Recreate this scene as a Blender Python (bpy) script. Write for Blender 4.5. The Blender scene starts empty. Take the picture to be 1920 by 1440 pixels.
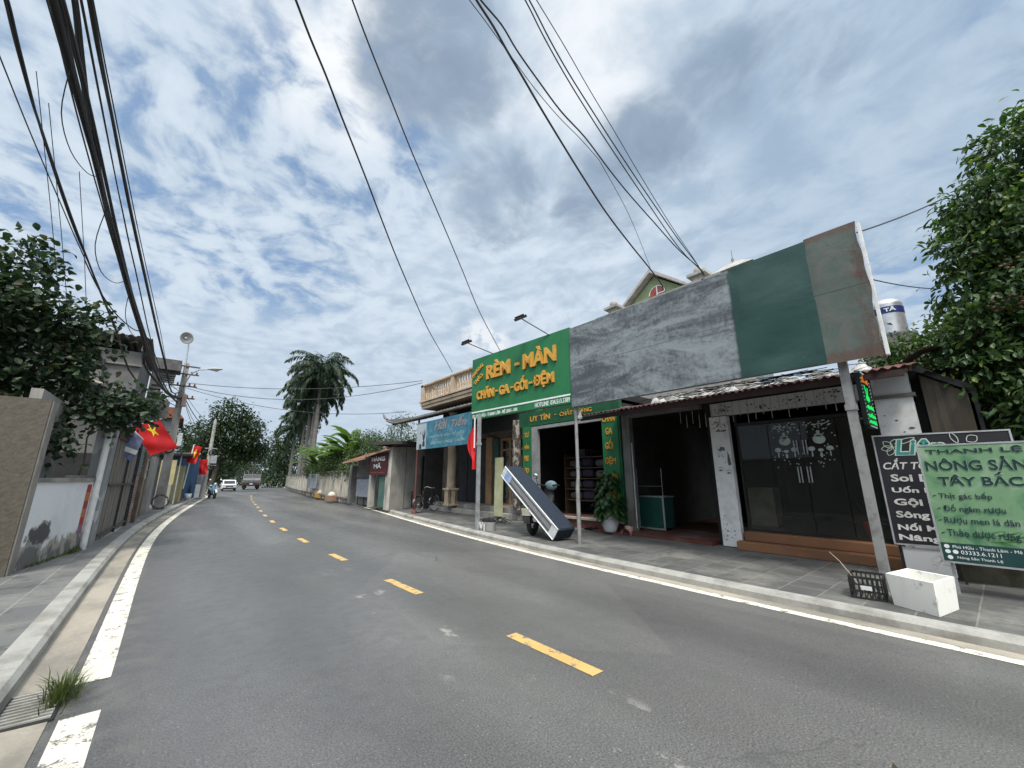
import bpy, math, random
import numpy as np
from mathutils import Vector, Matrix
random.seed(7); rng = np.random.default_rng(11)
R = math.radians
SC = bpy.context.scene; COL = SC.collection

# ------------------------------------------------------------------ camera
cam_d = bpy.data.cameras.new('camera'); cam = bpy.data.objects.new('camera', cam_d); COL.objects.link(cam)
cam_d.sensor_width = 36.0; cam_d.lens = 740.0 / 1920.0 * 36.0
cam_d.clip_start = 0.05; cam_d.clip_end = 3000
cam.location = (0, 0, 1.5)
cam.rotation_euler = (R(90) + math.atan(177.0 / 740.0), 0, -R(39.56))
SC.camera = cam
SC.view_settings.view_transform = 'Standard'; SC.view_settings.look = 'None'
SC.view_settings.exposure = 0.0; SC.view_settings.gamma = 1.0

# ------------------------------------------------------------------ node helpers
def nd(nt, typ, ins=None, **props):
    n = nt.nodes.new(typ)
    for k, v in props.items(): setattr(n, k, v)
    for k, v in (ins or {}).items():
        s = n.inputs[k]
        if isinstance(v, bpy.types.NodeSocket): nt.links.new(v, s)
        elif isinstance(v, bpy.types.Node): nt.links.new(v.outputs[0], s)
        else: s.default_value = v
    return n
def c4(c): return (c[0], c[1], c[2], 1.0)
def mth(nt, op, a, b=0.0, clamp=False):
    return nd(nt, 'ShaderNodeMath', {0: a, 1: b}, operation=op, use_clamp=clamp).outputs[0]
def vmth(nt, op, a, b=(0, 0, 0)):
    n = nd(nt, 'ShaderNodeVectorMath', {0: a, 1: b}, operation=op)
    return n.outputs['Value'] if op == 'DOT_PRODUCT' else n.outputs[0]
def step(nt, v, a, b, lo=0.0, hi=1.0):
    return nd(nt, 'ShaderNodeMapRange', {'Value': v, 'From Min': a, 'From Max': b, 'To Min': lo, 'To Max': hi},
              interpolation_type='SMOOTHSTEP').outputs['Result']
def mixc(nt, f, a, b, blend='MIX'):
    n = nt.nodes.new('ShaderNodeMix'); n.data_type = 'RGBA'; n.blend_type = blend
    for i, v in ((0, f), (6, a), (7, b)):
        if isinstance(v, bpy.types.NodeSocket): nt.links.new(v, n.inputs[i])
        elif i == 0: n.inputs[0].default_value = v
        else: n.inputs[i].default_value = c4(v)
    return n.outputs[2]
def noise(nt, vec, scale, detail=4.0, rough=0.55, dist=0.0):
    return nd(nt, 'ShaderNodeTexNoise', {'Vector': vec, 'Scale': scale, 'Detail': detail, 'Roughness': rough, 'Distortion': dist}).outputs[0]
def scalev(nt, vec, s):
    return nd(nt, 'ShaderNodeVectorMath', {0: vec, 1: s}, operation='MULTIPLY').outputs[0]

# ------------------------------------------------------------------ sky and sun
SUN_EL, SUN_AZ = R(60), R(216)          # high sun behind thin cloud, a little behind the camera, over the left side of the street
w = bpy.data.worlds.new('World'); SC.world = w; w.use_nodes = True
nt = w.node_tree; nt.nodes.clear()
tc = nd(nt, 'ShaderNodeTexCoord').outputs['Generated']
sky = nd(nt, 'ShaderNodeTexSky', sky_type='NISHITA', sun_disc=False, sun_elevation=SUN_EL, sun_rotation=SUN_AZ,
         air_density=1.0, dust_density=1.5, ozone_density=2.0)
sep = nd(nt, 'ShaderNodeSeparateXYZ', {0: tc})
dz = mth(nt, 'MAXIMUM', mth(nt, 'ADD', sep.outputs[2], 0.10), 0.04)
pl = nd(nt, 'ShaderNodeCombineXYZ', {0: mth(nt, 'DIVIDE', sep.outputs[0], dz), 1: mth(nt, 'DIVIDE', sep.outputs[1], dz), 2: 0.0}).outputs[0]
warp = nd(nt, 'ShaderNodeTexNoise', {'Vector': pl, 'Scale': 1.6, 'Detail': 3.0})
plw = nd(nt, 'ShaderNodeVectorMath', {0: pl, 1: scalev(nt, warp.outputs['Color'], (0.35, 0.35, 0.0))}, operation='ADD').outputs[0]
big = noise(nt, plw, 1.1, 6, 0.55)
puff = noise(nt, plw, 3.6, 7, 0.56, 0.25)
fine = noise(nt, plw, 15.0, 7, 0.62, 0.25)
cell = noise(nt, scalev(nt, plw, (1.0, .75, 1.0)), 8.5, 7, 0.56, 0.15)
def lobe(d, inner, outer):
    v = Vector(d).normalized()
    return step(nt, vmth(nt, 'DOT_PRODUCT', tc, tuple(v)), math.cos(R(outer)), math.cos(R(inner)))
DK = [((.28, .55, .79), 2, 13, 1.0), ((.24, .54, .81), 1, 9, .9), ((.46, .62, .63), 2, 10, .95), ((.66, .34, .67), 1, 9, .85), ((.64, .47, .60), 2, 9, .8), ((.66, .20, .73), 1, 8, .85),
      ((.70, .08, .70), 1, 8, .6), ((.80, -.12, .60), 2, 9, .25), ((-.3, -.6, .75), 10, 40, .6)]
dark = None
for d, i, o, s in DK:
    l = mth(nt, 'MULTIPLY', lobe(d, i, o), s)
    dark = l if dark is None else mth(nt, 'MAXIMUM', dark, l)
edge = mth(nt, 'ADD', mth(nt, 'MULTIPLY', big, .40), mth(nt, 'ADD', mth(nt, 'MULTIPLY', puff, .40), mth(nt, 'MULTIPLY', fine, .2)))
dark = step(nt, mth(nt, 'ADD', dark, mth(nt, 'MULTIPLY', mth(nt, 'SUBTRACT', edge, .5), 4.2)), .30, 1.15)
BL = [((.12, .75, .65), 3, 16, 1.0), ((.21, .72, .66), 2, 12, 1.0), ((-.09, .81, .58), 3, 15, .9), ((-.22, .86, .46), 4, 15, 1.0), ((.06, .89, .44), 2, 10, .95), ((.14, .89, .44), 2, 9, .9),
      ((-.12, .89, .43), 3, 12, .9), ((.8, -.12, .6), 1, 5, .55), ((.72, .03, .69), 1, 4, .7), ((.95, .06, .29), 2, 9, .8), ((-.5, .2, .8), 10, 45, .5), ((-.75, -.4, .5), 10, 50, .7)]
bl = None
for d, i, o, s in BL:
    l = mth(nt, 'MULTIPLY', lobe(d, i, o), s)
    bl = l if bl is None else mth(nt, 'MAXIMUM', bl, l)
gap = step(nt, mth(nt, 'ADD', mth(nt, 'MULTIPLY', cell, 0.50), mth(nt, 'ADD', mth(nt, 'MULTIPLY', fine, 0.2), mth(nt, 'MULTIPLY', puff, 0.3))), 0.385, 0.53, .88, 0.0)
gap = mth(nt, 'MULTIPLY', gap, bl, clamp=True)
blue = mixc(nt, 0.55, mixc(nt, 1.0, sky.outputs[0], (1.0, 1.3, 1.6), 'MULTIPLY'), (2.6, 4.2, 6.6))
K = 10.0
def kc(c): return tuple(K * v for v in c)
tone = step(nt, mth(nt, 'ADD', mth(nt, 'MULTIPLY', cell, 0.5), mth(nt, 'MULTIPLY', puff, 0.5)), 0.36, 0.62)
cl = mixc(nt, tone, kc((.47, .585, .715)), kc((.69, .79, .90)))
for d, i, o, s in (((.49, .35, .80), 2, 11, .8), ((.12, .63, .77), 2, 12, 1.0), ((.40, .50, .77), 1, 6, .5)):
    cl = mixc(nt, mth(nt, 'MULTIPLY', mth(nt, 'MULTIPLY', lobe(d, i, o), s), step(nt, puff, .3, .6)), cl, kc((.97, 1.0, 1.03)))
cl = mixc(nt, lobe((.84, .02, .58), 8, 26), cl, mixc(nt, tone, kc((.37, .49, .64)), kc((.52, .64, .77))))
cl = mixc(nt, mth(nt, 'MULTIPLY', dark, .92), cl, mixc(nt, step(nt, fine, .3, .7), kc((.225, .31, .43)), kc((.29, .385, .51))))
col = mixc(nt, gap, cl, blue)
hz = step(nt, sep.outputs[2], 0.0, 0.44, 1.0, 0.0)
col = mixc(nt, mth(nt, 'MULTIPLY', hz, 0.88), col, kc((.54, .65, .785)))
for d, i, o in (((.53, .77, .35), 0.3, 3.0), ((.57, .75, .335), 0.2, 2.2)):      # small bright cumulus heads low over the shops
    m = mth(nt, 'MULTIPLY', lobe(d, i, o), step(nt, noise(nt, tc, 26, 6, 0.6), 0.38, 0.52), clamp=True)
    col = mixc(nt, mth(nt, 'MULTIPLY', m, .85), col, kc((.90, .93, .97)))
_sd = (math.sin(SUN_AZ) * math.cos(SUN_EL), math.cos(SUN_AZ) * math.cos(SUN_EL), math.sin(SUN_EL))
gl = mth(nt, 'ADD', mth(nt, 'MULTIPLY', lobe(_sd, 4, 60), 3.0), 1.0)      # added glow: unseen sky around the sun brightened to lift shaded surfaces
col = mixc(nt, mth(nt, 'MULTIPLY', lobe(_sd, 4, 55), .8), col, kc((.80, .78, .72)))  # warm tint for the same added out-of-view glow
col = nd(nt, 'ShaderNodeVectorMath', {0: col, 3: gl}, operation='SCALE').outputs[0]
bg = nd(nt, 'ShaderNodeBackground', {'Color': col, 'Strength': 0.1})
nt.links.new(bg.outputs[0], nd(nt, 'ShaderNodeOutputWorld').inputs[0])

sd = bpy.data.lights.new('sun', 'SUN'); sd.energy = 3.2; sd.angle = R(12); sd.color = (1.0, 0.95, 0.87)
sun = bpy.data.objects.new('sun', sd); COL.objects.link(sun)
_dir = Vector((math.sin(SUN_AZ) * math.cos(SUN_EL), math.cos(SUN_AZ) * math.cos(SUN_EL), math.sin(SUN_EL)))
sun.rotation_euler = _dir.to_track_quat('Z', 'Y').to_euler(); sun.location = (0, 0, 30)

# ------------------------------------------------------------------ materials
MATS = {}
def newmat(name):
    m = bpy.data.materials.new(name); m.use_nodes = True; m.node_tree.nodes.clear(); MATS[name] = m
    return m, m.node_tree
def finish(nt, shader):
    nt.links.new(shader.outputs[0], nd(nt, 'ShaderNodeOutputMaterial').inputs[0])
def princ(nt, col, rough=.8, metal=0.0, spec=.35, bump=None, bstr=.3, bdist=.01, **kw):
    ins = {'Base Color': col if isinstance(col, bpy.types.NodeSocket) else c4(col), 'Roughness': rough, 'Metallic': metal, 'Specular IOR Level': spec}
    ins.update(kw)
    if bump is not None:
        ins['Normal'] = nd(nt, 'ShaderNodeBump', {'Height': bump, 'Strength': bstr, 'Distance': bdist}).outputs[0]
    return nd(nt, 'ShaderNodeBsdfPrincipled', ins)
def M(name, col, rough=.8, col2=None, scale=3.0, amt=(.35, .7), stretch=(1, 1, 1), fine=.12, fscale=60, metal=0.0, spec=.35, bump=.15, bdist=.006, streak=None):
    """general weathered surface: two tones in patches, a fine grain, optional vertical streaks"""
    if name in MATS: return MATS[name]
    m, nt = newmat(name)
    oc = nd(nt, 'ShaderNodeTexCoord').outputs['Object']
    rnd = nd(nt, 'ShaderNodeObjectInfo').outputs['Random']
    oc = nd(nt, 'ShaderNodeVectorMath', {0: oc, 1: mth(nt, 'MULTIPLY', rnd, 37.0)}, operation='ADD').outputs[0]
    col2 = col2 or tuple(v * .72 for v in col)
    n1 = noise(nt, scalev(nt, oc, stretch), scale, 6, .6)
    c = mixc(nt, step(nt, n1, amt[0], amt[1]), col, col2)
    if streak:
        sc, st, sm = streak
        s = noise(nt, scalev(nt, oc, (1, 1, .09)), st, 5, .65)
        c = mixc(nt, mth(nt, 'MULTIPLY', step(nt, s, .5, .75), sm), c, sc)
    n2 = noise(nt, oc, fscale, 3, .6)
    c = mixc(nt, 1.0, c, mixc(nt, n2, (1 - fine,) * 3, (1 + fine,) * 3), 'MULTIPLY')
    finish(nt, princ(nt, c, rough, metal, spec, n2 if bump else None, bump, bdist))
    return m
def leafmat(name, ca, cb, cc=None, trans=.25, rough=.45):
    m, nt = newmat(name)
    rp = nd(nt, 'ShaderNodeNewGeometry').outputs['Random Per Island']
    c = mixc(nt, step(nt, rp, .1, .9), ca, cb)
    if cc: c = mixc(nt, step(nt, rp, .93, .95), c, cc)
    p = princ(nt, c, rough, 0, .4)
    t = nd(nt, 'ShaderNodeBsdfTranslucent', {'Color': mixc(nt, 1.0, c, (1.3, 1.5, .7), 'MULTIPLY')})
    mx = nd(nt, 'ShaderNodeMixShader', {0: trans, 1: p.outputs[0], 2: t.outputs[0]})
    finish(nt, mx); return m

def asphalt():
    m, nt = newmat('asphalt')
    oc = nd(nt, 'ShaderNodeTexCoord').outputs['Object']
    sp = nd(nt, 'ShaderNodeSeparateXYZ', {0: oc})
    big = noise(nt, scalev(nt, oc, (1, .35, 1)), .55, 4, .6)
    mid = noise(nt, oc, 5, 5, .65)
    grain = noise(nt, oc, 75, 4, .75)
    g2 = noise(nt, oc, 330, 2, .6)
    c = mixc(nt, step(nt, big, .3, .7), (.100, .100, .098), (.137, .136, .132))
    c = mixc(nt, mth(nt, 'MULTIPLY', step(nt, mid, .45, .75), .5), c, (.088, .086, .083))
    c = mixc(nt, 1.0, c, mixc(nt, step(nt, grain, .30, .70), (.46,) * 3, (1.52,) * 3), 'MULTIPLY')
    c = mixc(nt, 1.0, c, mixc(nt, step(nt, g2, .25, .75), (.66,) * 3, (1.34,) * 3), 'MULTIPLY')
    vo = nd(nt, 'ShaderNodeTexVoronoi', {'Vector': oc, 'Scale': 34.0, 'Randomness': 1.0})
    ch = mth(nt, 'MULTIPLY', step(nt, vo.outputs['Distance'], .10, .20, 1, 0), step(nt, nd(nt, 'ShaderNodeSeparateColor', {0: vo.outputs['Color']}).outputs[0], .80, .86))
    c = mixc(nt, mth(nt, 'MULTIPLY', ch, .75), c, (.34, .335, .32))
    v2 = nd(nt, 'ShaderNodeTexVoronoi', {'Vector': oc, 'Scale': 9.0, 'Randomness': 1.0})
    dk = mth(nt, 'MULTIPLY', step(nt, v2.outputs['Distance'], .06, .12, 1, 0), step(nt, nd(nt, 'ShaderNodeSeparateColor', {0: v2.outputs['Color']}).outputs[1], .78, .82))
    c = mixc(nt, mth(nt, 'MULTIPLY', dk, .7), c, (.05, .05, .05))
    # faint wheel tracks, patched areas, hairline cracks and dusty edges
    tr = mth(nt, 'MULTIPLY', mth(nt, 'SINE', mth(nt, 'MULTIPLY', mth(nt, 'ADD', sp.outputs[0], -.2), 4.1)), .5)
    c = mixc(nt, 1.0, c, mixc(nt, step(nt, mth(nt, 'ADD', tr, mth(nt, 'MULTIPLY', big, .8)), -.2, 1.0), (.90,) * 3, (1.07,) * 3), 'MULTIPLY')
    pv = nd(nt, 'ShaderNodeTexVoronoi', {'Vector': scalev(nt, oc, (.45, .22, 1)), 'Scale': 1.0, 'Randomness': .9}).outputs['Color']
    c = mixc(nt, 1.0, c, mixc(nt, nd(nt, 'ShaderNodeSeparateColor', {0: pv}).outputs[0], (.90, .90, .91), (1.08, 1.08, 1.07)), 'MULTIPLY')
    cw = nd(nt, 'ShaderNodeVectorMath', {0: oc, 1: scalev(nt, nd(nt, 'ShaderNodeTexNoise', {'Vector': oc, 'Scale': 1.8, 'Detail': 6.0}).outputs['Color'], (.9, .9, 0))}, operation='ADD').outputs[0]
    ce = nd(nt, 'ShaderNodeTexVoronoi', {'Vector': cw, 'Scale': .42, 'Randomness': 1.0}, feature='DISTANCE_TO_EDGE').outputs['Distance']
    c = mixc(nt, mth(nt, 'MULTIPLY', step(nt, ce, .002, .007, 1, 0), mth(nt, 'MULTIPLY', step(nt, big, .48, .62), .6)), c, (.07, .07, .07))
    edge = mth(nt, 'MAXIMUM', step(nt, sp.outputs[0], .55, -.2), step(nt, sp.outputs[0], 5.25, 5.95))
    c = mixc(nt, mth(nt, 'MULTIPLY', mth(nt, 'MULTIPLY', edge, step(nt, sp.outputs[1], 12, 6, 0, 1)), step(nt, mid, .40, .68, 0, .32)), c, (.24, .23, .205))
    st = noise(nt, oc, 1.1, 7, .7, 1.0)
    c = mixc(nt, step(nt, st, .64, .72, 0, .35), c, (.075, .075, .075))
    # chalky scuffs beside the centre line
    pz = noise(nt, scalev(nt, oc, (1, .55, 1)), 3.1, 6, .68)
    band = mth(nt, 'MULTIPLY', step(nt, sp.outputs[0], 1.7, 2.1), step(nt, sp.outputs[0], 2.55, 2.75, 1, 0))
    band = mth(nt, 'MULTIPLY', band, step(nt, sp.outputs[1], 9, 4.6, 0.0, 1.0))
    c = mixc(nt, mth(nt, 'MULTIPLY', mth(nt, 'MULTIPLY', band, step(nt, pz, .60, .68)), .55), c, (.42, .40, .37))
    h = mth(nt, 'ADD', mth(nt, 'MULTIPLY', grain, .6), mth(nt, 'MULTIPLY', g2, .4))
    finish(nt, princ(nt, c, step(nt, mid, .3, .7, .36, .52), 0, .55, h, .32, .004))
    return m
def paving(name, ca, cb, mortar, bw, rh, rot=0.0, off=.5):
    m, nt = newmat(name)
    oc = nd(nt, 'ShaderNodeTexCoord').outputs['Object']
    if rot: oc = nd(nt, 'ShaderNodeVectorRotate', {'Vector': oc, 'Angle': rot}).outputs[0]
    wob = nd(nt, 'ShaderNodeTexNoise', {'Vector': oc, 'Scale': 2.2, 'Detail': 2.0}).outputs['Color']
    ocw = nd(nt, 'ShaderNodeVectorMath', {0: oc, 1: scalev(nt, wob, (.012, .012, 0))}, operation='ADD').outputs[0]
    br = nd(nt, 'ShaderNodeTexBrick', {'Vector': ocw, 'Color1': c4(ca), 'Color2': c4(cb), 'Mortar': c4(mortar), 'Scale': 1.0, 'Mortar Size': .010,
            'Mortar Smooth': .3, 'Bias': 0.0, 'Brick Width': bw, 'Row Height': rh}, offset=off)
    n = noise(nt, oc, 1.3, 6, .62); f = noise(nt, oc, 55, 3, .6)
    c = mixc(nt, mth(nt, 'MULTIPLY', step(nt, n, .45, .72), .45), br.outputs['Color'], (.27, .262, .235))
    c = mixc(nt, mth(nt, 'MULTIPLY', step(nt, noise(nt, oc, 4, 6, .68), .46, .70), .7), c, (.062, .062, .058))
    c = mixc(nt, 1.0, c, mixc(nt, f, (.8,) * 3, (1.2,) * 3), 'MULTIPLY')
    h = mth(nt, 'ADD', mth(nt, 'MULTIPLY', br.outputs['Fac'], -1.0), mth(nt, 'MULTIPLY', f, .25))
    finish(nt, princ(nt, c, .75, 0, .3, h, .5, .006)); return m
def paint_line(name, col, wear):
    m, nt = newmat(name)
    oc = nd(nt, 'ShaderNodeTexCoord').outputs['Object']
    n = noise(nt, oc, 7, 7, .68); f = noise(nt, oc, 80, 3, .6)
    c = mixc(nt, mth(nt, 'MULTIPLY', step(nt, noise(nt, scalev(nt, oc, (1, .4, 1)), 3, 5, .6), .45, .75), .45), col, tuple(v * .72 for v in col))
    c = mixc(nt, step(nt, mth(nt, 'ADD', mth(nt, 'MULTIPLY', n, .7), mth(nt, 'MULTIPLY', f, .3)), wear, wear + .06), c, (.16, .158, .15))
    finish(nt, princ(nt, c, .7, 0, .3, f, .3, .004)); return m

A = asphalt()
TILE_R = paving('pavement_tiles', (.076, .078, .077), (.126, .127, .122), (.18, .176, .162), .42, .42, 0.0)
TILE_L = paving('pavement_tiles_worn', (.115, .118, .12), (.155, .158, .158), (.25, .245, .23), .40, .80, 0.0, 0.0)
REDTILE = paving('red_floor_tiles', (.10, .030, .022), (.12, .038, .028), (.06, .045, .04), .3, .3, 0, 0)
WHITE_LINE = paint_line('white_road_paint', (.72, .68, .58), .53)
YELLOW_LINE = paint_line('yellow_road_paint', (.58, .38, .14), .525)
KERB = M('kerb_concrete', (.36, .355, .33), .85, (.22, .215, .195), 2.2, (.40, .68), (1, 1, 1), .18, 40, bump=.4)
GUTTER = M('gutter_concrete', (.36, .325, .27), .9, (.20, .185, .16), 1.6, (.35, .65), (1, .5, 1), .2, 35, bump=.5)
GROUND = M('bare_ground', (.12, .11, .085), .95, (.08, .085, .05), .4, bump=.3)
CONC = M('weathered_concrete', (.33, .32, .295), .9, (.19, .185, .17), 1.3, (.38, .66), (1, 1, .6), .14, 40, streak=((.09, .09, .08), 5, .55))
CONC_D = M('dark_concrete', (.19, .185, .175), .9, (.11, .108, .10), 1.6, (.35, .7), fine=.15, streak=((.06, .06, .055), 6, .5))
CONC_L = M('pale_concrete', (.42, .41, .37), .9, (.27, .26, .235), 1.2, (.35, .7), fine=.12, streak=((.14, .135, .12), 5, .5))
CREAM = M('cream_render', (.50, .40, .29), .8, (.34, .27, .20), 1.5, (.4, .75), streak=((.22, .17, .12), 6, .55))
TAN = M('tan_painted_wood', (.34, .23, .13), .6, (.24, .16, .09), 4)
STEEL = M('painted_steel_post', (.26, .265, .26), .6, (.16, .155, .15), 7, (.45, .75), metal=.2)
GALV = M('galvanised_steel', (.46, .48, .49), .5, (.33, .34, .35), 6, metal=.5)
RUSTY = M('rusty_iron', (.12, .065, .045), .85, (.07, .045, .035), 9)
REDPOST = M('red_oxide_steel', (.13, .045, .04), .7, (.085, .035, .03), 6)
BLACK = M('black_plastic', (.018, .018, .02), .5, (.03, .03, .03), 8)
CABLE = M('cable_rubber', (.06, .06, .063), .6, (.05, .05, .05), 4)
RUBBER = M('tyre_rubber', (.022, .022, .023), .85, (.035, .034, .032), 20)
CHROME = M('chrome', (.7, .71, .73), .18, (.6, .6, .6), 4, metal=1.0, bump=0)
DARKMETAL = M('dark_metal', (.06, .06, .062), .5, (.035, .035, .035), 8, metal=.5)
WHITEP = M('white_paint', (.74, .75, .75), .5, (.62, .63, .63), 4)
OFFWHITE = M('dirty_white', (.72, .73, .73), .6, (.56, .56, .55), 5, (.4, .75))
FOAM = M('white_foam', (.80, .79, .74), .9, (.50, .48, .41), 9, (.58, .72), fine=.06, fscale=150, streak=((.45, .42, .36), 9, .2), bump=.2)
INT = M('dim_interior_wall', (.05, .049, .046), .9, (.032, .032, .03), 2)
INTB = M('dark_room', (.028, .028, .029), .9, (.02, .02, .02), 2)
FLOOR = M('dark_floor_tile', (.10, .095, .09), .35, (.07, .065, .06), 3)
GREEN = M('shop_green', (.022, .16, .062), .55, (.017, .13, .05), 2.2, (.4, .7), fine=.05, bump=.05)
GREEN_D = M('deep_green_paint', (.015, .10, .045), .6, (.012, .07, .035), 3, fine=.06, bump=.05)
YEL = M('gold_lettering', (.62, .33, .055), .5, (.50, .25, .04), 8, bump=.05)
YEL_E = M('lettering_side', (.36, .18, .04), .6)
WHT = M('white_lettering', (.74, .78, .76), .5, (.66, .70, .69), 6, bump=.03)
ORANGE = M('orange_wood_step', (.25, .122, .062), .6, (.16, .082, .048), 1.5, (.35, .7), (6, .5, 1), .16, 50)
TERRA = M('terracotta_tile', (.24, .085, .05), .85, (.15, .06, .04), 5, (.4, .7), streak=((.10, .05, .04), 7, .5))
RED = M('flag_red', (.55, .012, .014), .7, (.42, .010, .012), 2, fine=.05, bump=.05)
STAR = M('flag_yellow', (.85, .60, .03), .7, (.80, .55, .03), 5, bump=.03)
BARK = M('tree_bark', (.085, .065, .045), .95, (.05, .04, .03), 9, (.35, .7), (1, 1, .3), .2, 30, bump=.7, bdist=.02)
PALMBARK = M('palm_trunk', (.20, .185, .165), .9, (.12, .11, .10), 4, (.35, .7), (.3, .3, 3), .15)
LEAF_A = leafmat('broad_leaves', (.020, .040, .020), (.046, .076, .038), (.085, .085, .04))
LEAF_B = leafmat('longan_leaves', (.030, .068, .022), (.075, .13, .040), (.17, .22, .04), .3)
LEAF_C = leafmat('far_leaves', (.018, .038, .015), (.045, .072, .026))
LEAF_P = leafmat('palm_leaves', (.020, .042, .024), (.046, .072, .040), None, .2)
LEAF_N = leafmat('banana_leaves', (.06, .115, .030), (.11, .17, .050), (.17, .13, .05), .35)
LEAF_H = leafmat('hedge_leaves', (.030, .065, .018), (.075, .115, .035), (.12, .14, .05))
LEAF_S = leafmat('pot_plant_leaves', (.020, .055, .018), (.040, .085, .026))
FRUIT = M('fruit_brown', (.16, .11, .05), .8, (.12, .08, .04), 20)
GRASSM = leafmat('grass_blades', (.06, .09, .025), (.12, .15, .05))
def glassmat(name, tint, refl=1.45, dirt=.03):
    m, nt = newmat(name)
    fr = mth(nt, 'MULTIPLY', nd(nt, 'ShaderNodeFresnel', {'IOR': refl}).outputs[0], .55)
    t = nd(nt, 'ShaderNodeBsdfTransparent', {'Color': c4(tint)})
    g = nd(nt, 'ShaderNodeBsdfGlossy', {'Color': (.9, .93, .95, 1), 'Roughness': .03})
    d = nd(nt, 'ShaderNodeBsdfDiffuse', {'Color': (.4, .42, .42, 1)})
    a = nd(nt, 'ShaderNodeMixShader', {0: mth(nt, 'MULTIPLY', fr, .9), 1: t.outputs[0], 2: g.outputs[0]})
    b = nd(nt, 'ShaderNodeMixShader', {0: dirt, 1: a.outputs[0], 2: d.outputs[0]})
    finish(nt, b); return m
GLASS = glassmat('door_glass', (.80, .78, .72))
CARGLASS = M('car_glass', (.02, .022, .025), .08, (.03, .03, .03), 2, spec=.6, bump=0)
def emit(name, c, s):
    m, nt = newmat(name); finish(nt, nd(nt, 'ShaderNodeEmission', {'Color': c4(c), 'Strength': s})); return m
LEDG = emit('green_led', (.02, .95, .16), 1.0); LEDO = emit('orange_led', (.95, .22, .03), .8); LEDW = emit('white_led', (.55, .9, .8), .7)

# special surfaces -------------------------------------------------
def peeling_wall():
    m, nt = newmat('peeling_white_wall')
    oc = nd(nt, 'ShaderNodeTexCoord').outputs['Object']; z = nd(nt, 'ShaderNodeSeparateXYZ', {0: oc}).outputs[2]
    sc = scalev(nt, oc, (1, 1, .6))
    n = noise(nt, sc, 2.6, 7, .62); f = noise(nt, oc, 30, 4, .6)
    white = mixc(nt, step(nt, noise(nt, oc, 1.3, 5, .6), .4, .75), (.76, .77, .78), (.62, .635, .65))
    low = mth(nt, 'ADD', n, step(nt, z, 0.0, .75, .30, -.10))
    c = mixc(nt, step(nt, low, .60, .66), white, (.36, .34, .30))
    c = mixc(nt, step(nt, low, .72, .76), c, (.17, .165, .155))
    vg = noise(nt, scalev(nt, oc, (1, 1, .35)), 9, 5, .6)
    c = mixc(nt, mth(nt, 'MULTIPLY', step(nt, vg, .55, .7), step(nt, z, .1, .6, .7, 0)), c, (.10, .11, .09))
    sp = nd(nt, 'ShaderNodeVectorMath', {0: oc, 1: (0, -.55, -.47)}, operation='ADD').outputs[0]
    dd = nd(nt, 'ShaderNodeVectorMath', {0: scalev(nt, sp, (0, .75, 1.4))}, operation='LENGTH').outputs['Value']
    hole = mth(nt, 'ADD', dd, mth(nt, 'MULTIPLY', noise(nt, oc, 4.5, 4, .55), .55))
    c = mixc(nt, step(nt, hole, .53, .545, 1, 0), c, (.30, .29, .28)); c = mixc(nt, step(nt, hole, .48, .50, 1, 0), c, (.095, .09, .09))
    c = mixc(nt, 1.0, c, mixc(nt, f, (.9,) * 3, (1.08,) * 3), 'MULTIPLY')
    finish(nt, princ(nt, c, .85, 0, .3, mth(nt, 'MULTIPLY', step(nt, low, .60, .66), -1.0), .5, .01)); return m
PEEL = peeling_wall()
def granite():
    m, nt = newmat('brown_stone_cladding')
    oc = nd(nt, 'ShaderNodeTexCoord').outputs['Object']
    rt = nd(nt, 'ShaderNodeVectorRotate', {'Vector': oc, 'Angle': .5, 'Axis': (0, 1, 0)}).outputs[0]
    n = noise(nt, scalev(nt, rt, (1, 1, 1.9)), 11, 8, .76, .8); f = noise(nt, oc, 45, 4, .65)
    c = mixc(nt, step(nt, n, .34, .66), (.15, .13, .103), (.088, .078, .063))
    c = mixc(nt, mth(nt, 'MULTIPLY', step(nt, noise(nt, scalev(nt, rt, (1, 1, 5)), 8, 6, .7, 2.0), .60, .72), .6), c, (.36, .30, .22))
    c = mixc(nt, 1.0, c, mixc(nt, f, (.75,) * 3, (1.25,) * 3), 'MULTIPLY')
    finish(nt, princ(nt, c, .5, 0, .35, f, .15, .004)); return m
STONE = granite()
def tarp():
    m, nt = newmat('grey_stained_sheet')
    oc = nd(nt, 'ShaderNodeTexCoord').outputs['Object']; z = nd(nt, 'ShaderNodeSeparateXYZ', {0: oc}).outputs[2]
    hz_ = scalev(nt, oc, (1, .42, 1.3)); vt = scalev(nt, oc, (1, 1.0, .12))
    n1 = noise(nt, hz_, 1.5, 7, .68, .7); n2 = noise(nt, vt, 8, 6, .7); n3 = noise(nt, oc, 16, 5, .65)
    a = step(nt, mth(nt, 'ADD', mth(nt, 'MULTIPLY', n1, .75), mth(nt, 'MULTIPLY', n3, .25)), .40, .60)
    c = mixc(nt, a, (.235, .268, .28), (.075, .085, .095))
    c = mixc(nt, mth(nt, 'MULTIPLY', mth(nt, 'MULTIPLY', step(nt, n2, .50, .72), step(nt, n1, .35, .62)), .75), c, (.05, .057, .066))
    c = mixc(nt, mth(nt, 'MULTIPLY', step(nt, noise(nt, scalev(nt, oc, (1, .6, 2.2)), 2.3, 6, .7, .8), .58, .74), .55), c, (.30, .335, .35))
    c = mixc(nt, step(nt, mth(nt, 'ABSOLUTE', mth(nt, 'SUBTRACT', z, .93)), .004, .010, .6, 0), c, (.05, .055, .06))
    finish(nt, princ(nt, c, .55, 0, .3, n1, .35, .05)); return m
TARP = tarp()
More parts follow.
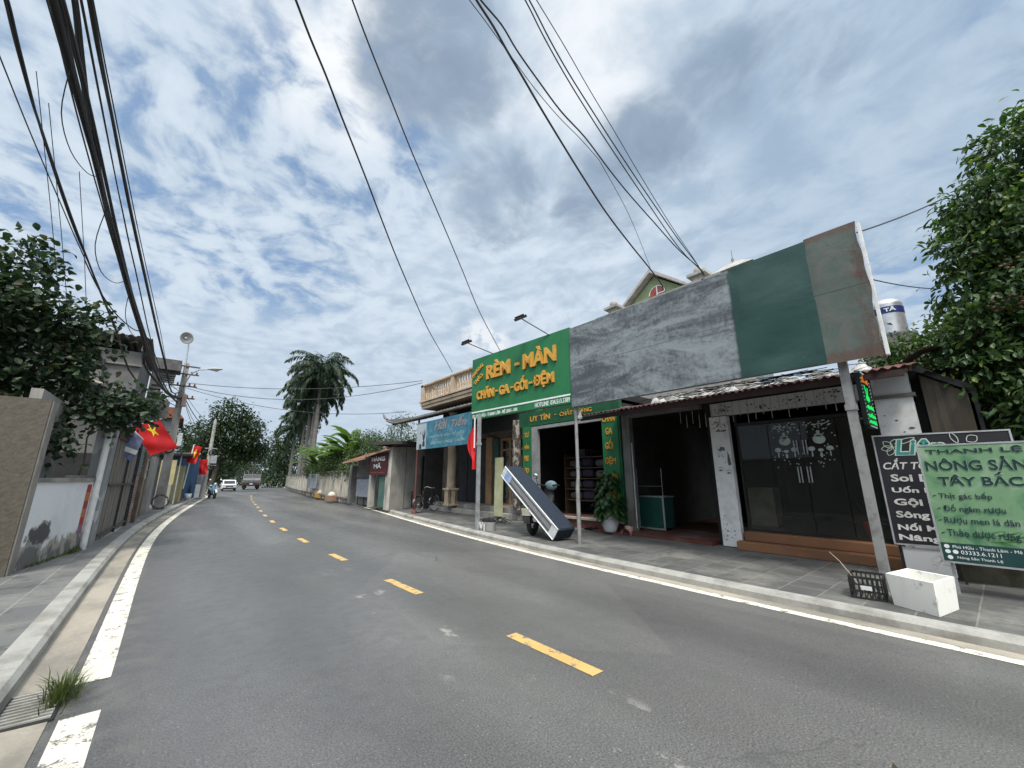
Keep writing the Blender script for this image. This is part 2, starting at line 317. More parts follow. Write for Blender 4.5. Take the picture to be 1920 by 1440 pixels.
def rustpanel():
    m, nt = newmat('rusted_green_sheet')
    oc = nd(nt, 'ShaderNodeTexCoord').outputs['Object']; sp = nd(nt, 'ShaderNodeSeparateXYZ', {0: oc}); z = sp.outputs[2]; y = sp.outputs[1]
    n = noise(nt, oc, 2.8, 8, .7, .5); n2 = noise(nt, scalev(nt, oc, (1, 1, .2)), 7, 6, .7)
    c = mixc(nt, step(nt, n, .36, .66), (.072, .104, .092), (.108, .114, .104))
    diag = mth(nt, 'ADD', mth(nt, 'MULTIPLY', n, .55), mth(nt, 'MULTIPLY', step(nt, mth(nt, 'ABSOLUTE', mth(nt, 'SUBTRACT', z, 1.12)), .0, .30, .34, 0.0), 1.0))
    c = mixc(nt, mth(nt, 'MULTIPLY', step(nt, diag, .54, .70), .65), c, (.085, .048, .04))
    edge = mth(nt, 'ADD', mth(nt, 'MULTIPLY', n2, .6), step(nt, mth(nt, 'ABSOLUTE', mth(nt, 'SUBTRACT', z, .975)), .70, .98, 0, .40))
    c = mixc(nt, mth(nt, 'MULTIPLY', step(nt, edge, .50, .68), .8), c, (.10, .06, .05))
    c = mixc(nt, step(nt, mth(nt, 'ABSOLUTE', mth(nt, 'SUBTRACT', z, 1.0)), .006, .012, .7, 0), c, (.05, .045, .04))
    rv = mth(nt, 'MULTIPLY', step(nt, y, -2.40, -2.62), step(nt, noise(nt, scalev(nt, oc, (1, 1, .35)), 6, 7, .7), .42, .62))
    c = mixc(nt, mth(nt, 'MULTIPLY', rv, .75), c, (.09, .05, .04))
    c = mixc(nt, mth(nt, 'MULTIPLY', step(nt, noise(nt, scalev(nt, oc, (1, 1, .5)), 9, 7, .7, .8), .60, .72), .7), c, (.075, .05, .042))
    finish(nt, princ(nt, c, .6, .1, .3, n, .25, .04)); return m
RUSTP = rustpanel()
def tealsheet():
    m, nt = newmat('dark_green_sheet')
    oc = nd(nt, 'ShaderNodeTexCoord').outputs['Object']
    n = noise(nt, scalev(nt, oc, (1, .6, 1)), 1.3, 4, .5, .2); s = noise(nt, scalev(nt, oc, (1, 1, .15)), 6, 6, .65); f = noise(nt, oc, 22, 5, .6)
    c = mixc(nt, step(nt, n, .35, .65), (.013, .050, .042), (.019, .058, .051))
    c = mixc(nt, step(nt, s, .54, .74, 0, .45), c, (.030, .060, .052))
    c = mixc(nt, step(nt, f, .66, .70, 0, .35), c, (.10, .14, .12))
    finish(nt, princ(nt, c, .42, 0, .45, n, .30, .10)); return m
TEAL = tealsheet()
def fade(name, ca, cb, cc):
    m, nt = newmat(name)
    oc = nd(nt, 'ShaderNodeTexCoord').outputs['Object']
    n = noise(nt, oc, 2.6, 5, .55, .6)
    c = mixc(nt, step(nt, n, .32, .5), ca, cb); c = mixc(nt, step(nt, n, .52, .72), c, cc)
    finish(nt, princ(nt, c, .45, 0, .35)); return m
PRINTG = fade('green_printed_sheet', (.06, .17, .09), (.16, .29, .16), (.32, .40, .31))
PRINTB = fade('blue_printed_sheet', (.035, .115, .17), (.045, .17, .24), (.13, .26, .34))
PRINTP = fade('faded_blue_banner', (.07, .08, .17), (.15, .17, .28), (.28, .32, .40))
NAVYG = M('dark_print_band', (.012, .045, .048), .5, (.016, .055, .055), 3, bump=0)
BOARD = M('black_print', (.016, .016, .022), .5, (.024, .022, .028), 3, bump=0)
TEALINK = M('teal_lettering', (.03, .23, .22), .5, bump=0)
INK = M('dark_green_lettering', (.010, .045, .040), .5, bump=0)
PALEOUT = M('pale_outline', (.52, .62, .50), .5, bump=0)
QUILT = None
def quilt():
    m, nt = newmat('navy_quilted_fabric')
    oc = nd(nt, 'ShaderNodeTexCoord').outputs['Object']
    v = nd(nt, 'ShaderNodeTexVoronoi', {'Vector': oc, 'Scale': 22.0, 'Randomness': .7}); f = noise(nt, oc, 90, 3, .6)
    c = mixc(nt, step(nt, v.outputs['Distance'], .1, .5), (.010, .016, .027), (.021, .030, .046))
    c = mixc(nt, step(nt, f, .60, .74, 0, .4), c, (.13, .15, .18))
    finish(nt, princ(nt, c, .75, 0, .25, v.outputs['Distance'], .5, .015)); return m
QUILT = quilt()
BRICK = None
def brickwall():
    m, nt = newmat('old_brick_wall')
    oc = nd(nt, 'ShaderNodeTexCoord').outputs['Object']; sp = nd(nt, 'ShaderNodeSeparateXYZ', {0: oc})
    v = nd(nt, 'ShaderNodeCombineXYZ', {0: mth(nt, 'ADD', sp.outputs[1], sp.outputs[0]), 1: sp.outputs[2], 2: 0.0}).outputs[0]
    br = nd(nt, 'ShaderNodeTexBrick', {'Vector': v, 'Color1': (.20, .085, .055, 1), 'Color2': (.27, .14, .10, 1), 'Mortar': (.30, .28, .25, 1), 'Scale': 1.0,
            'Mortar Size': .012, 'Brick Width': .22, 'Row Height': .075})
    n = noise(nt, oc, 3, 6, .65)
    c = mixc(nt, step(nt, n, .50, .72), br.outputs['Color'], (.42, .40, .37))
    c = mixc(nt, mth(nt, 'MULTIPLY', step(nt, noise(nt, oc, 2, 5, .6), .5, .7), .6), c, (.07, .06, .055))
    finish(nt, princ(nt, c, .9, 0, .25, br.outputs['Fac'], -.5, .01)); return m
BRICK = brickwall()
def oldwall():
    m, nt = newmat('stained_garden_wall')
    oc = nd(nt, 'ShaderNodeTexCoord').outputs['Object']; z = nd(nt, 'ShaderNodeSeparateXYZ', {0: oc}).outputs[2]
    n = noise(nt, oc, 1.6, 6, .62); s = noise(nt, scalev(nt, oc, (1, 1, .14)), 4.2, 6, .65)
    c = mixc(nt, step(nt, n, .35, .7), (.56, .51, .42), (.38, .35, .29))
    top = mth(nt, 'ADD', s, step(nt, z, .9, 1.85, -.06, .24))
    c = mixc(nt, mth(nt, 'MULTIPLY', step(nt, top, .54, .70), .9), c, (.085, .085, .078))
    c = mixc(nt, step(nt, mth(nt, 'ADD', n, step(nt, z, 0, .55, .2, -.1)), .55, .7), c, (.22, .19, .15))
    finish(nt, princ(nt, c, .9, 0, .25, n, .4, .02)); return m
GWALL = oldwall()
def zinc_art(name):
    """white plastered panel with scattered dark floral print"""
    m, nt = newmat(name)
    oc = nd(nt, 'ShaderNodeTexCoord').outputs['Object']; sp = nd(nt, 'ShaderNodeSeparateXYZ', {0: oc})
    v = nd(nt, 'ShaderNodeCombineXYZ', {0: sp.outputs[1], 1: sp.outputs[2], 2: 0.0}).outputs[0]
    n = noise(nt, v, 1.4, 3, .5); f = noise(nt, v, 13, 5, .6, 2.5)
    m1 = mth(nt, 'MULTIPLY', step(nt, n, .54, .62), step(nt, f, .52, .525))
    c = mixc(nt, mth(nt, 'MULTIPLY', m1, .8), (.50, .51, .52), (.13, .13, .14))
    finish(nt, princ(nt, c, .5, 0, .35)); return m
FLORAL = zinc_art('floral_print_panel')

# ------------------------------------------------------------------ mesh building
class MB:
    def __init__(s): s.v = []; s.f = []; s.m = []; s.cur = 0; s.sm = []
    def add(s, vs, fs, smooth=False):
        o = len(s.v); s.v.extend([tuple(p) for p in vs])
        for f in fs: s.f.append(tuple(i + o for i in f)); s.m.append(s.cur); s.sm.append(smooth)
        return s
    def mat(s, i): s.cur = i; return s
    def box(s, a, b, ch=0.0):
        x0, y0, z0 = [min(p, q) for p, q in zip(a, b)]; x1, y1, z1 = [max(p, q) for p, q in zip(a, b)]
        if ch <= 0:
            return s.add([(x0, y0, z0), (x1, y0, z0), (x1, y1, z0), (x0, y1, z0), (x0, y0, z1), (x1, y0, z1), (x1, y1, z1), (x0, y1, z1)],
                  [(0, 3, 2, 1), (4, 5, 6, 7), (0, 1, 5, 4), (1, 2, 6, 5), (2, 3, 7, 6), (3, 0, 4, 7)])
        P = [(x0 + ch, y0), (x1 - ch, y0), (x1, y0 + ch), (x1, y1 - ch), (x1 - ch, y1), (x0 + ch, y1), (x0, y1 - ch), (x0, y0 + ch)]
        cx, cy = (x0 + x1) / 2, (y0 + y1) / 2
        def ring(k, z): return [(cx + (px - cx) * (1 - k * ch / max(x1 - cx, 1e-6)), cy + (py - cy) * (1 - k * ch / max(y1 - cy, 1e-6)), z) for px, py in P]
        vs = ring(1, z0) + ring(0, z0 + ch) + ring(0, z1 - ch) + ring(1, z1)
        fs = [tuple(range(7, -1, -1)), tuple(range(24, 32))]
        for r in range(3):
            for i in range(8): fs.append((r * 8 + i, r * 8 + (i + 1) % 8, (r + 1) * 8 + (i + 1) % 8, (r + 1) * 8 + i))
        return s.add(vs, fs)
    def obox(s, c, ax, hs):
        """oriented box: centre, three axes, half sizes"""
        c = Vector(c); a = [Vector(x).normalized() * h for x, h in zip(ax, hs)]
        vs = [c + a[0] * i + a[1] * j + a[2] * k for k in (-1, 1) for j in (-1, 1) for i in (-1, 1)]
        return s.add(vs, [(0, 2, 3, 1), (4, 5, 7, 6), (0, 1, 5, 4), (1, 3, 7, 5), (3, 2, 6, 7), (2, 0, 4, 6)])
    def bar(s, p, q, w, h=None, up=(0, 0, 1)):
        p = Vector(p); q = Vector(q); d = (q - p)
        up = Vector(up)
        if abs(d.normalized().dot(up)) > .95: up = Vector((1, 0, 0))
        sd_ = d.cross(up).normalized(); u2 = sd_.cross(d).normalized()
        return s.obox((p + q) / 2, (d, sd_, u2), (d.length / 2, w / 2, (h or w) / 2))
    def tube(s, pts, r, n=8, cap=True):
        pts = [Vector(p) for p in pts]; rs = r if isinstance(r, (list, tuple)) else [r] * len(pts)
        vs = []; prev = None
        for i, p in enumerate(pts):
            t = (pts[min(i + 1, len(pts) - 1)] - pts[max(i - 1, 0)]).normalized()
            if prev is None:
                a = Vector((0, 0, 1)) if abs(t.z) < .9 else Vector((1, 0, 0)); prev = t.cross(a).normalized()
            prev = (prev - t * prev.dot(t)).normalized(); b = t.cross(prev)
            for k in range(n):
                an = 2 * math.pi * k / n; vs.append(p + (prev * math.cos(an) + b * math.sin(an)) * rs[i])
        fs = [(i * n + k, i * n + (k + 1) % n, (i + 1) * n + (k + 1) % n, (i + 1) * n + k) for i in range(len(pts) - 1) for k in range(n)]
        s.add(vs, fs, True)
        if cap: s.add(vs[:n], [tuple(range(n - 1, -1, -1))]); s.add(vs[-n:], [tuple(range(n))])
        return s
    def lathe(s, c, prof, n=20, axis=(0, 0, 1), smooth=True):
        c = Vector(c); ax = Vector(axis).normalized(); a = ax.orthogonal().normalized(); b = ax.cross(a); vs = []
        for r, h in prof:
            for k in range(n):
                an = 2 * math.pi * k / n; vs.append(c + ax * h + (a * math.cos(an) + b * math.sin(an)) * r)
        fs = [(i * n + k, i * n + (k + 1) % n, (i + 1) * n + (k + 1) % n, (i + 1) * n + k) for i in range(len(prof) - 1) for k in range(n)]
        return s.add(vs, fs, smooth)
    def prism(s, poly, o, u, v, n, d):
        """extrude a 2-D outline lying in plane (o,u,v) by d along n"""
        o = Vector(o); u = Vector(u); v = Vector(v); n = Vector(n)
        a = [o + u * x + v * y for x, y in poly]; b = [p + n * d for p in a]; k = len(poly)
        return s.add(a + b, [tuple(range(k - 1, -1, -1)), tuple(range(k, 2 * k))] + [(i, (i + 1) % k, k + (i + 1) % k, k + i) for i in range(k)])
    def grid(s, fn, nu, nv, thick=0.0, smooth=True):
        vs = [fn(i / nu, j / nv) for j in range(nv + 1) for i in range(nu + 1)]
        fs = [(j * (nu + 1) + i, j * (nu + 1) + i + 1, (j + 1) * (nu + 1) + i + 1, (j + 1) * (nu + 1) + i) for j in range(nv) for i in range(nu)]
        return s.add(vs, fs, smooth)
    def build(s, name, mats, parent=None, base=(0, 0, 0)):
        me = bpy.data.meshes.new(name)
        b = Vector(base)
        me.from_pydata([(p[0] - b[0], p[1] - b[1], p[2] - b[2]) for p in s.v], [], s.f)
        for m_ in (mats if isinstance(mats, (list, tuple)) else [mats]): me.materials.append(m_)
        me.polygons.foreach_set('material_index', s.m); me.polygons.foreach_set('use_smooth', s.sm)
        me.update()
        o = bpy.data.objects.new(name, me); COL.objects.link(o)
        if parent is not None: o.parent = parent
        else: o.location = b
        return o

def tag(o, label=None, cat=None, group=None, kind=None):
    if label: o['label'] = label
    if cat: o['category'] = cat
    if group: o['group'] = group
    if kind: o['kind'] = kind
    return o
class T:
    """a thing: an Empty at its base; parts are given in world coordinates"""
    def __init__(s, name, label, cat, base, group=None, rz=0.0, local=False):
        s.o = bpy.data.objects.new(name, None); COL.objects.link(s.o); s.o.location = base; s.o.rotation_euler = (0, 0, rz)
        s.o.empty_display_size = .2
        s.base = (0, 0, 0) if local else base; tag(s.o, label, cat, group)
    def part(s, name, mb, mats, sub=None, label=None):
        o = mb.build(name, mats, sub if sub is not None else s.o, s.base)
        if label: o['label'] = label
        return o
def single(name, mb, mats, base, label, cat, group=None):
    return tag(mb.build(name, mats, None, base), label, cat, group)
def copy_tree(o, parent=None):
    c = o.copy(); COL.objects.link(c)
    if parent is not None: c.parent = parent
    for ch in list(o.children): copy_tree(ch, c)
    return c
def struct(name, mb, mats, base=(0, 0, 0)): return tag(mb.build(name, mats, None, base), kind='structure')

_fc = bpy.data.curves.new('font_tmp', 'FONT'); _fo = bpy.data.objects.new('font_tmp', _fc)
def text(mb, s, o, u, v, box, depth=.004, bold=.0, mi=0, shear=0.0, lift=.002, fit=None):
    """lettering fitted to box=(x0,y0,x1,y1) in the plane (o,u,v), raised along u x v"""
    _fc.body = s; _fc.offset = bold; _fc.extrude = .5; _fc.resolution_u = 3; _fc.shear = shear
    me = bpy.data.meshes.new_from_object(_fo)
    if not me.vertices: return mb
    co = np.empty(len(me.vertices) * 3, 'f'); me.vertices.foreach_get('co', co); co = co.reshape(-1, 3)
    lo, hi = co.min(0), co.max(0); x0, y0, x1, y1 = box
    if fit is not None:      # keep the placing of the thinner lettering this outline belongs to
        _fc.offset = fit; m2 = bpy.data.meshes.new_from_object(_fo); c2 = np.empty(len(m2.vertices) * 3, 'f'); m2.vertices.foreach_get('co', c2); c2 = c2.reshape(-1, 3); lo, hi = c2.min(0), c2.max(0); bpy.data.meshes.remove(m2)
    X = x0 + (co[:, 0] - lo[0]) / max(hi[0] - lo[0], 1e-6) * (x1 - x0); Y = y0 + (co[:, 1] - lo[1]) / max(hi[1] - lo[1], 1e-6) * (y1 - y0)
    Z = lift + (co[:, 2] + .5) * depth
    u = Vector(u).normalized(); v = Vector(v).normalized(); n = u.cross(v); o = Vector(o)
    P = np.outer(X, u) + np.outer(Y, v) + np.outer(Z, n) + np.array(o)
    mb.mat(mi); mb.add(P.tolist(), [tuple(p.vertices) for p in me.polygons]); mb.mat(0)
    bpy.data.meshes.remove(me); return mb

U_R, U_L, UP = (0, -1, 0), (0, 1, 0), (0, 0, 1)      # reading direction on the right-hand and on the left-hand side of the road
def lerp(t, tab):
    for (a, b), (c, d) in zip(tab, tab[1:]):
        if t <= c: return b + (d - b) * (t - a) / (c - a)
    return tab[-1][1]
def sm(t, tab):     # smoothed table
    return sum(lerp(t + k, tab) for k in (-2, -1, 0, 1, 2)) / 5
TL = [(-60, -.33), (4, -.34), (9, -.42), (13, -.42), (16, -.32), (20, -.08), (24, .25), (28, .62), (34, 1.2), (45, 2.3), (62, 3.9), (90, 6.6), (160, 16)]
TK = [(-60, 5.86), (1, 5.86), (4, 5.92), (6.6, 6.05), (10.7, 6.5), (15, 7.1), (21.5, 8.1), (30, 9.35), (42, 10.9), (68, 13.1), (95, 15.5), (160, 25)]
TCc = [(-60, 2.8), (3, 2.8), (6, 2.7), (9, 2.64), (12.5, 2.64), (14.3, 2.70), (17, 2.86), (20, 3.05), (23, 3.32), (26, 3.6), (30, 3.95), (36, 4.5), (64, 7.9), (90, 10.6), (160, 20)]
YS = [-40, -25, -15, -8] + [(-4 + .5 * i) for i in range(0, 49)] + [21 + 1.5 * i for i in range(0, 40)] + [85, 95, 110, 130, 150]
def strip(mb, fa, fb, za, zb, ys):
    a = [(fa(y), y, za) for y in ys]; b = [(fb(y), y, zb) for y in ys]; n = len(ys)
    return mb.add(a + b, [(i, n + i, n + i + 1, i + 1) for i in range(n - 1)])
Lf = lambda y: sm(y, TL); Kf = lambda y: sm(y, TK); Cf = lambda y: sm(y, TCc)

# ================================================================== SETTING
g = MB().box((-400, -300, -.6), (400, 600, -.05)); struct('ground', g, GROUND)
struct('road', strip(MB(), lambda y: Lf(y) - .06, lambda y: Kf(y) + .02, 0, 0, YS), A)
mb = MB()
def ysub(a, b, st): 
    n = max(1, int((b - a) / st)); return [a + (b - a) * i / n for i in range(n + 1)]
strip(mb, Lf, lambda y: Lf(y) + .19, .004, .004, ysub(-6, 4.1, .5)); strip(mb, Lf, lambda y: Lf(y) + .19, .004, .004, ysub(4.68, 60, .5))
struct('road_marking', mb, WHITE_LINE)
struct('road_marking', strip(MB(), lambda y: Kf(y) - .27, lambda y: Kf(y) - .12, .004, .004, ysub(-6, 70, .5)), WHITE_LINE)
mb = MB(); y = 2.31 - 2.86 * 2
ds = [(-3.4, -2.4), (-.55, .47), (2.31, 3.37), (5.24, 6.25), (8.14, 8.99), (10.92, 11.78), (13.7, 14.6), (16.45, 17.35), (19.3, 20.2), (22.2, 23.1), (25.0, 26), (28, 29), (31, 32), (34, 35), (37, 38), (40, 41), (43, 44)]
for a, b in ds: strip(mb, lambda y: Cf(y) - .065, lambda y: Cf(y) + .065, .004, .004, [a, (a + b) / 2, b])
struct('road_marking', mb, YELLOW_LINE)
# gutters and kerbs, a real step
mb = MB(); strip(mb, lambda y: Lf(y) - .33, lambda y: Lf(y) - .05, .012, .006, YS)
struct('road_gutter', mb, GUTTER)
def kerb(name, inner, outer, sgn):
    mb = MB(); n = len(YS)
    prof = [(0.0, -.04), (0.0, .09), (.035, .128), (.17, .13), (.20, .12)]
    vs = []
    for y in YS:
        for d, z in prof: vs.append((inner(y) + sgn * d, y, z))
    k = len(prof); fs = []
    for i in range(n - 1):
        for j in range(k - 1):
            q = (i * k + j, i * k + j + 1, (i + 1) * k + j + 1, (i + 1) * k + j); fs.append(q if sgn < 0 else q[::-1])
    mb.add(vs, fs); struct(name, mb, KERB)
kerb('left_kerb', lambda y: Lf(y) - .31, None, -1)
kerb('right_kerb', Kf, None, 1)
mb = MB(); strip(mb, lambda y: Lf(y) - 9, lambda y: Lf(y) - .50, .115, .118, YS); struct('left_pavement', mb, TILE_L)
mb = MB(); strip(mb, lambda y: Kf(y) + .19, lambda y: Kf(y) + 12, .122, .118, YS); struct('right_pavement', mb, TILE_R)
mb = MB(); strip(mb, lambda y: Kf(y) - .13, lambda y: Kf(y) + .005, .006, .02, YS); struct('road_gutter', mb, GUTTER)

# drain grate with its weed
t = T('drain_grate', 'iron drain grate with dark slots in the left gutter beside the grass tuft', 'drain grate', (-.57, 4.38, 0))
mb = MB(); mb.box((-.66, 4.12, -.03), (-.38, 4.66, .014)); t.part('frame', mb, DARKMETAL)
mb = MB()
for i in range(10): mb.box((-.645, 4.145 + i * .052, .016), (-.395, 4.168 + i * .052, .026))
t.part('slats', mb, KERB)
mb = MB()
for i in range(230):
    a = rng.uniform(0, 6.28); r0 = abs(rng.normal(0, .075)); h = rng.uniform(.05, .19); ln = rng.uniform(.03, .16)
    bx, by = -.40 + r0 * math.cos(a) * .7, 4.42 + r0 * math.sin(a) * 1.3; a2 = a + rng.normal(0, .6)
    tx, ty = bx + ln * math.cos(a2), by + ln * math.sin(a2); wd = .004; px, py = -math.sin(a2) * wd, math.cos(a2) * wd
    mx, my = bx + .35 * (tx - bx), by + .35 * (ty - by)
    mb.add([(bx - px, by - py, .01), (bx + px, by + py, .01), (mx + px * .8, my + py * .8, h * .75), (mx - px * .8, my - py * .8, h * .75), (tx, ty, h)], [(0, 1, 2, 3), (3, 2, 4)])
tag(mb.build('grass_tuft', GRASSM, None, (-.40, 4.42, 0)), 'green grass tuft growing out of the drain beside the white line', 'grass tuft')

# ================================================================== RIGHT SIDE: signs over the shops
ZB, ZT = 3.13, 5.06
XA, XB_ = 6.86, 6.98                                   # main hoarding from Y 6.1 to .72
def bx(y): return XA + (6.06 - y) / 5.34 * (XB_ - XA)
t = T('billboard', 'long blank hoarding of grey stained, dark green and rusted sheets over the shops', 'billboard', (6.9, 3.4, ZB))
def sheet(y0, y1, z0, z1, off, amp, seed, nu=26, nv=16):
    ph = seed * 1.7
    def fn(a, b):
        y = y0 + (y1 - y0) * a; z = z0 + (z1 - z0) * b
        e = min(a, 1 - a, b, 1 - b); k = min(1, e * 8)
        wv = amp * k * (math.sin(y * 3.1 + z * 1.7 + ph) * .5 + math.sin(y * 1.3 - z * 4.1 + ph * 2) * .5 + .4 * math.sin(y * 7 + z * 5 + ph))
        return (bx(y) - off + wv, y, z)
    return MB().grid(fn, nu, nv)
t.part('grey_sheet', sheet(6.08, 2.40, ZB - .02, ZT - .02, .035, .008, 1, 40, 18), TARP)
t.part('green_sheet', sheet(2.42, 1.30, ZB - .03, ZT - .01, .06, .022, 2, 40, 50), TEAL)
def rag(y0, y1, off, amp):
    def fn(a, b):
        z = ZB - .05 + (ZT - ZB + .07) * b
        y = y0 + (y1 - y0) * a
        if a > .999: y += .009 * math.sin(b * 23) + .010 * math.sin(b * 9)
        return (bx(y) - off + amp * math.sin(y * 5 + z * 2.4) * min(1, 6 * min(a, 1 - a, b, 1 - b) + .2), y, z)
    return MB().grid(fn, 14, 26)
t.part('rusted_sheet', rag(1.31, .695, .058, .012), RUSTP)
mb = MB()
for y in (6.06, 4.84, 3.62, 2.41, 1.3, .74): mb.box((bx(y), y - .02, ZB - .03), (bx(y) + .04, y + .02, ZT - .01))
for z in (ZB, 4.05, ZT - .03):
    mb.bar((bx(6.06) + .06, 6.06, z), (bx(.74) + .06, .74, z), .04)
mb.bar((bx(6.06) + .5, 6.0, 3.5), (bx(6.06) + .05, 6.06, 4.9), .04)
mb.bar((bx(1.) + 2, .9, 3.5), (bx(.9) + .05, .9, 4.9), .04)
t.part('frame', mb, STEEL)
mb = MB(); mb.box((bx(.7) - .02, .655, ZB - .04), (bx(.7) + .07, .69, ZT)); t.part('edge_trim', mb, OFFWHITE)
def post(x, y, z1, wd, name='post'):
    mb = MB(); mb.box((x - wd, y - wd, .118), (x + wd, y + wd, z1)); mb.box((x - wd - .012, y - wd - .012, 2.42), (x + wd + .012, y + wd + .012, 2.5)); return mb
t.part('post', post(7.1, 1.17, ZB + .3, .05), STEEL)
mb = MB(); mb.tube([(6.90, 6.06, .118), (6.90, 6.06, 1.3), (6.93, 6.06, 1.55), (6.93, 6.06, ZB + .2)], [.045, .045, .038, .038], 10); mb.tube([(6.93, 6.06, 1.72), (6.93, 6.06, 1.77)], .046, 10)
t.part('post', mb, STEEL)

# green curtain shop sign: a slim box, hung a little toward the road at its far end
gA, gB = Vector((6.60, 9.92, 0)), Vector((6.86, 6.115, 0))
gu = (gB - gA).normalized(); gn = gu.cross(Vector((0, 0, 1))); GL = (gB - gA).length
t = T('shop_sign', 'bright green curtain shop sign with raised gold lettering above a mattress', 'shop sign', (6.73, 8, 3.2))
Z0, Z1 = 3.22, 5.10
mb = MB(); mb.prism([(0, Z0), (GL, Z0), (GL, Z1), (0, Z1)], gA, gu, UP, gn, -.10); t.part('panel', mb, GREEN)
mb = MB(); so = gA + gn * .003
mb.prism([(0.02, Z0 + .185), (GL - .02, Z0 + .185), (GL - .02, Z0 + .225), (0.02, Z0 + .225)], so, gu, UP, gn, .004); t.part('stripe', mb, WHT)
k_ = GL / 3.68
def tx(strs, mats, o, u, dep=.004, bold=0.02, **kw):
    mb = MB()
    for s_, b_ in strs: text(mb, s_, o, u, UP, b_, dep, bold, **kw)
    return mb
zs = lambda z: z   # sign heights were measured in metres
mb = tx([('RÈM', (.70 * k_, 4.34, 1.67 * k_, 4.86)), ('-', (1.87 * k_, 4.50, 2.02 * k_, 4.58)), ('MÀN', (2.17 * k_, 4.34, 3.28 * k_, 4.86))], None, gA, gu, .05, .035)
mb2 = tx([('CHĂN', (.28 * k_, 3.78, 1.02 * k_, 4.13)), ('-', (1.10 * k_, 3.90, 1.19 * k_, 3.95)), ('GA', (1.26 * k_, 3.78, 1.64 * k_, 4.05)), ('-', (1.71 * k_, 3.90, 1.79 * k_, 3.95)),
          ('GỐI', (1.85 * k_, 3.78, 2.31 * k_, 4.17)), ('-', (2.38 * k_, 3.90, 2.49 * k_, 3.95)), ('ĐỆM', (2.55 * k_, 3.73, 3.20 * k_, 4.17))], None, gA, gu, .05, .035)
t.part('lettering', mb, YEL); t.part('lettering', mb2, YEL)
du = (gu * .84 + Vector((0, 0, 1)) * .54).normalized(); dv = (Vector((0, 0, 1)) * .84 - gu * .54).normalized()
mb = MB(); text(mb, 'PHƯƠNG', gA + gu * .08 + Vector((0, 0, 4.50)), du, dv, (0, 0, .55, .14), .03, .02); text(mb, 'THẢO', gA + gu * .17 + Vector((0, 0, 4.25)), du, dv, (0, 0, .44, .16), .03, .02)
t.part('lettering', mb, YEL)
mb = tx([('ĐC: PHÚ HỮU - THANH LÂM - MÊ LINH - HN', (.06, Z0 + .03, 1.92 * k_, Z0 + .155)), ('HOTLINE: 034.513.3389', (2.55 * k_, Z0 + .035, GL - .04, Z0 + .15))], None, gA, gu, .006, .01)
t.part('lettering', mb, WHT)
mb = MB()
for u0 in (.4, 1.9, 3.4):
    p = gA + gu * u0 - gn * .13; mb.bar(p + Vector((0, 0, Z0)), p + Vector((0, 0, Z1 - .03)), .04)
mb.bar(gA - gn * .14 + Vector((0, 0, Z1 - .05)), gB - gn * .14 + Vector((0, 0, Z1 - .05)), .04); mb.bar(gA - gn * .14 + Vector((0, 0, Z0 + .03)), gB - gn * .14 + Vector((0, 0, Z0 + .03)), .04)
t.part('frame', mb, STEEL)
t.part('post', post(6.52, 9.38, Z0 + .1, .042), GALV)

# two flood lamps on arms over the green sign
def flood(p0, p1, label):
    t = T('flood_lamp', label, 'flood lamp', tuple(p0), 'flood lamps over the green sign')
    mb = MB().tube([p0, p1], .014, 8); t.part('arm', mb, DARKMETAL)
    d = (Vector(p1) - Vector(p0)).normalized()
    c = Vector(p1) + d * .06; ax = (Vector((-.35, .35, -.2)).normalized()); nrm = Vector((.62, -.1, -.78)).normalized(); sd_ = nrm.cross(ax).normalized()
    mb = MB().obox(c, (ax, sd_, nrm), (.17, .11, .035)); mb.obox(c - nrm * .055, (ax, sd_, nrm), (.12, .05, .02))
    for i in range(7): mb.obox(c - nrm * .05 + ax * (-.12 + .04 * i), (ax, sd_, nrm), (.004, .08, .03))
    h = t.part('lamp_head', mb, DARKMETAL)
    t.part('lens', MB().obox(c + nrm * .038, (ax, sd_, nrm), (.15, .09, .004)), M('lamp_lens', (.55, .57, .58), .2, bump=0), h)
flood((6.72, 8.93, 5.07), (6.30, 9.75, 5.55), 'black flood lamp on a thin arm above the sign corner nearest the balcony house')
flood((6.82, 6.75, 5.07), (6.42, 7.35, 5.60), 'black flood lamp on a thin arm above the word end of the green sign')

# ================================================================== RIGHT SIDE: shops
FX = 9.1
# corrugated awning over the passage and the salon
def corr(y0, y1, xf, zf, xb, zb, pitch=.11, amp=.018, sag=.0, th=.0):
    ny = int(abs(y1 - y0) / pitch * 6); mb = MB()
    def fn(a, b):
        y = y0 + (y1 - y0) * a; x = xf + (xb - xf) * b; z = zf + (zb - zf) * b + amp * math.sin(y / pitch * 2 * math.pi)
        if b == 0: x += .03 * math.sin(y * 17) * math.sin(y * 5.3)
        return (x, y, z - sag * math.sin(a * math.pi))
    return mb.grid(fn, ny, 4)
t = T('awning', 'rust red corrugated iron awning below the hoarding over the salon and passage', 'awning', (8, 3.6, 3.0))
t.part('roof_sheet', corr(6.35, .55, 7.35, 2.985, 9.3, 3.40), M('red_corrugated_iron', (.15, .05, .05), .7, (.085, .038, .035), 2, (.4, .7), streak=((.08, .04, .035), 8, .6)))
mb = MB()
for x, z in ((7.55, 2.97), (8.3, 3.13), (9.05, 3.30)): mb.bar((x, 6.3, z - .02), (x, .6, z - .02), .05)
for y in (6.2, 4.2, 2.3, .65): mb.bar((7.4, y, 2.925), (9.1, y, 3.28), .05)
t.part('frame', mb, RUSTY)
mb = MB().box((7.36, .6, 2.86), (7.41, 6.3, 2.945)); t.part('fascia', mb, M('brown_fascia', (.045, .026, .026), .8))
mb = MB()
def tatter(a, b):
    y = 4.55 - 3.6 * a; return (7.62 + .12 * b, y, 3.05 + .10 * b + .035 * math.sin(y * 31) * b + .05 * math.sin(y * 13) * b)
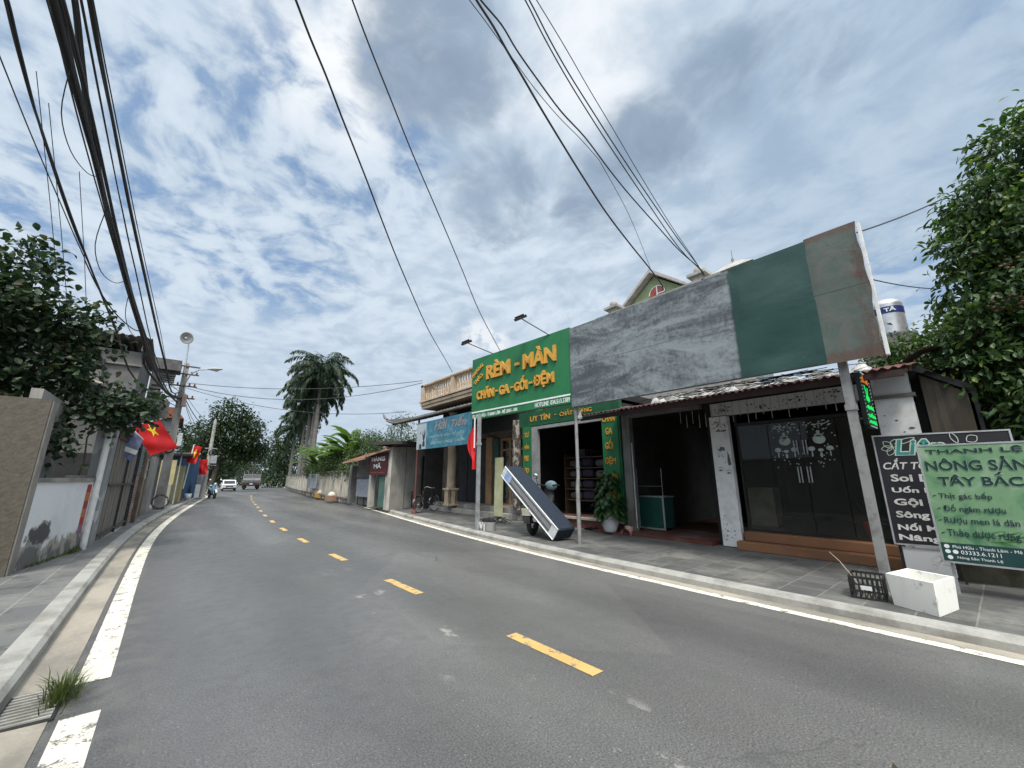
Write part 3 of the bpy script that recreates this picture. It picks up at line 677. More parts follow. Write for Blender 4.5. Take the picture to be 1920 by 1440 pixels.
mb.grid(tatter, 90, 3); t.part('torn_sheet', mb, M('torn_pale_sheet', (.60, .60, .58), .8, (.3, .3, .3), 7, (.45, .6)))
mb = MB()
for i in range(34):
    y0 = rng.uniform(1.1, 4.6); p = [(7.55 + rng.normal(0, .03), y0 + rng.normal(0, .06) * j + .13 * j * rng.choice([-1, 1]), 3.03 + .05 * j + rng.normal(0, .02)) for j in range(4)]
    mb.tube(p, .006, 5)
t.part('dead_twigs', mb, DARKMETAL)

# salon
t = T('salon', 'hair salon with dark glass doors, white printed side panels and an orange step', 'shop', (FX, 2.4, .12))
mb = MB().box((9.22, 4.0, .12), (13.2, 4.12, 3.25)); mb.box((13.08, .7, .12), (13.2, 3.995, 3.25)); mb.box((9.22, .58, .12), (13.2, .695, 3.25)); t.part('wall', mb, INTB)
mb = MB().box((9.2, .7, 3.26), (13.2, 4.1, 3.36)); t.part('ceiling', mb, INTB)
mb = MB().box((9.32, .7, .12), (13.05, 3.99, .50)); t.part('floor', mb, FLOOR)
mb = MB().box((8.80, 1.10, .12), (9.32, 3.62, .285), .012); mb.box((9.00, 1.10, .287), (9.32, 3.54, .455), .012); t.part('step', mb, ORANGE)
mb = MB().box((8.99, 3.58, .14), (9.12, 3.96, 2.82)); pn = t.part('side_panel', mb, OFFWHITE)
# printed face of the panel: two eyes, hair and flowers
mb = MB(); o = Vector((8.988, 3.96, 0)); 
def pl(poly, mb=None): return mb.prism(poly, o, U_R, UP, (-1, 0, 0), .003)
def arc(cx, cz, w, h, th, n=10):
    a = [(cx - w + 2 * w * i / n, cz + h * math.sin(math.pi * i / n)) for i in range(n + 1)]; b = [(x, z - th * math.sin(math.pi * (i + .4) / (n + .8))) for i, (x, z) in enumerate(a)]
    return a + b[::-1]
for cx, cz in ((.13, 1.66), (.29, 1.60)):
    pl(arc(cx, cz, .055, .03, .022), mb); pl(arc(cx, cz + .045, .062, .032, .012), mb)
    pl([(cx - .012 + .02 * math.cos(k * .8), cz + .004 + .018 * math.sin(k * .8)) for k in range(8)], mb)
pl([(.10, 2.10), (.16, 2.13), (.18, 2.17), (.26, 2.15), (.26, 2.07), (.20, 2.09), (.17, 2.06), (.12, 2.10)], mb)
pl([(.31, 2.08), (.335, 1.95), (.36, 1.78), (.30, 1.76), (.29, 1.86)], mb)
pl([(.10, 2.50), (.18, 2.55), (.22, 2.51), (.30, 2.53), (.36, 2.50), (.28, 2.485), (.2, 2.49)], mb)
for i in range(70):
    zz = rng.choice([rng.uniform(2.56, 2.72), rng.uniform(.25, .75), rng.uniform(1.8, 2.0)], p=[.3, .5, .2]); uu = rng.uniform(.05, .34); r_ = rng.uniform(.005, .022); a0 = rng.uniform(0, 6)
    pl([(uu + r_ * rng.uniform(.4, 1.2) * math.cos(a0 + k * 1.05), zz + r_ * rng.uniform(.3, 1) * math.sin(a0 + k * 1.05)) for k in range(6)], mb)
t.part('printed_figure', mb, M('grey_print', (.13, .14, .15), .6, bump=0), pn)
mb = MB().box((9.02, 1.18, 2.84), (9.14, 3.92, 3.12)); t.part('fascia', mb, FLORAL)
mb = MB()
for i in range(60):
    y0, z0_ = [(2.9, 2.95), (2.35, 3.0), (1.75, 3.02), (3.6, 2.93)][i % 4]; yy = y0 + rng.normal(0, .13); zz = z0_ + rng.normal(0, .05); r_ = rng.uniform(.012, .03); a0 = rng.uniform(0, 6)
    mb.prism([(r_ * math.cos(a0 + k * .9) * (1 if k % 2 else .5), r_ * .7 * math.sin(a0 + k * .9)) for k in range(7)], (9.018, yy, zz), U_R, UP, (-1, 0, 0), .002)
t.part('leaf_print', mb, M('dark_print', (.07, .065, .06), .6, bump=0))
mb = MB().box((9.0, .70, .14), (9.14, 1.17, 2.80)); rp = t.part('side_panel', mb, OFFWHITE)
mb = MB().box((9.01, .70, 2.86), (9.15, 1.17, 3.24)); t.part('fascia', mb, FLORAL)
mb = MB().box((8.96, .66, 2.80), (9.16, 1.19, 2.858)); t.part('ledge', mb, CONC_D)
mb = MB(); o = Vector((8.998, 1.17, 0))
for i in range(14):
    zz = rng.choice([rng.uniform(2.15, 2.3), rng.uniform(.4, 1.6), rng.uniform(2.3, 2.7)]); uu = rng.uniform(.02, .45) if zz > 2 else rng.uniform(.01, .14); r_ = rng.uniform(.01, .035); a0 = rng.uniform(0, 6)
    pl([(uu + r_ * math.cos(a0 + k * 1.05) * rng.uniform(.5, 1.4), zz + .6 * r_ * math.sin(a0 + k * 1.05)) for k in range(6)], mb)
t.part('leaf_print', mb, M('grey_print', None), rp)
mb = MB()
for y in (3.50, 1.22): mb.box((9.21, y - .017, .46), (9.26, y + .017, 2.84))
mb.box((9.20, 1.19, .46), (9.27, 3.53, .50)); mb.box((9.20, 1.19, 2.60), (9.27, 3.53, 2.66)); t.part('door_frame', mb, M('near_black_frame', (.025, .024, .023), .5))
for a, b in ((2.925, 3.48), (2.365, 2.915), (1.805, 2.355), (1.24, 1.795)):
    gl = t.part('glass_door', MB().box((9.23, a, .505), (9.238, b, 2.595)), GLASS)
    if a in (2.365, 1.805):
        yh = a + .07 if a > 2 else b - .07
        hd = MB()
        for z0_, z1_ in ((1.95, 2.22), (1.42, 1.72)):
            hd.tube([(9.19, yh, z0_), (9.19, yh, z1_)], .012, 8); hd.tube([(9.19, yh + .05, z0_), (9.19, yh + .05, z1_)], .012, 8)
        t.part('handle', hd, GALV, gl)
        st = MB(); yc = (a + b) / 2
        def blob(cy, cz, ry, rz, n=14): st.prism([(ry * math.cos(6.283 * k / n), rz * math.sin(6.283 * k / n)) for k in range(n)], (9.228, cy, cz), U_R, UP, (-1, 0, 0), .001)
        blob(yc, 2.22, .10, .085); blob(yc, 2.30, .07, .03); blob(yc, 2.36, .03, .03); blob(yc - .14, 2.05, .055, .045); blob(yc + .14, 2.05, .055, .045); blob(yc, 2.02, .045, .03); blob(yc, 1.93, .02, .05); blob(yc - .14, 1.95, .012, .05); blob(yc + .14, 1.95, .012, .05)
        for i in range(26): blob(a + rng.uniform(0, .5), rng.uniform(1.7, 2.58), .012, .012, 6)
        for i in range(30): blob(a + rng.uniform(.02, .48), 2.5 + rng.normal(0, .04), rng.uniform(.01, .03), .012, 6)
        t.part('frosted_print', st, M('frosted_print', (.50, .60, .56), .7, bump=0), gl)
mb = MB().box((12.2, 1.0, .5), (12.9, 3.6, 2.3)); t.part('back_shelf', mb, M('dim_shelf', (.06, .055, .05), .8))
mb = MB().box((9.9, 3.2, .5), (10.3, 3.7, 1.3)); t.part('counter', mb, M('pale_counter', (.30, .32, .32), .6))
# plant in a red pot just inside
t = T('potted_plant', 'small plant in a red pot behind the salon glass', 'potted plant', (9.62, 1.62, .5))
mb = MB().lathe((9.62, 1.62, .5), [(0, 0), (.10, 0), (.14, .25), (.13, .25), (0, .22)], 16); t.part('pot', mb, M('red_pot', (.45, .04, .035), .5))
mb = MB()
for i in range(26):
    a = rng.uniform(0, 6.28); ln = rng.uniform(.2, .45); p0 = Vector((9.62, 1.62, .72)); p1 = p0 + Vector((ln * .5 * math.cos(a), ln * .5 * math.sin(a), ln)); sd_ = Vector((-math.sin(a), math.cos(a), 0)) * .02
    mb.add([p0 - sd_ * .3, p0 + sd_ * .3, (p0 + p1) / 2 + sd_, p1 + Vector((0, 0, .02)), (p0 + p1) / 2 - sd_], [(0, 1, 2, 3, 4)])
t.part('leaves', mb, LEAF_S)

# icicle light tubes hanging across the salon front
t = T('icicle_lights', 'string of thin white icicle light tubes hanging from the awning across the salon front', 'string lights', (8.3, 2.6, 2.95))
mb = MB(); ys_ = [4.25 - i * .135 for i in range(25)]
mb.tube([(8.30, y, 3.05 - .03 * (i % 2)) for i, y in enumerate(ys_)], .005, 5)
drops = []
for i, y in enumerate(ys_):
    l0 = rng.uniform(.05, .28); mb.tube([(8.30, y, 3.05), (8.30, y + .01, 3.05 - l0)], .003, 5); drops.append((y + .01, 3.05 - l0))
t.part('wire', mb, DARKMETAL)
for y, z in drops[:24]:
    t.part('light_tube', MB().tube([(8.30, y, z), (8.30, y, z - .27)], .007, 6), M('dull_tube', (.32, .32, .31), .5))

# passage
t = T('passage', 'dark open passage with a red tiled floor between curtain shop and salon', 'passage', (FX, 5.2, .12))
mb = MB().box((8.85, 4.13, .12), (14.9, 6.44, .20)); t.part('floor', mb, REDTILE)
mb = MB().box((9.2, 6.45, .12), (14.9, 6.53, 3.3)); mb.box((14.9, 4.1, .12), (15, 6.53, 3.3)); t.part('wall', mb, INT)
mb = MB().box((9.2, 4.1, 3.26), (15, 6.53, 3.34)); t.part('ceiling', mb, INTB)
mb = MB().box((9.08, 6.10, .12), (9.26, 6.34, 3.40), .01); t.part('pillar', mb, CONC_D)
mb = MB().box((9.0, 4.14, 3.06), (9.12, 6.08, 3.24)); t.part('lintel', mb, CONC_D)
mb = MB().tube([(9.0, 6.0, .30), (9.0, 6.0, 2.4)], .018, 8); t.part('drainpipe', mb, GALV)
mb = MB().lathe((8.98, 6.08, .12), [(.085, 0), (.10, .10), (.105, .17), (.085, .21), (.085, .02)], 16)
single('drain_elbow', MB().tube([(8.93, 6.20, .32), (8.90, 6.2, .23), (8.84, 6.2, .17), (8.76, 6.2, .16)], [.105, .115, .13, .14], 14, False), M('pink_clay', (.50, .31, .28), .8), (8.9, 6.2, .12), 'pale pink pipe elbow on the pavement at the foot of the grey pillar', 'pipe elbow')
t = T('cabinet', 'low green cabinet standing just inside the dark passage', 'cabinet', (9.75, 6.0, .2))
mb = MB().box((9.7, 5.66, .26), (10.2, 6.38, 1.02), .01); t.part('body', mb, M('sea_green_paint', (.014, .080, .058), .5, (.010, .058, .042), 4))
mb = MB().box((9.68, 5.64, 1.02), (10.22, 6.40, 1.05)); mb.box((9.685, 5.64, .22), (9.705, 5.68, 1.02)); mb.box((9.685, 6.36, .22), (9.705, 6.40, 1.02)); mb.box((9.685, 5.68, .22), (9.705, 6.36, .26)); t.part('trim', mb, GALV)
mb = MB()
for y in (5.65, 6.38): mb.tube([(9.7, y, 1.05), (9.7, y, 1.75)], .008, 6)
mb.tube([(9.7, 5.65, 1.3), (9.7, 6.38, 1.3)], .008, 6); t.part('rack', mb, GALV)

# curtain shop front
t = T('curtain_shop', 'curtain and mattress shop with a green lettered surround and dark open doorway', 'shop', (FX, 8.4, .12))
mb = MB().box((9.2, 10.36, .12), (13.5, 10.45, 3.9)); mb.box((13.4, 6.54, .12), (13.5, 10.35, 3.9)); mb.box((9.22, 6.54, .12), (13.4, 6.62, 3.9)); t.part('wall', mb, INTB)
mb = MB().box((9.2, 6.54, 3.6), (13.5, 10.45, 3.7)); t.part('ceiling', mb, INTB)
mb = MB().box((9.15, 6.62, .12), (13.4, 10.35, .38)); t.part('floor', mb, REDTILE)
mb = MB().box((9.02, 6.40, .36), (9.16, 10.3, .42)); t.part('sill', mb, M('pale_sill', (.45, .42, .36), .7))
mb = MB().box((9.06, 6.40, .12), (9.148, 10.3, .358)); t.part('riser', mb, M('red_riser', (.15, .055, .045), .7, (.08, .035, .03), 3))
mb = MB().box((9.02, 6.34, 3.22), (9.16, 10.52, 3.72)); bd = t.part('header_board', mb, GREEN_D)
o = (9.018, 10.4, 0)
t.part('lettering', tx([('UY TÍN', (.46, 3.37, 1.42, 3.60)), ('-', (1.62, 3.47, 1.70, 3.50)), ('CHẤT LƯỢNG', (1.85, 3.37, 3.13, 3.60))], None, o, U_R, .012, .02), YEL, bd)
mb = MB().box((9.02, 6.42, .43), (9.16, 6.95, 3.218)); rb = t.part('lettered_column', mb, GREEN)
o = (9.018, 6.95, 0); mb = MB()
for s_, a, b, zz, h in (('CHĂN', .03, .46, 3.06, .20), ('GA', .13, .35, 2.70, .17), ('GỐI', .10, .36, 2.30, .27), ('ĐỆM', .07, .42, 1.86, .24)): text(mb, s_, o, U_R, UP, (a, zz - .02, b, zz + h), .012, .03)
t.part('lettering', mb, YEL, rb)
mb = MB()
for zz in (1.42, .96): mb.box((9.005, 6.50, zz), (9.018, 6.84, zz + .20))
t.part('gold_plate', mb, YEL, rb)
mb = MB().box((9.04, 6.36, .14), (9.2, 6.418, 3.2)); t.part('corner_post', mb, GREEN_D)
mb = MB().box((9.02, 9.92, .43), (9.16, 10.34, 3.218)); lb = t.part('lettered_column', mb, GREEN)
o = (9.018, 10.34, 0); mb = MB()
for s_, zz in (('TƯ', 2.86), ('VẤN', 2.46), ('MAY', 2.06), ('ĐO', 1.66)): text(mb, s_, o, U_R, UP, (.10, zz, .32, zz + .19), .012, .03)
t.part('lettering', mb, YEL, lb)
mb = MB().box((9.03, 9.62, .43), (9.15, 9.90, 3.2)); mb.box((9.03, 6.97, 3.10), (9.15, 9.60, 3.2)); t.part('door_frame', mb, M('grey_door_frame', (.30, .31, .32), .6))
mb = MB().box((11.2, 6.9, .38), (12.8, 9.9, .80)); mb.box((12.6, 6.7, .8), (13.3, 10.2, 2.6)); t.part('bed_stack', mb, M('navy_bedding', (.025, .03, .06), .9, (.04, .05, .09), 3))
mb = MB().box((10.4, 7.15, .38), (10.9, 7.7, .80)); mb.box((10.42, 7.15, .80), (10.5, 7.7, 1.25)); t.part('stool', mb, M('grey_plastic', (.16, .17, .18), .6))
mb = MB()
for i in range(5): mb.box((10.8 + .35 * i, 9.1, 1.9), (11.0 + .35 * i, 9.5, 2.5))
t.part('hung_fabric', mb, M('pale_fabric', (.24, .24, .25), .9))
for k, (y0, c_) in enumerate(((7.2, (.03, .05, .14)), (7.75, (.16, .16, .17)), (8.3, (.05, .04, .07)), (8.85, (.13, .12, .11)))):
    mb = MB()
    for j in range(4): mb.box((10.2, y0, .85 + j * .34), (10.75, y0 + .46, 1.12 + j * .34 - .05 * (k % 2)), .05)
    t.part('folded_bedding', mb, M('bedding_%s' % 'abcd'[k], c_, .9, None, 4))
mb = MB()
for z in (.80, 1.14, 1.48, 1.82, 2.16): mb.box((10.15, 7.1, z), (10.8, 9.45, z + .03))
for y in (7.08, 9.45): mb.box((10.15, y, .38), (10.8, y + .03, 2.3))
t.part('shelf', mb, M('shelf_wood', (.12, .08, .05), .7))
single('tiled_slab', MB().box((8.72, 6.3, .125), (9.03, 7.2, .165)), M('red_slab', (.16, .06, .05), .8), (8.9, 6.7, .12), 'flat reddish slab under the plant pot by the shop', 'slab')
for y_, l_ in ((7.36, 'pair of black shoes left of the white plant pot'),):
    t = T('shoes', l_, 'shoes', (8.95, y_, .12))
    for d in (-.09, .09):
        mb = MB().grid(lambda a, b: (8.98 - .26 * a, y_ + d + .045 * math.sin(b * math.pi * 2) * (1 - .35 * abs(a - .4)), .125 + .05 + .05 * math.cos(b * math.pi * 2) * (1 - .5 * a)), 6, 10); t.part('shoe', mb, BLACK)

mb = MB().tube([(8.98, 10.62, .47), (8.96, 10.62, 1.4), (9.0, 10.64, 2.4), (8.97, 10.62, 3.5)], [.15, .14, .15, .13], 12)
single('peeling_pillar', mb, M('mottled_pillar', (.32, .29, .25), .9, (.06, .05, .045), 7, (.42, .54), (1, 1, .6), .2, 30, bump=.6, bdist=.02), (8.97, 10.62, .47), 'rough mottled pillar under the left part of the green sign', 'pillar')
# white pot with a leafy climber
t = T('potted_plant', 'tall leafy plant in a white round pot against the green column', 'potted plant', (8.78, 6.66, .165))
mb = MB().lathe((8.78, 6.66, .165), [(0, 0), (.13, 0), (.16, .03), (.215, .20), (.225, .30), (.19, .37), (.205, .40), (.185, .40), (.17, .36), (0, .34)], 24); t.part('pot', mb, M('white_ceramic', (.70, .71, .74), .35, (.6, .6, .62), 5))
def leaf(mb, p, d, n, L, W, droop=.3, tip=.0):
    """one bent leaf: base point, direction, up normal"""
    d = Vector(d).normalized(); n = Vector(n); n = (n - d * n.dot(d));
    n = n.normalized() if n.length > 1e-4 else d.orthogonal().normalized(); s_ = d.cross(n)
    p = Vector(p); m1 = p + d * L * .38 - n * L * droop * .12; m2 = p + d * L * .75 - n * L * droop * .45; e = p + d * L - n * L * droop
    mb.add([p, m1 + s_ * W * .5 + n * W * .12, m1, m1 - s_ * W * .5 + n * W * .12, m2 + s_ * W * .36, m2, m2 - s_ * W * .36, e],
           [(0, 2, 1), (0, 3, 2), (1, 2, 5, 4), (2, 3, 6, 5), (4, 5, 7), (5, 6, 7)])
mb = MB()
for i in range(330):
    h = rng.beta(1.1, 1.3); a = rng.uniform(0, 6.28); rr = (.36 * (1 - h) ** .6 + .12) * rng.uniform(.5, 1); z = .52 + 1.18 * h
    d = Vector((math.cos(a), math.sin(a), rng.uniform(-.7, .2))); p = Vector((8.78 + rr * .75 * math.cos(a), 6.66 + rr * .75 * math.sin(a), z))
    leaf(mb, p, d, (0, 0, 1), rng.uniform(.15, .25), rng.uniform(.09, .14), .4)
t.part('foliage', mb, LEAF_S)
t.part('stem', MB().tube([(8.78, 6.66, .5), (8.8, 6.67, 1.1), (8.78, 6.66, 1.62)], .025, 6), BARK)

# ================================================================== balcony house
t = T('balcony_house', 'house with a cream baluster balcony, tan column and dark curled tile eave', 'house', (9.4, 14, .12))
mb = MB().box((9.02, 10.58, .12), (9.62, 16.9, .30), .01); t.part('step', mb, CONC)
mb = MB().box((9.25, 10.62, .30), (10.3, 16.8, .47), .01); t.part('porch', mb, CONC)
mb = MB().box((10.1, 10.6, .47), (10.25, 11.2, 4.7)); mb.box((10.1, 12.95, .47), (10.25, 13.35, 4.7)); mb.box((10.1, 11.2, 3.1), (10.25, 12.95, 4.7)); mb.box((10.1, 13.35, 3.2), (10.25, 17.6, 4.7)); mb.box((10.1, 16.4, .47), (10.25, 17.6, 3.2)); t.part('wall', mb, M('brownish_render', (.20, .165, .14), .85, (.12, .10, .09), 2))
mb = MB().box((9.15, 17.6, .1), (16, 17.75, 4.0)); mb.box((10.25, 10.46, .1), (16, 10.6, 4.7)); mb.box((16, 10.46, .1), (16.1, 17.75, 4.7)); t.part('rear_wall', mb, INT)
mb = MB().box((10.26, 10.6, .4), (15.9, 17.6, .47)); t.part('floor', mb, FLOOR)
mb = MB().box((9.95, 13.40, .47), (10.2, 13.80, 3.2), .02); t.part('pilaster', mb, M('orange_tan', (.42, .25, .13), .75, (.28, .17, .10), 2))
mb = MB().box((10.0, 13.0, .47), (10.09, 13.34, 3.1)); t.part('shutter', mb, M('teal_shutter', (.04, .11, .10), .6))
d = t.part('door', MB().box((10.16, 11.22, .47), (10.2, 12.94, 3.1)), GLASS)
mb = MB()
for y in (11.22, 11.78, 12.34, 12.9): mb.box((10.09, y - .045, .47), (10.158, y + .045, 3.08))
for z in (.5, 1.45, 2.62, 3.05): mb.box((10.10, 11.22, z - .04), (10.156, 12.94, z + .04))
t.part('door_frame', mb, TAN, d)
mb = MB()
for y0 in (13.9, 14.7, 15.5): mb.box((10.14, y0, .47), (10.19, y0 + .74, 3.15), .01)
t.part('shutter', mb, M('dark_shutter', (.05, .05, .055), .7))
# column
mb = MB().box((8.82, 14.80, .47), (9.22, 15.20, 1.02)); mb.box((8.76, 14.74, 1.02), (9.28, 15.26, 1.10), .015); mb.box((8.79, 14.77, .40), (9.25, 15.23, .47))
for s_ in (-1, 1): mb.box((9.02 - .205, 15 - .2, .5), (9.02 - .2, 15 - .16, 1.0)); mb.box((9.02 - .205, 15 + .16, .5), (9.02 - .2, 15 + .2, 1.0)); mb.box((8.86, 14.79, .5), (8.90, 14.8, 1.0)); mb.box((9.14, 14.79, .5), (9.18, 14.8, 1.0))
cl_ = t.part('column', mb, CREAM)
t.part('shaft', MB().lathe((9.02, 15, 1.1), [(.20, 0), (.20, .05), (.175, .09), (.165, 1.4), (.155, 3.1), (.18, 3.16), (.21, 3.22)], 20), CREAM, cl_)
# balcony
mb = MB().box((8.15, 10.7, 4.70), (10.3, 16.5, 4.86), .03); mb.box((8.20, 10.75, 4.58), (10.3, 16.45, 4.69)); mb.box((8.1, 10.65, 4.87), (8.42, 16.55, 4.93)); bal = t.part('balcony', mb, CREAM)
mb = MB().box((8.12, 10.7, 5.60), (8.40, 16.5, 5.70), .02); mb.box((8.12, 16.22, 5.60), (10.3, 16.5, 5.70), .02); mb.box((8.14, 16.2, 4.93), (8.38, 16.48, 5.6)); mb.box((8.14, 13.6, 4.93), (8.38, 13.85, 5.6)); mb.box((8.14, 10.8, 4.93), (8.38, 11.0, 5.6)); mb.box((10.0, 16.2, 4.93), (10.25, 16.48, 5.6)); t.part('rail', mb, CREAM, bal)
bp = [(.05, 0), (.055, .03), (.03, .07), (.065, .22), (.06, .30), (.03, .44), (.035, .48), (.055, .60), (.055, .67)]
pos = [(8.26, y) for y in np.arange(11.15, 13.5, .19)] + [(8.26, y) for y in np.arange(14.0, 16.15, .19)] + [(x, 16.34) for x in np.arange(8.55, 9.95, .2)]
for x, y in pos: t.part('baluster', MB().lathe((x, y, 4.93), bp, 8), CREAM, bal)
mb = MB().box((10.3, 10.7, 4.7), (16, 17.7, 4.86)); t.part('roof_slab', mb, CONC_D)
# curled tile eave
t = T('tiled_eave', 'dark tiled eave with an upturned corner hanging under the cream balcony', 'eave', (8, 14.5, 4.2))
def eave(a, b):
    y = 10.7 + 8.1 * a; x = 7.55 + 1.9 * b; cur = max(0, (a - .82) / .18)
    z = 4.08 + .55 * b + .24 * cur ** 2 * (1 - b) + .02 * math.sin(y * 26) ; return (x, y, z)
mb = MB().grid(eave, 190, 6); t.part('tiles', mb, M('dark_roof_tiles', (.07, .062, .058), .85, (.045, .042, .042), 5, streak=((.13, .11, .10), 8, .5)))
mb = MB().tube([(7.56, 10.7 + 8.1 * a, 4.02 + .24 * max(0, (a - .82) / .18) ** 2) for a in np.linspace(0, 1, 30)], .055, 8); mb.tube([(7.56, 18.75, 4.3), (7.50, 18.95, 4.42), (7.46, 19.1, 4.62)], [.06, .07, .03], 8); t.part('edge_roll', mb, CONC_D)
mb = MB()
for y in np.arange(11, 18.6, .6): mb.bar((7.6, y, 4.0), (9.4, y, 4.5), .05, .07)
t.part('rafters', mb, RUSTY)
mb = MB().box((9.42, 10.7, 3.3), (9.5, 16.6, 4.6)); t.part('back_board', mb, INTB)

# printed banner sign below that eave
t = T('shop_sign', 'blue printed tailor shop sign with white script hanging under the tiled eave', 'shop sign', (7.4, 13.1, 2.65))
mb = MB().box((7.40, 11.15, 2.63), (7.46, 15.12, 3.72)); t.part('panel', mb, PRINTB)
mb = MB().box((7.392, 14.32, 2.64), (7.398, 15.11, 3.66)); w_ = t.part('white_panel', mb, M('white_print', (.40, .45, .48), .5, (.33, .37, .41), 3, bump=0))
mb = MB(); o = (7.390, 15.11, 2.64)
def pp(mb, poly): return mb.prism(poly, o, U_R, UP, (-1, 0, 0), .002)
pp(mb, [(.52, .10), (.72, .10), (.70, .30), (.64, .34), (.70, .44), (.74, .62), (.66, .80), (.62, .55), (.56, .55), (.54, .74), (.48, .58), (.54, .38), (.58, .32), (.52, .26)])
pp(mb, [(.24, .02), (.44, .02), (.44, .20), (.24, .20)]); pp(mb, [(.22, .60), (.34, .72), (.36, .60), (.30, .66)]); t.part('figure_print', mb, M('dark_figure', (.03, .05, .06), .6, bump=0), w_)
o = (7.40, 15.12, 0)
t.part('lettering', tx([('Hải', (1.45, 3.30, 2.42, 3.68)), ('Tiến', (2.70, 3.30, 3.70, 3.66))], None, o, U_R, .006, .02, shear=.3), M('pale_script', (.28, .25, .24), .5, (.24, .20, .18), 5, bump=0))
t.part('lettering', tx([('CHUYÊN ĐỒ BẦU - ĐỒ KIỂU -', (1.04, 3.02, 3.66, 3.16)), ('TRANG PHỤC CÔNG SỞ - THƯỜNG', (1.14, 2.74, 3.68, 2.90))], None, o, U_R, .004, .01), M('pale_lettering', (.28, .42, .40), .5, bump=0))
mb = MB().tube([(7.62, 15.45, .12), (7.62, 15.45, 4.02)], .045, 10); mb.lathe((7.62, 15.45, .12), [(.12, 0), (.09, .10), (.05, .14)], 10)
single('steel_post', mb, REDPOST, (7.62, 15.45, .12), 'thin dark red steel post beside the parked bicycle', 'post')
mb = MB().tube([(6.46, 9.52, 2.35), (6.46, 9.52, 3.22)], .022, 8)
single('light_tube', mb, WHITEP, (6.46, 9.52, 2.8), 'short white light tube hanging from the left corner of the green sign', 'lamp')
single('light_bulb', MB().lathe((7.0, 6.0, 2.82), [(0, 0), (.05, .02), (.06, .07), (.03, .13), (.025, .22), (0, .22)], 12), OFFWHITE, (7, 6, 2.9), 'white bulb hanging beside the middle sign post under the grey hoarding', 'bulb')

# red flag furled at the post
def cloth_flag(name, label, pole0, pole1, fn, star=None, group=None, poler=.015, polem=None):
    if not polem and not star: return single(name, MB().grid(fn, 24, 16), RED, tuple(pole0), label, 'flag', group)
    t = T(name, label, 'flag', tuple(pole0), group)
    if polem: t.part('pole', MB().tube([pole0, pole1], poler, 8), polem)
    mb = MB().grid(fn, 24, 16); c = t.part('cloth', mb, RED)
    if star:
        cu, cv, r_ = star; pts = []
        for k in range(10):
            a = math.pi / 2 + k * math.pi / 5; rr = r_ if k % 2 == 0 else r_ * .40; pts.append((cu + rr * .667 * math.cos(a), cv - rr * math.sin(a)))
        sb = MB()
        for off in (.006, -.006):
            P = []
            for (a, b) in [(cu, cv)] + pts:
                p = Vector(fn(a, b)); e = .01; n = (Vector(fn(a + e, b)) - p).cross(Vector(fn(a, b + e)) - p).normalized(); P.append(p + n * off)
            sb.add(P, [(0, k, k % 10 + 1) for k in range(1, 11)])
        t.part('star', sb, STAR, c)
    return t
cloth_flag('flag', 'furled plain red flag hanging beside the post of the green sign', (6.48, 9.50, 3.15), (6.48, 9.50, 3.15),
           lambda a, b: (6.46 + .05 * math.sin(a * 9) * (.3 + b), 9.50 + (.06 + .42 * math.sin(min(1, b * 1.25) * math.pi) ** .8) * (a - .15), 3.10 - 1.35 * b - .12 * a * (1 - b)))

# bicycle -----------------------------------------------------------------
def wheel(t, c, r, ax, tyre_r, spokes=16, rimm=None, hub=.03):
    c = Vector(c); ax = Vector(ax).normalized(); a = ax.orthogonal().normalized(); b = ax.cross(a)
    def ring(rr, tr, n=28, k=6):
        vs = []; 
        for i in range(n):
            th = 6.2832 * i / n; rd = a * math.cos(th) + b * math.sin(th)
            for j in range(k):
                ph = 6.2832 * j / k; vs.append(c + rd * (rr + tr * math.cos(ph)) + ax * tr * math.sin(ph))
        fs = [(i * k + j, ((i + 1) % n) * k + j, ((i + 1) % n) * k + (j + 1) % k, i * k + (j + 1) % k) for i in range(n) for j in range(k)]
        return vs, fs
    mb = MB(); mb.add(*ring(r - tyre_r, tyre_r), True); w_ = t.part('wheel', mb, RUBBER)
    mb = MB(); mb.add(*ring(r - tyre_r * 2.2, tyre_r * .5), True)
    for i in range(spokes):
        th = 6.2832 * i / spokes; rd = a * math.cos(th) + b * math.sin(th); mb.tube([c + ax * hub * (1 if i % 2 else -1), c + rd * (r - tyre_r * 2.2)], .0025 if spokes > 10 else .012, 4)
    mb.tube([c - ax * hub * 1.6, c + ax * hub * 1.6], hub, 8); t.part('rim', mb, rimm or GALV, w_)
    return w_
t = T('bicycle', 'old dark bicycle leaning behind the red steel post', 'bicycle', (8.3, 15.75, .12), rz=R(24), local=True)
lean = Vector((0, .1, 1))
wheel(t, (-.50, 0, .33), .33, (0, 1, -.08), .018); wheel(t, (.55, 0, .33), .33, (.25, 1, -.08), .018)
mb = MB(); rw, fw, bb, st_, hd_ = Vector((-.5, 0, .33)), Vector((.55, 0, .33)), Vector((-.05, 0, .30)), Vector((-.20, .03, .74)), Vector((.38, .03, .76))
for p, q in ((bb, st_), (bb, hd_ - Vector((0, 0, .06))), (rw + Vector((0, .05, 0)), bb), (rw - Vector((0, .05, 0)), bb), (rw, st_), (hd_, fw + Vector((0, .05, 0))), (hd_, fw - Vector((0, .05, 0))), (hd_, hd_ + Vector((-.05, .01, .18))), (bb, hd_ - Vector((.0, 0, .2)))): mb.tube([p, q], .016, 7)
t.part('frame', mb, DARKMETAL)
t.part('saddle', MB().grid(lambda a, b: (-.36 + .28 * a, .03 + .09 * (1 - .75 * a) * math.cos(b * math.pi) , .86 + .04 * math.sin(b * math.pi) - .01 * a), 6, 8), BLACK)
t.part('seat_post', MB().tube([st_, (-.23, .03, .86)], .014, 6), GALV)
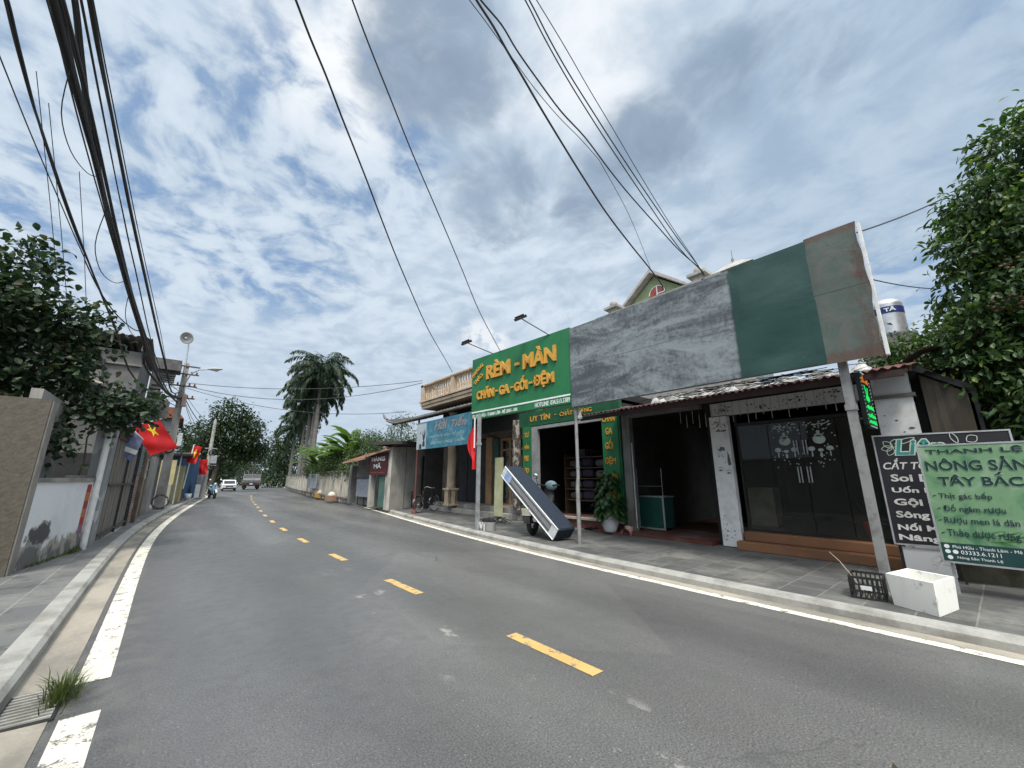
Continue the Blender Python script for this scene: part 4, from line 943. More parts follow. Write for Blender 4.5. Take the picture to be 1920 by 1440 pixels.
t.part('handlebar', MB().tube([(.18, -.27, .98), (.30, -.2, 1.03), (.34, 0, .97), (.30, .22, 1.03), (.18, .30, .98)], .012, 7), CHROME)
mb = MB().box((-.72, -.06, .70), (-.3, .09, .715)); mb.tube([(-.68, -.05, .70), (-.5, -.06, .34)], .008, 5); mb.tube([(-.68, .08, .70), (-.5, .06, .34)], .008, 5); t.part('rack', mb, RUSTY)
for cx_, n_ in ((-.5, 'mudguard'), (.55, 'mudguard')):
    mb = MB().grid(lambda a, b: (cx_ + .36 * math.cos(R(30 + 150 * a)), -.03 + .06 * b, .33 + .36 * math.sin(R(30 + 150 * a))), 14, 2); t.part(n_, mb, CHROME)
mb = MB().lathe((-.05, -.06, .30), [(.08, 0), (.08, .01), (0, .01)], 14, (0, 1, 0)); mb.tube([(-.05, -.07, .30), (.08, -.07, .22)], .01, 6); mb.tube([(-.05, .07, .30), (-.18, .07, .38)], .01, 6); t.part('crank', mb, DARKMETAL)

# shed block of plastered walls and the paper goods shop ------------------
t = T('grey_shed', 'low grey plastered building with a flat dark roof beside the votive paper shop', 'shed', (8.5, 18.2, .12))
mb = MB(); mb.prism([(0, 0), (2.6, 0), (2.6, 2.95), (0, 2.78)], (7.42, 17.55, .12), (.88, .47, 0), UP, (-.47, .88, 0), .15); t.part('wall', mb, CONC_L)
mb = MB(); mb.prism([(1.02, 0), (1.06, 0), (1.06, 2.82), (1.02, 2.8)], (7.42, 17.55, .12), (.88, .47, 0), UP, (.47, -.88, 0), .012); t.part('seam', mb, CONC_D)
mb = MB(); mb.prism([(.25, 0), (3.2, 0), (3.2, .26), (.25, .14)], (7.3, 16.7, 3.0), (.88, .47, 0), UP, (-.47, .88, 0), 1.7); t.part('roof', mb, M('dark_roof_sheet', (.05, .045, .042), .9))
mb = MB().box((9.7, 18.75, .12), (9.85, 23.5, 3.1)); t.part('rear_wall', mb, CONC_D)
t = T('paper_shop', 'small votive paper shop with a tiled lean-to roof and open doorway', 'shop', (7.6, 20.6, .12))
mb = MB().box((7.40, 17.82, .12), (7.62, 18.12, 2.75)); mb.box((7.45, 20.0, .12), (7.68, 20.3, 2.6)); mb.box((7.40, 18.12, 1.72), (7.55, 20.0, 2.75)); t.part('wall', mb, CONC_L)
mb = MB().box((7.95, 20.3, .12), (8.1, 23.6, 2.6)); mb.box((8.1, 23.5, .12), (9.7, 23.6, 2.6)); t.part('rear_wall', mb, CONC_D)
mb = MB().box((7.44, 18.14, .2), (7.50, 18.95, 1.7)); t.part('door', mb, M('green_door_leaf', (.08, .15, .13), .7))
mb = MB().box((7.9, 18.3, .12), (8.9, 19.9, .9)); t.part('shelf', mb, M('red_goods', (.10, .035, .035), .8))
mb = MB().box((7.6, 18.0, .12), (9.6, 20.2, .16)); t.part('floor', mb, FLOOR)
mb = MB().box((9.5, 18.6, .12), (9.6, 20.2, 2.6)); t.part('inner_wall', mb, INTB)
def lean(a, b):
    y = 17.35 + 2.75 * a; return (7.05 + 1.6 * b, y, 2.80 - .22 * a * (1) + .62 * b + .022 * math.sin(y * 28))
rf = t.part('roof', MB().grid(lean, 110, 4), TERRA)
def lean2(a, b):
    y = 20.0 + 3.6 * a; return (7.1 + 1.5 * b, y, 2.50 - .12 * a + .55 * b + .022 * math.sin(y * 28))
t.part('roof', MB().grid(lean2, 110, 4), TERRA)
mb = MB()
mb.bar((7.06, 17.35, 2.76), (7.06, 20.1, 2.54), .03, .07); mb.bar((7.1, 20.0, 2.46), (7.1, 23.6, 2.34), .03, .06); t.part('eave_board', mb, M('pale_eave', (.36, .25, .19), .8))
t = T('shop_sign', 'dark red square sign with white capitals beside the small tiled roof', 'shop sign', (7.36, 18.95, 1.65))
t.part('panel', MB().box((7.33, 17.9, 1.66), (7.38, 20.0, 2.66)), M('maroon_panel', (.09, .018, .018), .6, (.07, .016, .016), 3, bump=0))
mb = tx([('HÀNG', (.22, 2.30, 1.85, 2.56)), ('MÃ', (.55, 1.97, 1.45, 2.22))], None, (7.33, 20.0, 0), U_R, .01, .02)
t.part('lettering', mb, WHT)
t.part('small_print', MB().box((7.322, 18.1, 1.74), (7.328, 19.8, 1.80)), M('faded_red', (.22, .06, .05), .6))
t = T('notice_board', 'pale notice board on legs under the tiled lean-to roof', 'notice board', (7.75, 22, .12))
t.part('panel', MB().box((7.74, 20.7, .55), (7.80, 22.9, 1.45)), M('paper_notices', (.30, .32, .36), .8, (.16, .17, .2), 14, (.45, .6)))
for y in (20.9, 21.8, 22.7): t.part('leg', MB().box((7.78, y, .12), (7.83, y + .05, .55)), DARKMETAL)
t.part('header', MB().box((7.72, 20.7, 1.47), (7.80, 22.9, 1.58)), M('navy_header', (.06, .07, .11), .7))

# ================================================================== RIGHT SIDE: things in front of the shops
# lit sign on the post
t = T('led_sign', 'narrow dark sign lit in green and orange dots, fixed to the salon post', 'led sign', (7.16, 1.03, 2.2))
PX = [(0, .03), (.05, 0), (.55, 0), (.60, .05), (.60, .74), (.54, .80), (.06, .80), (0, .76)]
mb = MB().prism(PX, (7.16, 1.03, 2.19), (1, 0, 0), UP, (0, 1, 0), .05); pn = t.part('panel', mb, M('led_board', (.004, .012, .010), .4, bump=0))
o = (7.16, 1.028, 2.19); UX = (1, 0, 0)
t.part('lit_lettering', tx([('CẮT TÓC', (.10, .64, .50, .76))], None, o, UX, .004, .03), LEDO, pn)
mb = tx([('GỘI ĐẦU', (.10, .25, .52, .33)), ('UỐN', (.10, .14, .54, .21)), ('NHUỘM', (.10, .045, .54, .11))], None, o, UX, .004, .05)
t.part('lit_lettering', mb, LEDG, pn)
mb = MB()
def lp(poly): mb.prism(poly, (7.16, 1.026, 2.19), UX, UP, (0, -1, 0), .003)
lp([(.16, .60), (.20, .60), (.27, .45), (.25, .43)]); lp([(.34, .58), (.38, .58), (.30, .43), (.27, .45)])
for cx in (.22, .34): lp([(cx + .055 * math.cos(k * .628), .415 + .04 * math.sin(k * .628)) for k in range(10)])
lp([(.27, .43), (.30, .43), (.30, .36), (.27, .36)])
t.part('lit_scissors', mb, LEDG, pn)
mb = MB()
for i in range(13):
    z = .06 + i * .052
    for x in (.035, .565): mb.prism([(x + .009 * math.cos(k * 1.05), z + .009 * math.sin(k * 1.05)) for k in range(6)], (7.16, 1.026, 2.19), UX, UP, (0, -1, 0), .003)
mb.box((7.26, 1.022, 2.965), (7.68, 1.026, 2.975)); mb.box((7.26, 1.022, 2.20), (7.68, 1.026, 2.208))
t.part('dot_border', mb, LEDW, pn)
t.part('bracket', MB().bar((7.1, 1.1, 2.9), (7.4, 1.06, 2.9), .02).bar((7.1, 1.1, 2.3), (7.4, 1.06, 2.3), .02), DARKMETAL)

# black salon price board
bA, bB = Vector((8.18, 1.16, 0)), Vector((8.44, -.16, 0)); bu = (bB - bA).normalized(); bn = bu.cross(Vector((0, 0, 1)))
t = T('sign_board', 'black salon board with white lettering on legs behind the green board', 'sign board', tuple(bA + Vector((0, 0, .12))))
mb = MB().prism([(0, .59), (1.34, .59), (1.34, 2.12), (0, 2.12)], bA, bu, UP, bn, -.03); t.part('panel', mb, BOARD)
mb = MB()
for q in ([(0, .57), (1.34, .57), (1.34, .59), (0, .59)], [(-.02, .57), (-.0, .57), (0, 2.14), (-.02, 2.14)], [(1.34, .57), (1.36, .57), (1.36, 2.14), (1.34, 2.14)], [(0, 2.12), (1.34, 2.12), (1.34, 2.14), (0, 2.14)]): mb.prism(q, bA + bn * .008, bu, UP, bn, -.045)
t.part('frame', mb, GALV)
rows = [('CẮT TÓC', .01, 1.63, .62, 1.79), ('Soi Da', .065, 1.455, .62, 1.56), ('Uốn Nhuộm', .05, 1.28, .92, 1.39), ('Gội Đầu', .045, 1.095, .78, 1.24), ('Sông Hơi', .04, .92, .72, 1.04), ('Nối Mi- Phun', .03, .775, .92, .88), ('Nâng Cơ', .02, .615, .80, .72)]
mb = MB()
for i, (s_, a, b, c_, d_) in enumerate(rows): text(mb, s_, bA, bu, UP, (a + .03, b, c_, d_), .003, .03 if i else .02, shear=.25 if i == 0 else 0)
t.part('lettering', mb, M('white_board_lettering', (.60, .60, .59), .6, bump=0))
mb = MB(); text(mb, 'Liên', bA, bu, UP, (.21, 1.84, .73, 2.06), .003, .06, shear=.2, fit=.015); t.part('lettering', mb, PALEOUT)
mb = MB(); text(mb, 'Liên', bA + bn * .004, bu, UP, (.21, 1.84, .73, 2.06), .003, .015, shear=.2); t.part('lettering', mb, TEALINK)
mb = MB()
def petal(cx, cz, a, L, W, th=.008):
    u2 = (math.cos(a), math.sin(a)); v2 = (-math.sin(a), math.cos(a)); P = []; Q = []
    for i in range(13):
        s_ = i / 12; ww = W * math.sin(math.pi * s_) ** .8
        P.append((cx + u2[0] * L * s_ + v2[0] * ww, cz + u2[1] * L * s_ + v2[1] * ww)); Q.append((cx + u2[0] * L * s_ - v2[0] * ww, cz + u2[1] * L * s_ - v2[1] * ww))
    loop = P + Q[::-1][1:-1]
    for i in range(len(loop)):
        p, q = loop[i], loop[(i + 1) % len(loop)]; dx, dz = q[0] - p[0], q[1] - p[1]; l = math.hypot(dx, dz) or 1
        ox_, oz_ = -dz / l * th / 2, dx / l * th / 2
        mb.prism([(p[0] + ox_, p[1] + oz_), (q[0] + ox_, q[1] + oz_), (q[0] - ox_, q[1] - oz_), (p[0] - ox_, p[1] - oz_)], bA + bn * .003, bu, UP, bn, .003)
for a in (2.4, 3.3, 4.2, 1.2): petal(.19, 1.95, a, .13, .04)
petal(.22, 2.0, .35, .24, .03); petal(.86, 1.98, 1.9, .16, .03); petal(.95, 2.0, .6, .12, .05)
t.part('flower_outline', mb, PALEOUT)
mb = MB()
for u0 in (.04, .62, 1.28): p = bA + bu * u0 - bn * .05; mb.bar(p + Vector((0, 0, .12)), p + Vector((0, 0, 2.1)), .03)
t.part('leg', mb, DARKMETAL)
mb = MB().prism([(.06, .20), (.55, .20), (.55, .54), (.06, .54)], bA - bn * .02, bu, UP, bn, -.02); t.part('lower_panel', mb, FLORAL)

# green produce board
gO = Vector((7.60, .655, 0))
t = T('sign_board', 'pale green farm produce board with dark lettering, nearest the pavement edge at the right', 'sign board', (7.6, .1, .12))
t.part('panel', MB().box((7.60, -.47, .715), (7.63, .655, 1.91)), PRINTG)
t.part('lower_band', MB().box((7.598, -.47, .50), (7.632, .655, .713)), NAVYG)
mb = MB(); 
for a, b in (((7.595, .655, .48), (7.64, .675, 1.93)), ((7.595, -.49, .48), (7.64, -.47, 1.93)), ((7.595, -.47, 1.912), (7.64, .655, 1.932)), ((7.595, -.47, .478), (7.64, .655, .498))): mb.box(a, b)
t.part('frame', mb, GALV)
for y in (.60, -.40): t.part('leg', MB().box((7.64, y - .015, .12), (7.67, y + .015, 1.88)), GALV)
big = [('THANH LỆ', (.06, 1.80, .86, 1.885)), ('NÔNG SẢN', (.03, 1.60, .868, 1.765)), ('TÂY BẮC', (.115, 1.415, .80, 1.58))]
med = [('Thịt gác bếp', (.085, 1.235, .53, 1.335)), ('Đồ ngâm rượu', (.10, 1.075, .605, 1.185)), ('Rượu men lá dân tộc', (.085, .935, .83, 1.035)), ('Thảo dược rừng', (.085, .775, .66, .89))]
def grow(b, e): return (b[0] - e, b[1] - e, b[2] + e, b[3] + e)
mb = MB()
for s_, b in big: text(mb, s_, gO, U_R, UP, b, .002, .04, fit=.02)
t.part('lettering_outline', mb, PALEOUT)
mb = MB()
for s_, b in big: text(mb, s_, gO + Vector((-.004, 0, 0)), U_R, UP, b, .002, .026, fit=.02)
t.part('lettering', mb, INK)
mb = MB()
for s_, b in med: text(mb, s_, gO + Vector((-.004, 0, 0)), U_R, UP, b, .002, .004)
t.part('lettering', mb, M('dark_blue_lettering', (.014, .035, .06), .5, bump=0))
for (s_, b) in med:
    mb = MB(); zc = (b[1] + b[3]) / 2; u0 = b[0] - .06
    mb.prism([(u0, zc - .008), (u0 + .025, zc + .008), (u0 + .045, zc + .01), (u0 + .02, zc - .006)], gO + Vector((-.003, 0, 0)), U_R, UP, (-1, 0, 0), .002); t.part('bullet', mb, INK)
mb = tx([('Phú Hữu - Thanh Lâm - Mê Linh', (.10, .655, .74, .692)), ('03333.6.1211', (.16, .592, .48, .635)), ('Nông Sản Thanh Lệ', (.12, .528, .48, .566))], None, gO, U_R, .003, .0)
t.part('lettering', mb, WHT)
for cx, cz in ((.05, .673), (.05, .613), (.115, .613), (.06, .545)):
    t.part('round_icon', MB().prism([(cx + .024 * math.cos(k * .449), cz + .024 * math.sin(k * .449)) for k in range(14)], gO + Vector((-.003, 0, 0)), U_R, UP, (-1, 0, 0), .003), WHT)
mb = MB()
for i in range(34):
    u0 = rng.uniform(.25, 1.05); z0_ = .75 + rng.uniform(0, .1); L = rng.uniform(.1, .3); a = rng.uniform(-.5, 1.2); th = .006
    d_ = (math.cos(a) * L, math.sin(a) * L * .4); mb.prism([(u0, z0_), (u0 + d_[0] * .5, z0_ + d_[1] * .5 + .012), (u0 + d_[0], z0_ + d_[1]), (u0 + d_[0] * .5, z0_ + d_[1] * .5 - .004)], gO + Vector((-.001, 0, 0)), U_R, UP, (-1, 0, 0), .0008)
t.part('leaf_print', mb, M('green_leaf_print', (.07, .19, .06), .5, bump=0))

# foam box, crate with a stick, slab
def taper_box(mb, B, Tq, z0, z1, th):
    """open box from bottom quad B and top quad Tq"""
    cB = sum((Vector((*p, 0)) for p in B), Vector()) / 4; cT = sum((Vector((*p, 0)) for p in Tq), Vector()) / 4
    ins = lambda p, c: c + (Vector((*p, 0)) - c) * (1 - th / (Vector((*p, 0)) - c).length * 1.4)
    v = [(p[0], p[1], z0) for p in B] + [(p[0], p[1], z1) for p in Tq] + [(*ins(p, cT)[:2], z1) for p in Tq] + [(*ins(p, cB)[:2], z0 + th) for p in B]
    f = [(3, 2, 1, 0)] + [(i, (i + 1) % 4, 4 + (i + 1) % 4, 4 + i) for i in range(4)] + [(4 + i, 4 + (i + 1) % 4, 8 + (i + 1) % 4, 8 + i) for i in range(4)] + [(8 + i, 8 + (i + 1) % 4, 12 + (i + 1) % 4, 12 + i) for i in range(4)] + [(12, 13, 14, 15)]
    return mb.add(v, f)
B_ = [(6.40, 1.03), (6.20, .665), (6.72, .555), (6.90, .92)]
cen = (sum(p[0] for p in B_) / 4, sum(p[1] for p in B_) / 4); Tt = [(cen[0] + (p[0] - cen[0]) * 1.08, cen[1] + (p[1] - cen[1]) * 1.08) for p in B_]
single('foam_box', taper_box(MB(), B_, Tt, .125, .45, .03), FOAM, (6.55, .8, .12), 'open white foam box with grimy sides on the pavement edge', 'foam box')
t = T('crate', 'small black lattice plastic crate beside the white foam box', 'crate', (6.6, 1.25, .12))
cd = [Vector((6.40, 1.40, 0)), Vector((6.45, 1.10, 0)), Vector((6.84, 1.14, 0)), Vector((6.79, 1.44, 0))]
mb = MB()
for z in (.13, .205, .28, .355):
    for i in range(4): mb.bar(cd[i] + Vector((0, 0, z)), cd[(i + 1) % 4] + Vector((0, 0, z)), .014, .026 if z in (.13, .355) else .014)
for i in range(4):
    for k in range(7): p = cd[i].lerp(cd[(i + 1) % 4], k / 7); mb.bar(p + Vector((0, 0, .12)), p + Vector((0, 0, .365)), .012)
for k in range(6): mb.bar(cd[0].lerp(cd[1], (k + .5) / 6) + Vector((0, 0, .128)), cd[3].lerp(cd[2], (k + .5) / 6) + Vector((0, 0, .128)), .02, .008)
t.part('lattice', mb, BLACK)
c1 = (cd[0] + cd[1]) / 2 + Vector((-.012, 0, .25)); t.part('hand_grip', MB().obox(c1, ((0, 1, 0), (0, 0, 1), (1, 0, 0)), (.05, .022, .003)), OFFWHITE)
single('stick', MB().tube([(6.62, 1.3, .13), (6.55, 1.42, .38), (6.50, 1.48, .50), (6.47, 1.56, .60)], [.007, .006, .005, .004], 6), M('pale_stick', (.50, .42, .34), .8), (6.6, 1.3, .13), 'thin pale stick poking out of the black crate', 'stick')
single('stone_slab', MB().prism([(0, 0), (.5, -.05), (.55, .25), (.1, .3)], (7.75, -.25, .122), (1, 0, 0), (0, 1, 0), UP, .06), CONC_L, (8, -.1, .12), 'flat pale stone slab lying near the low wall at the right edge', 'slab')
single('low_wall', MB().box((8.62, -4, .10), (8.80, .66, .46), .01), M('mossy_concrete', (.16, .145, .11), .95, (.08, .075, .055), 3, (.35, .65), streak=((.05, .05, .04), 6, .6)), (8.7, -1, .12), 'low mossy concrete wall behind the two sign boards', 'wall')

# dark lean-to beside the salon
t = T('lean_to', 'dark open lean-to with plank wall and bent roof sheets under the leafy tree', 'shed', (9.2, -1.5, .12))
mb = MB(); mb.prism([(0, .0), (.50, 0), (.50, 2.62), (0, 3.02)], (9.02, .575, .12), U_R, UP, (1, 0, 0), .05); t.part('plank_wall', mb, M('old_planks', (.085, .072, .055), .95, (.05, .045, .04), 2, (.35, .7), (1, 7, .3), streak=((.13, .12, .09), 9, .5)))
mb = MB().box((13, -6, .1), (13.1, .57, 3.3)); mb.box((9.1, -6.1, .1), (13.1, -6, 3.3)); t.part('wall', mb, INTB)
mb = MB().box((9.02, .03, .12), (9.10, .11, 3.12)); mb.box((9.02, -3.1, .12), (9.12, -3.0, 3.12)); t.part('post', mb, DARKMETAL)
t.part('roof_sheet', corr(.62, -6, 8.85, 3.14, 13.1, 3.5), M('black_roof_sheet', (.035, .03, .03), .9))
mb = MB(); mb.bar((8.98, .60, 3.24), (9.0, .05, 2.82), .03, .09); t.part('verge_board', mb, DARKMETAL)
def bent(a, b): return (8.8 + .9 * b, .70 - .45 * a, 3.36 + .10 * math.sin(a * 3) + .12 * b + .12 * a * a)
mb = MB().grid(bent, 14, 4); t.part('bent_sheet', mb, RUSTY)
t.part('floor', MB().box((9.0, -6, .11), (13, .57, .125)), GROUND)

# furled pale foam board leaning by the porch
single('foam_strip', MB().obox((8.98, 11.62, 1.22), ((0, 1, .0), (0, -.02, 1), (1, 0, .02)), (.19, 1.02, .05)), M('pale_yellow_board', (.50, .52, .33), .7, (.40, .42, .27), 3), (8.98, 11.6, .15), 'tall narrow pale yellow board standing upright by the porch step', 'board')
t = T('shopping_bag', 'grey bag printed with white bands and stuffed with dark cloth by the post', 'bag', (6.75, 9.22, .12))
mb = MB().grid(lambda a, b: (6.75 + (.17 + .02 * b) * math.cos(a * 6.283) * (1 if abs(math.cos(a * 6.283)) < .8 else .9), 9.22 + (.26 + .02 * b) * math.sin(a * 6.283), .125 + .23 * b), 28, 4); t.part('body', mb, M('grey_bag', (.30, .30, .30), .7))
mb = MB()
for q in ([(.00, .0), (.05, 0), (.05, .21), (.0, .21)], [(.07, .20), (.12, .22), (.20, .02), (.15, .0)], [(.15, 0), (.20, 0), (.24, .21), (.20, .22)], [(.28, 0), (.33, 0), (.33, .19), (.28, .19)]): mb.prism(q, (6.562, 9.42, .13), U_R, UP, (-1, 0, 0), .006)
t.part('white_print', mb, WHITEP)
mb = MB()
for i in range(9): mb.lathe((6.75 + rng.normal(0, .05), 9.15 + rng.normal(0, .09), .33), [(0, -.05), (.07, -.02), (.085, .04), (.05, .10), (0, .12)], 9)
t.part('dark_cloth', mb, M('black_cloth', (.02, .02, .02), .95))
t = T('floor_junk', 'small pile of wire and plastic scraps on the pavement under the pale board', 'scrap pile', (8.3, 10.6, .12))
mb = MB()
for i in range(12): p = Vector((8.3 + rng.normal(0, .2), 10.6 + rng.normal(0, .35), .14)); mb.tube([p, p + Vector((rng.normal(0, .12), rng.normal(0, .15), .10)), p + Vector((rng.normal(0, .2), rng.normal(0, .2), .0))], .01, 5)
t.part('wire', mb, DARKMETAL)
t.part('scraps', MB().box((8.2, 10.4, .125), (8.35, 10.6, .2), .02).box((8.35, 10.8, .125), (8.45, 10.95, .18), .02), M('grey_scrap', (.28, .28, .28), .8))

# leaning mattress --------------------------------------------------------
t = T('mattress', 'navy quilted mattress with a striped white edge leaning against a motorbike', 'mattress', (6.75, 6.6, .12))
l_ = Vector((0, .80, .60)); n_ = Vector((0, -.60, .80)); w_ = Vector((1, -.10, .02)).normalized()
P0 = Vector((6.72, 6.68, .14)); LL, TH_, WD = 2.40, .31, .52
ctr = P0 + l_ * LL / 2 + n_ * TH_ / 2 + w_ * WD / 2
def rbox(hx, hy, hz, ch):
    m_ = MB().box((-hx, -hy, -hz), (hx, hy, hz), ch); q = MB()
    q.add([ctr + l_ * p[0] + w_ * p[1] + n_ * p[2] for p in m_.v], m_.f); return q
t.part('body', rbox(LL / 2, WD / 2, TH_ / 2, .03), QUILT)
def sidep(x0, x1, y0, y1, off, dep):
    q = MB(); o = P0 - w_ * off
    q.prism([(x0, y0), (x1, y0), (x1, y1), (x0, y1)], o, l_, n_, -w_, dep); return q
t.part('edge_band', sidep(.01, LL - .01, .0, TH_, .002, .012), M('mattress_white', (.62, .63, .64), .7, (.5, .51, .52), 6))
mb = sidep(.22, LL - .16, .05, TH_ - .05, .0145, .003); st_ = t.part('grey_stripe', mb, M('mattress_grey', (.11, .115, .125), .8, (.085, .09, .10), 12))
for k in (.12, .155, .19): t.part('pale_stripe', sidep(.22, LL - .16, k, k + .012, .0178, .002), M('stripe_pale', (.45, .46, .47), .7), st_)
t.part('blue_label', sidep(LL - .42, LL - .17, .03, TH_ - .06, .018, .003), M('label_blue', (.20, .33, .60), .5, (.40, .48, .62), 9))
mb = MB()
for y0, y1 in ((.0, .02), (TH_ - .02, TH_)):
    mb.tube([P0 - w_ * .012 + l_ * .02 + n_ * (y0 + .01), P0 - w_ * .012 + l_ * (LL - .02) + n_ * (y0 + .01)], .014, 8)
t.part('piping', mb, WHITEP)

# motorbikes --------------------------------------------------------------
def motorbike(label, base, rz, bodym, seatm=None, group=None, mirrors=(-1, 1), front=M('bike_dark', (.03, .03, .035), .4), sc=1.0, visor=None):
    t = T('motorbike', label, 'motorbike', base, group, rz, True); t.o.scale = (sc,) * 3
    wheel(t, (0, 0, .29), .29, (0, 1, 0), .05, 6, DARKMETAL, .05); wheel(t, (1.24, 0, .29), .29, (0, 1, 0), .045, 6, DARKMETAL, .045)
    prof = [(-.25, .80, .05, .10), (-.05, .76, .13, .14), (.25, .68, .15, .17), (.50, .60, .12, .14), (.66, .42, .10, .10), (.86, .46, .14, .10), (.98, .66, .17, .13), (1.03, .84, .13, .11), (1.0, 1.0, .08, .06)]
    n = 12; vs = []
    for x, z, wy, hz_ in prof:
        for k in range(n):
            a = 6.2832 * k / n; vs.append((x + .0, wy * math.cos(a), z + hz_ * math.sin(a)))
    fs = [(i * n + k, i * n + (k + 1) % n, (i + 1) * n + (k + 1) % n, (i + 1) * n + k) for i in range(len(prof) - 1) for k in range(n)] + [tuple(range(n - 1, -1, -1)), tuple(range((len(prof) - 1) * n, len(prof) * n))]
    t.part('body', MB().add(vs, fs, True), bodym)
    t.part('seat', MB().grid(lambda a, b: (-.22 + .78 * a, .15 * math.cos(b * math.pi) * (1 - .25 * a), .83 - .10 * a + .07 * math.sin(b * math.pi)), 10, 8), BLACK)
    mb = MB()
    for s_ in (-.075, .075): mb.tube([(1.24, s_, .29), (1.06, s_, .86)], .022, 8)
    t.part('fork', mb, CHROME)
    t.part('front_mudguard', MB().grid(lambda a, b: (1.24 + .33 * math.cos(R(20 + 120 * a)), -.06 + .12 * b, .29 + .33 * math.sin(R(20 + 120 * a))), 10, 3), front)
    t.part('rear_mudguard', MB().grid(lambda a, b: (.0 + .34 * math.cos(R(75 + 110 * a)), -.07 + .14 * b, .30 + .34 * math.sin(R(75 + 110 * a))), 10, 3), BLACK)
    t.part('handlebar', MB().tube([(.86, -.34, 1.03), (.97, -.2, 1.04), (1.0, 0, 1.0), (.97, .2, 1.04), (.86, .34, 1.03)], .016, 7), BLACK)
    t.part('headlight', MB().lathe((1.06, 0, .93), [(.10, 0), (.09, .03), (.0, .045)], 14, (1, 0, .1)), GALV)
    for s_ in mirrors:
        m_ = t.part('mirror', MB().tube([(.92, s_ * .24, 1.04), (.95, s_ * .30, 1.20)], .008, 6), BLACK)
        t.part('mirror_glass', MB().lathe((.94, s_ * .31, 1.24), [(0, -.012), (.065, -.01), (.07, .0), (.06, .012), (0, .014)], 14, (1, 0, .15)), CHROME, m_)
    t.part('exhaust', MB().tube([(.45, -.14, .24), (.1, -.17, .26), (-.32, -.18, .36)], [.02, .045, .05], 10), GALV)
    t.part('engine', MB().box((.28, -.12, .22), (.62, .12, .44), .03), DARKMETAL)
    t.part('tail_light', MB().box((-.30, -.05, .46), (-.27, .05, .50), .01), M('red_lens', (.35, .02, .02), .3, bump=0))
    t.part('number_plate', MB().obox((-.36, 0, .50), ((0, 1, 0), (-.3, 0, 1), (1, 0, .3)), (.10, .075, .004)), M('plate_cream', (.62, .60, .50), .5))
    t.part('kickstand', MB().tube([(.45, .10, .26), (.5, .26, .02)], .012, 6), DARKMETAL)
    if visor: t.part('front_basket', visor, M('blue_grey_cover', (.24, .33, .38), .7))
    return t
def ellip(c, r, n=12, m=8):
    return MB().grid(lambda a, b: (c[0] + r[0] * math.sin(b * math.pi) * math.cos(a * 6.283), c[1] + r[1] * math.sin(b * math.pi) * math.sin(a * 6.283), c[2] + r[2] * math.cos(b * math.pi)), n, m)
motorbike('dark motorbike parked behind the leaning navy mattress, cream plate showing', (7.06, 7.72, .12), R(25), M('bike_black', (.02, .02, .024), .35), sc=1.16, mirrors=(1,), visor=ellip((1.06, -.05, 1.02), (.10, .16, .12)))
motorbike('light blue and white motorbike parked facing out at the left kerb', (2.15, 39.6, .0), R(-80), M('bike_blue', (.10, .42, .58), .4, (.55, .66, .70), 3), front=M('bike_white', (.6, .66, .68), .4), sc=1.12)
motorbike('dark red and silver motorbike parked by the stained garden wall', (8.9, 35.2, .12), R(-70), M('bike_maroon', (.10, .03, .035), .4, (.30, .30, .31), 3, (.5, .6)), sc=1.05)

# boxes on the far pavement
def carton(x, y, sx, sy, h, m, name, label, cat, stuff):
    t = T(name, label, cat, (x, y, .12))
    t.part('body', MB().box((x - sx, y - sy, .125), (x + sx, y + sy, .125 + h), .01), m)
    if stuff: 
        e = ellip((x, y, .125 + h), (sx * .8, sy * .7, .22)); t.part('sack', e, M('pale_sack', (.62, .58, .52), .9, (.5, .46, .4), 5))
carton(7.7, 27.2, .28, .45, .34, M('cardboard', (.30, .19, .13), .9, (.22, .13, .09), 3), 'cardboard_box', 'brown cardboard box topped with a pale sack by the near end of the garden wall', 'box', True)
carton(8.25, 32.0, .25, .50, .34, M('mustard_crate', (.50, .29, .05), .7, (.35, .19, .05), 3), 'yellow_crate', 'mustard yellow crate with a white sack by the garden wall', 'crate', True)
single('burlap_heap', MB().grid(lambda a, b: (8.75 + .5 * (a - .5) , 36.6 + 1.3 * (b - .5), .125 + .42 * math.sin(a * math.pi) * math.sin(b * math.pi) ** .6), 8, 8), M('burlap', (.25, .17, .11), .95), (8.75, 36.6, .12), 'brown burlap heap beside the maroon motorbike', 'sack')
single('notice_poster', MB().box((8.28, 33.4, .75), (8.31, 36.0, 1.85)), M('paper_notices', None), (8.3, 34.7, 1.2), 'pale notice poster fixed to the stained garden wall', 'poster')
t = T('garden_wall', 'long stained concrete garden wall with posts under the banana leaves', 'wall', (8.3, 40, .12))
wl = [(7.85, 24.2), (7.98, 28), (8.32, 33), (8.85, 38.5), (9.55, 45), (10.3, 51.5), (11.2, 58), (12.3, 65), (13.3, 72)]
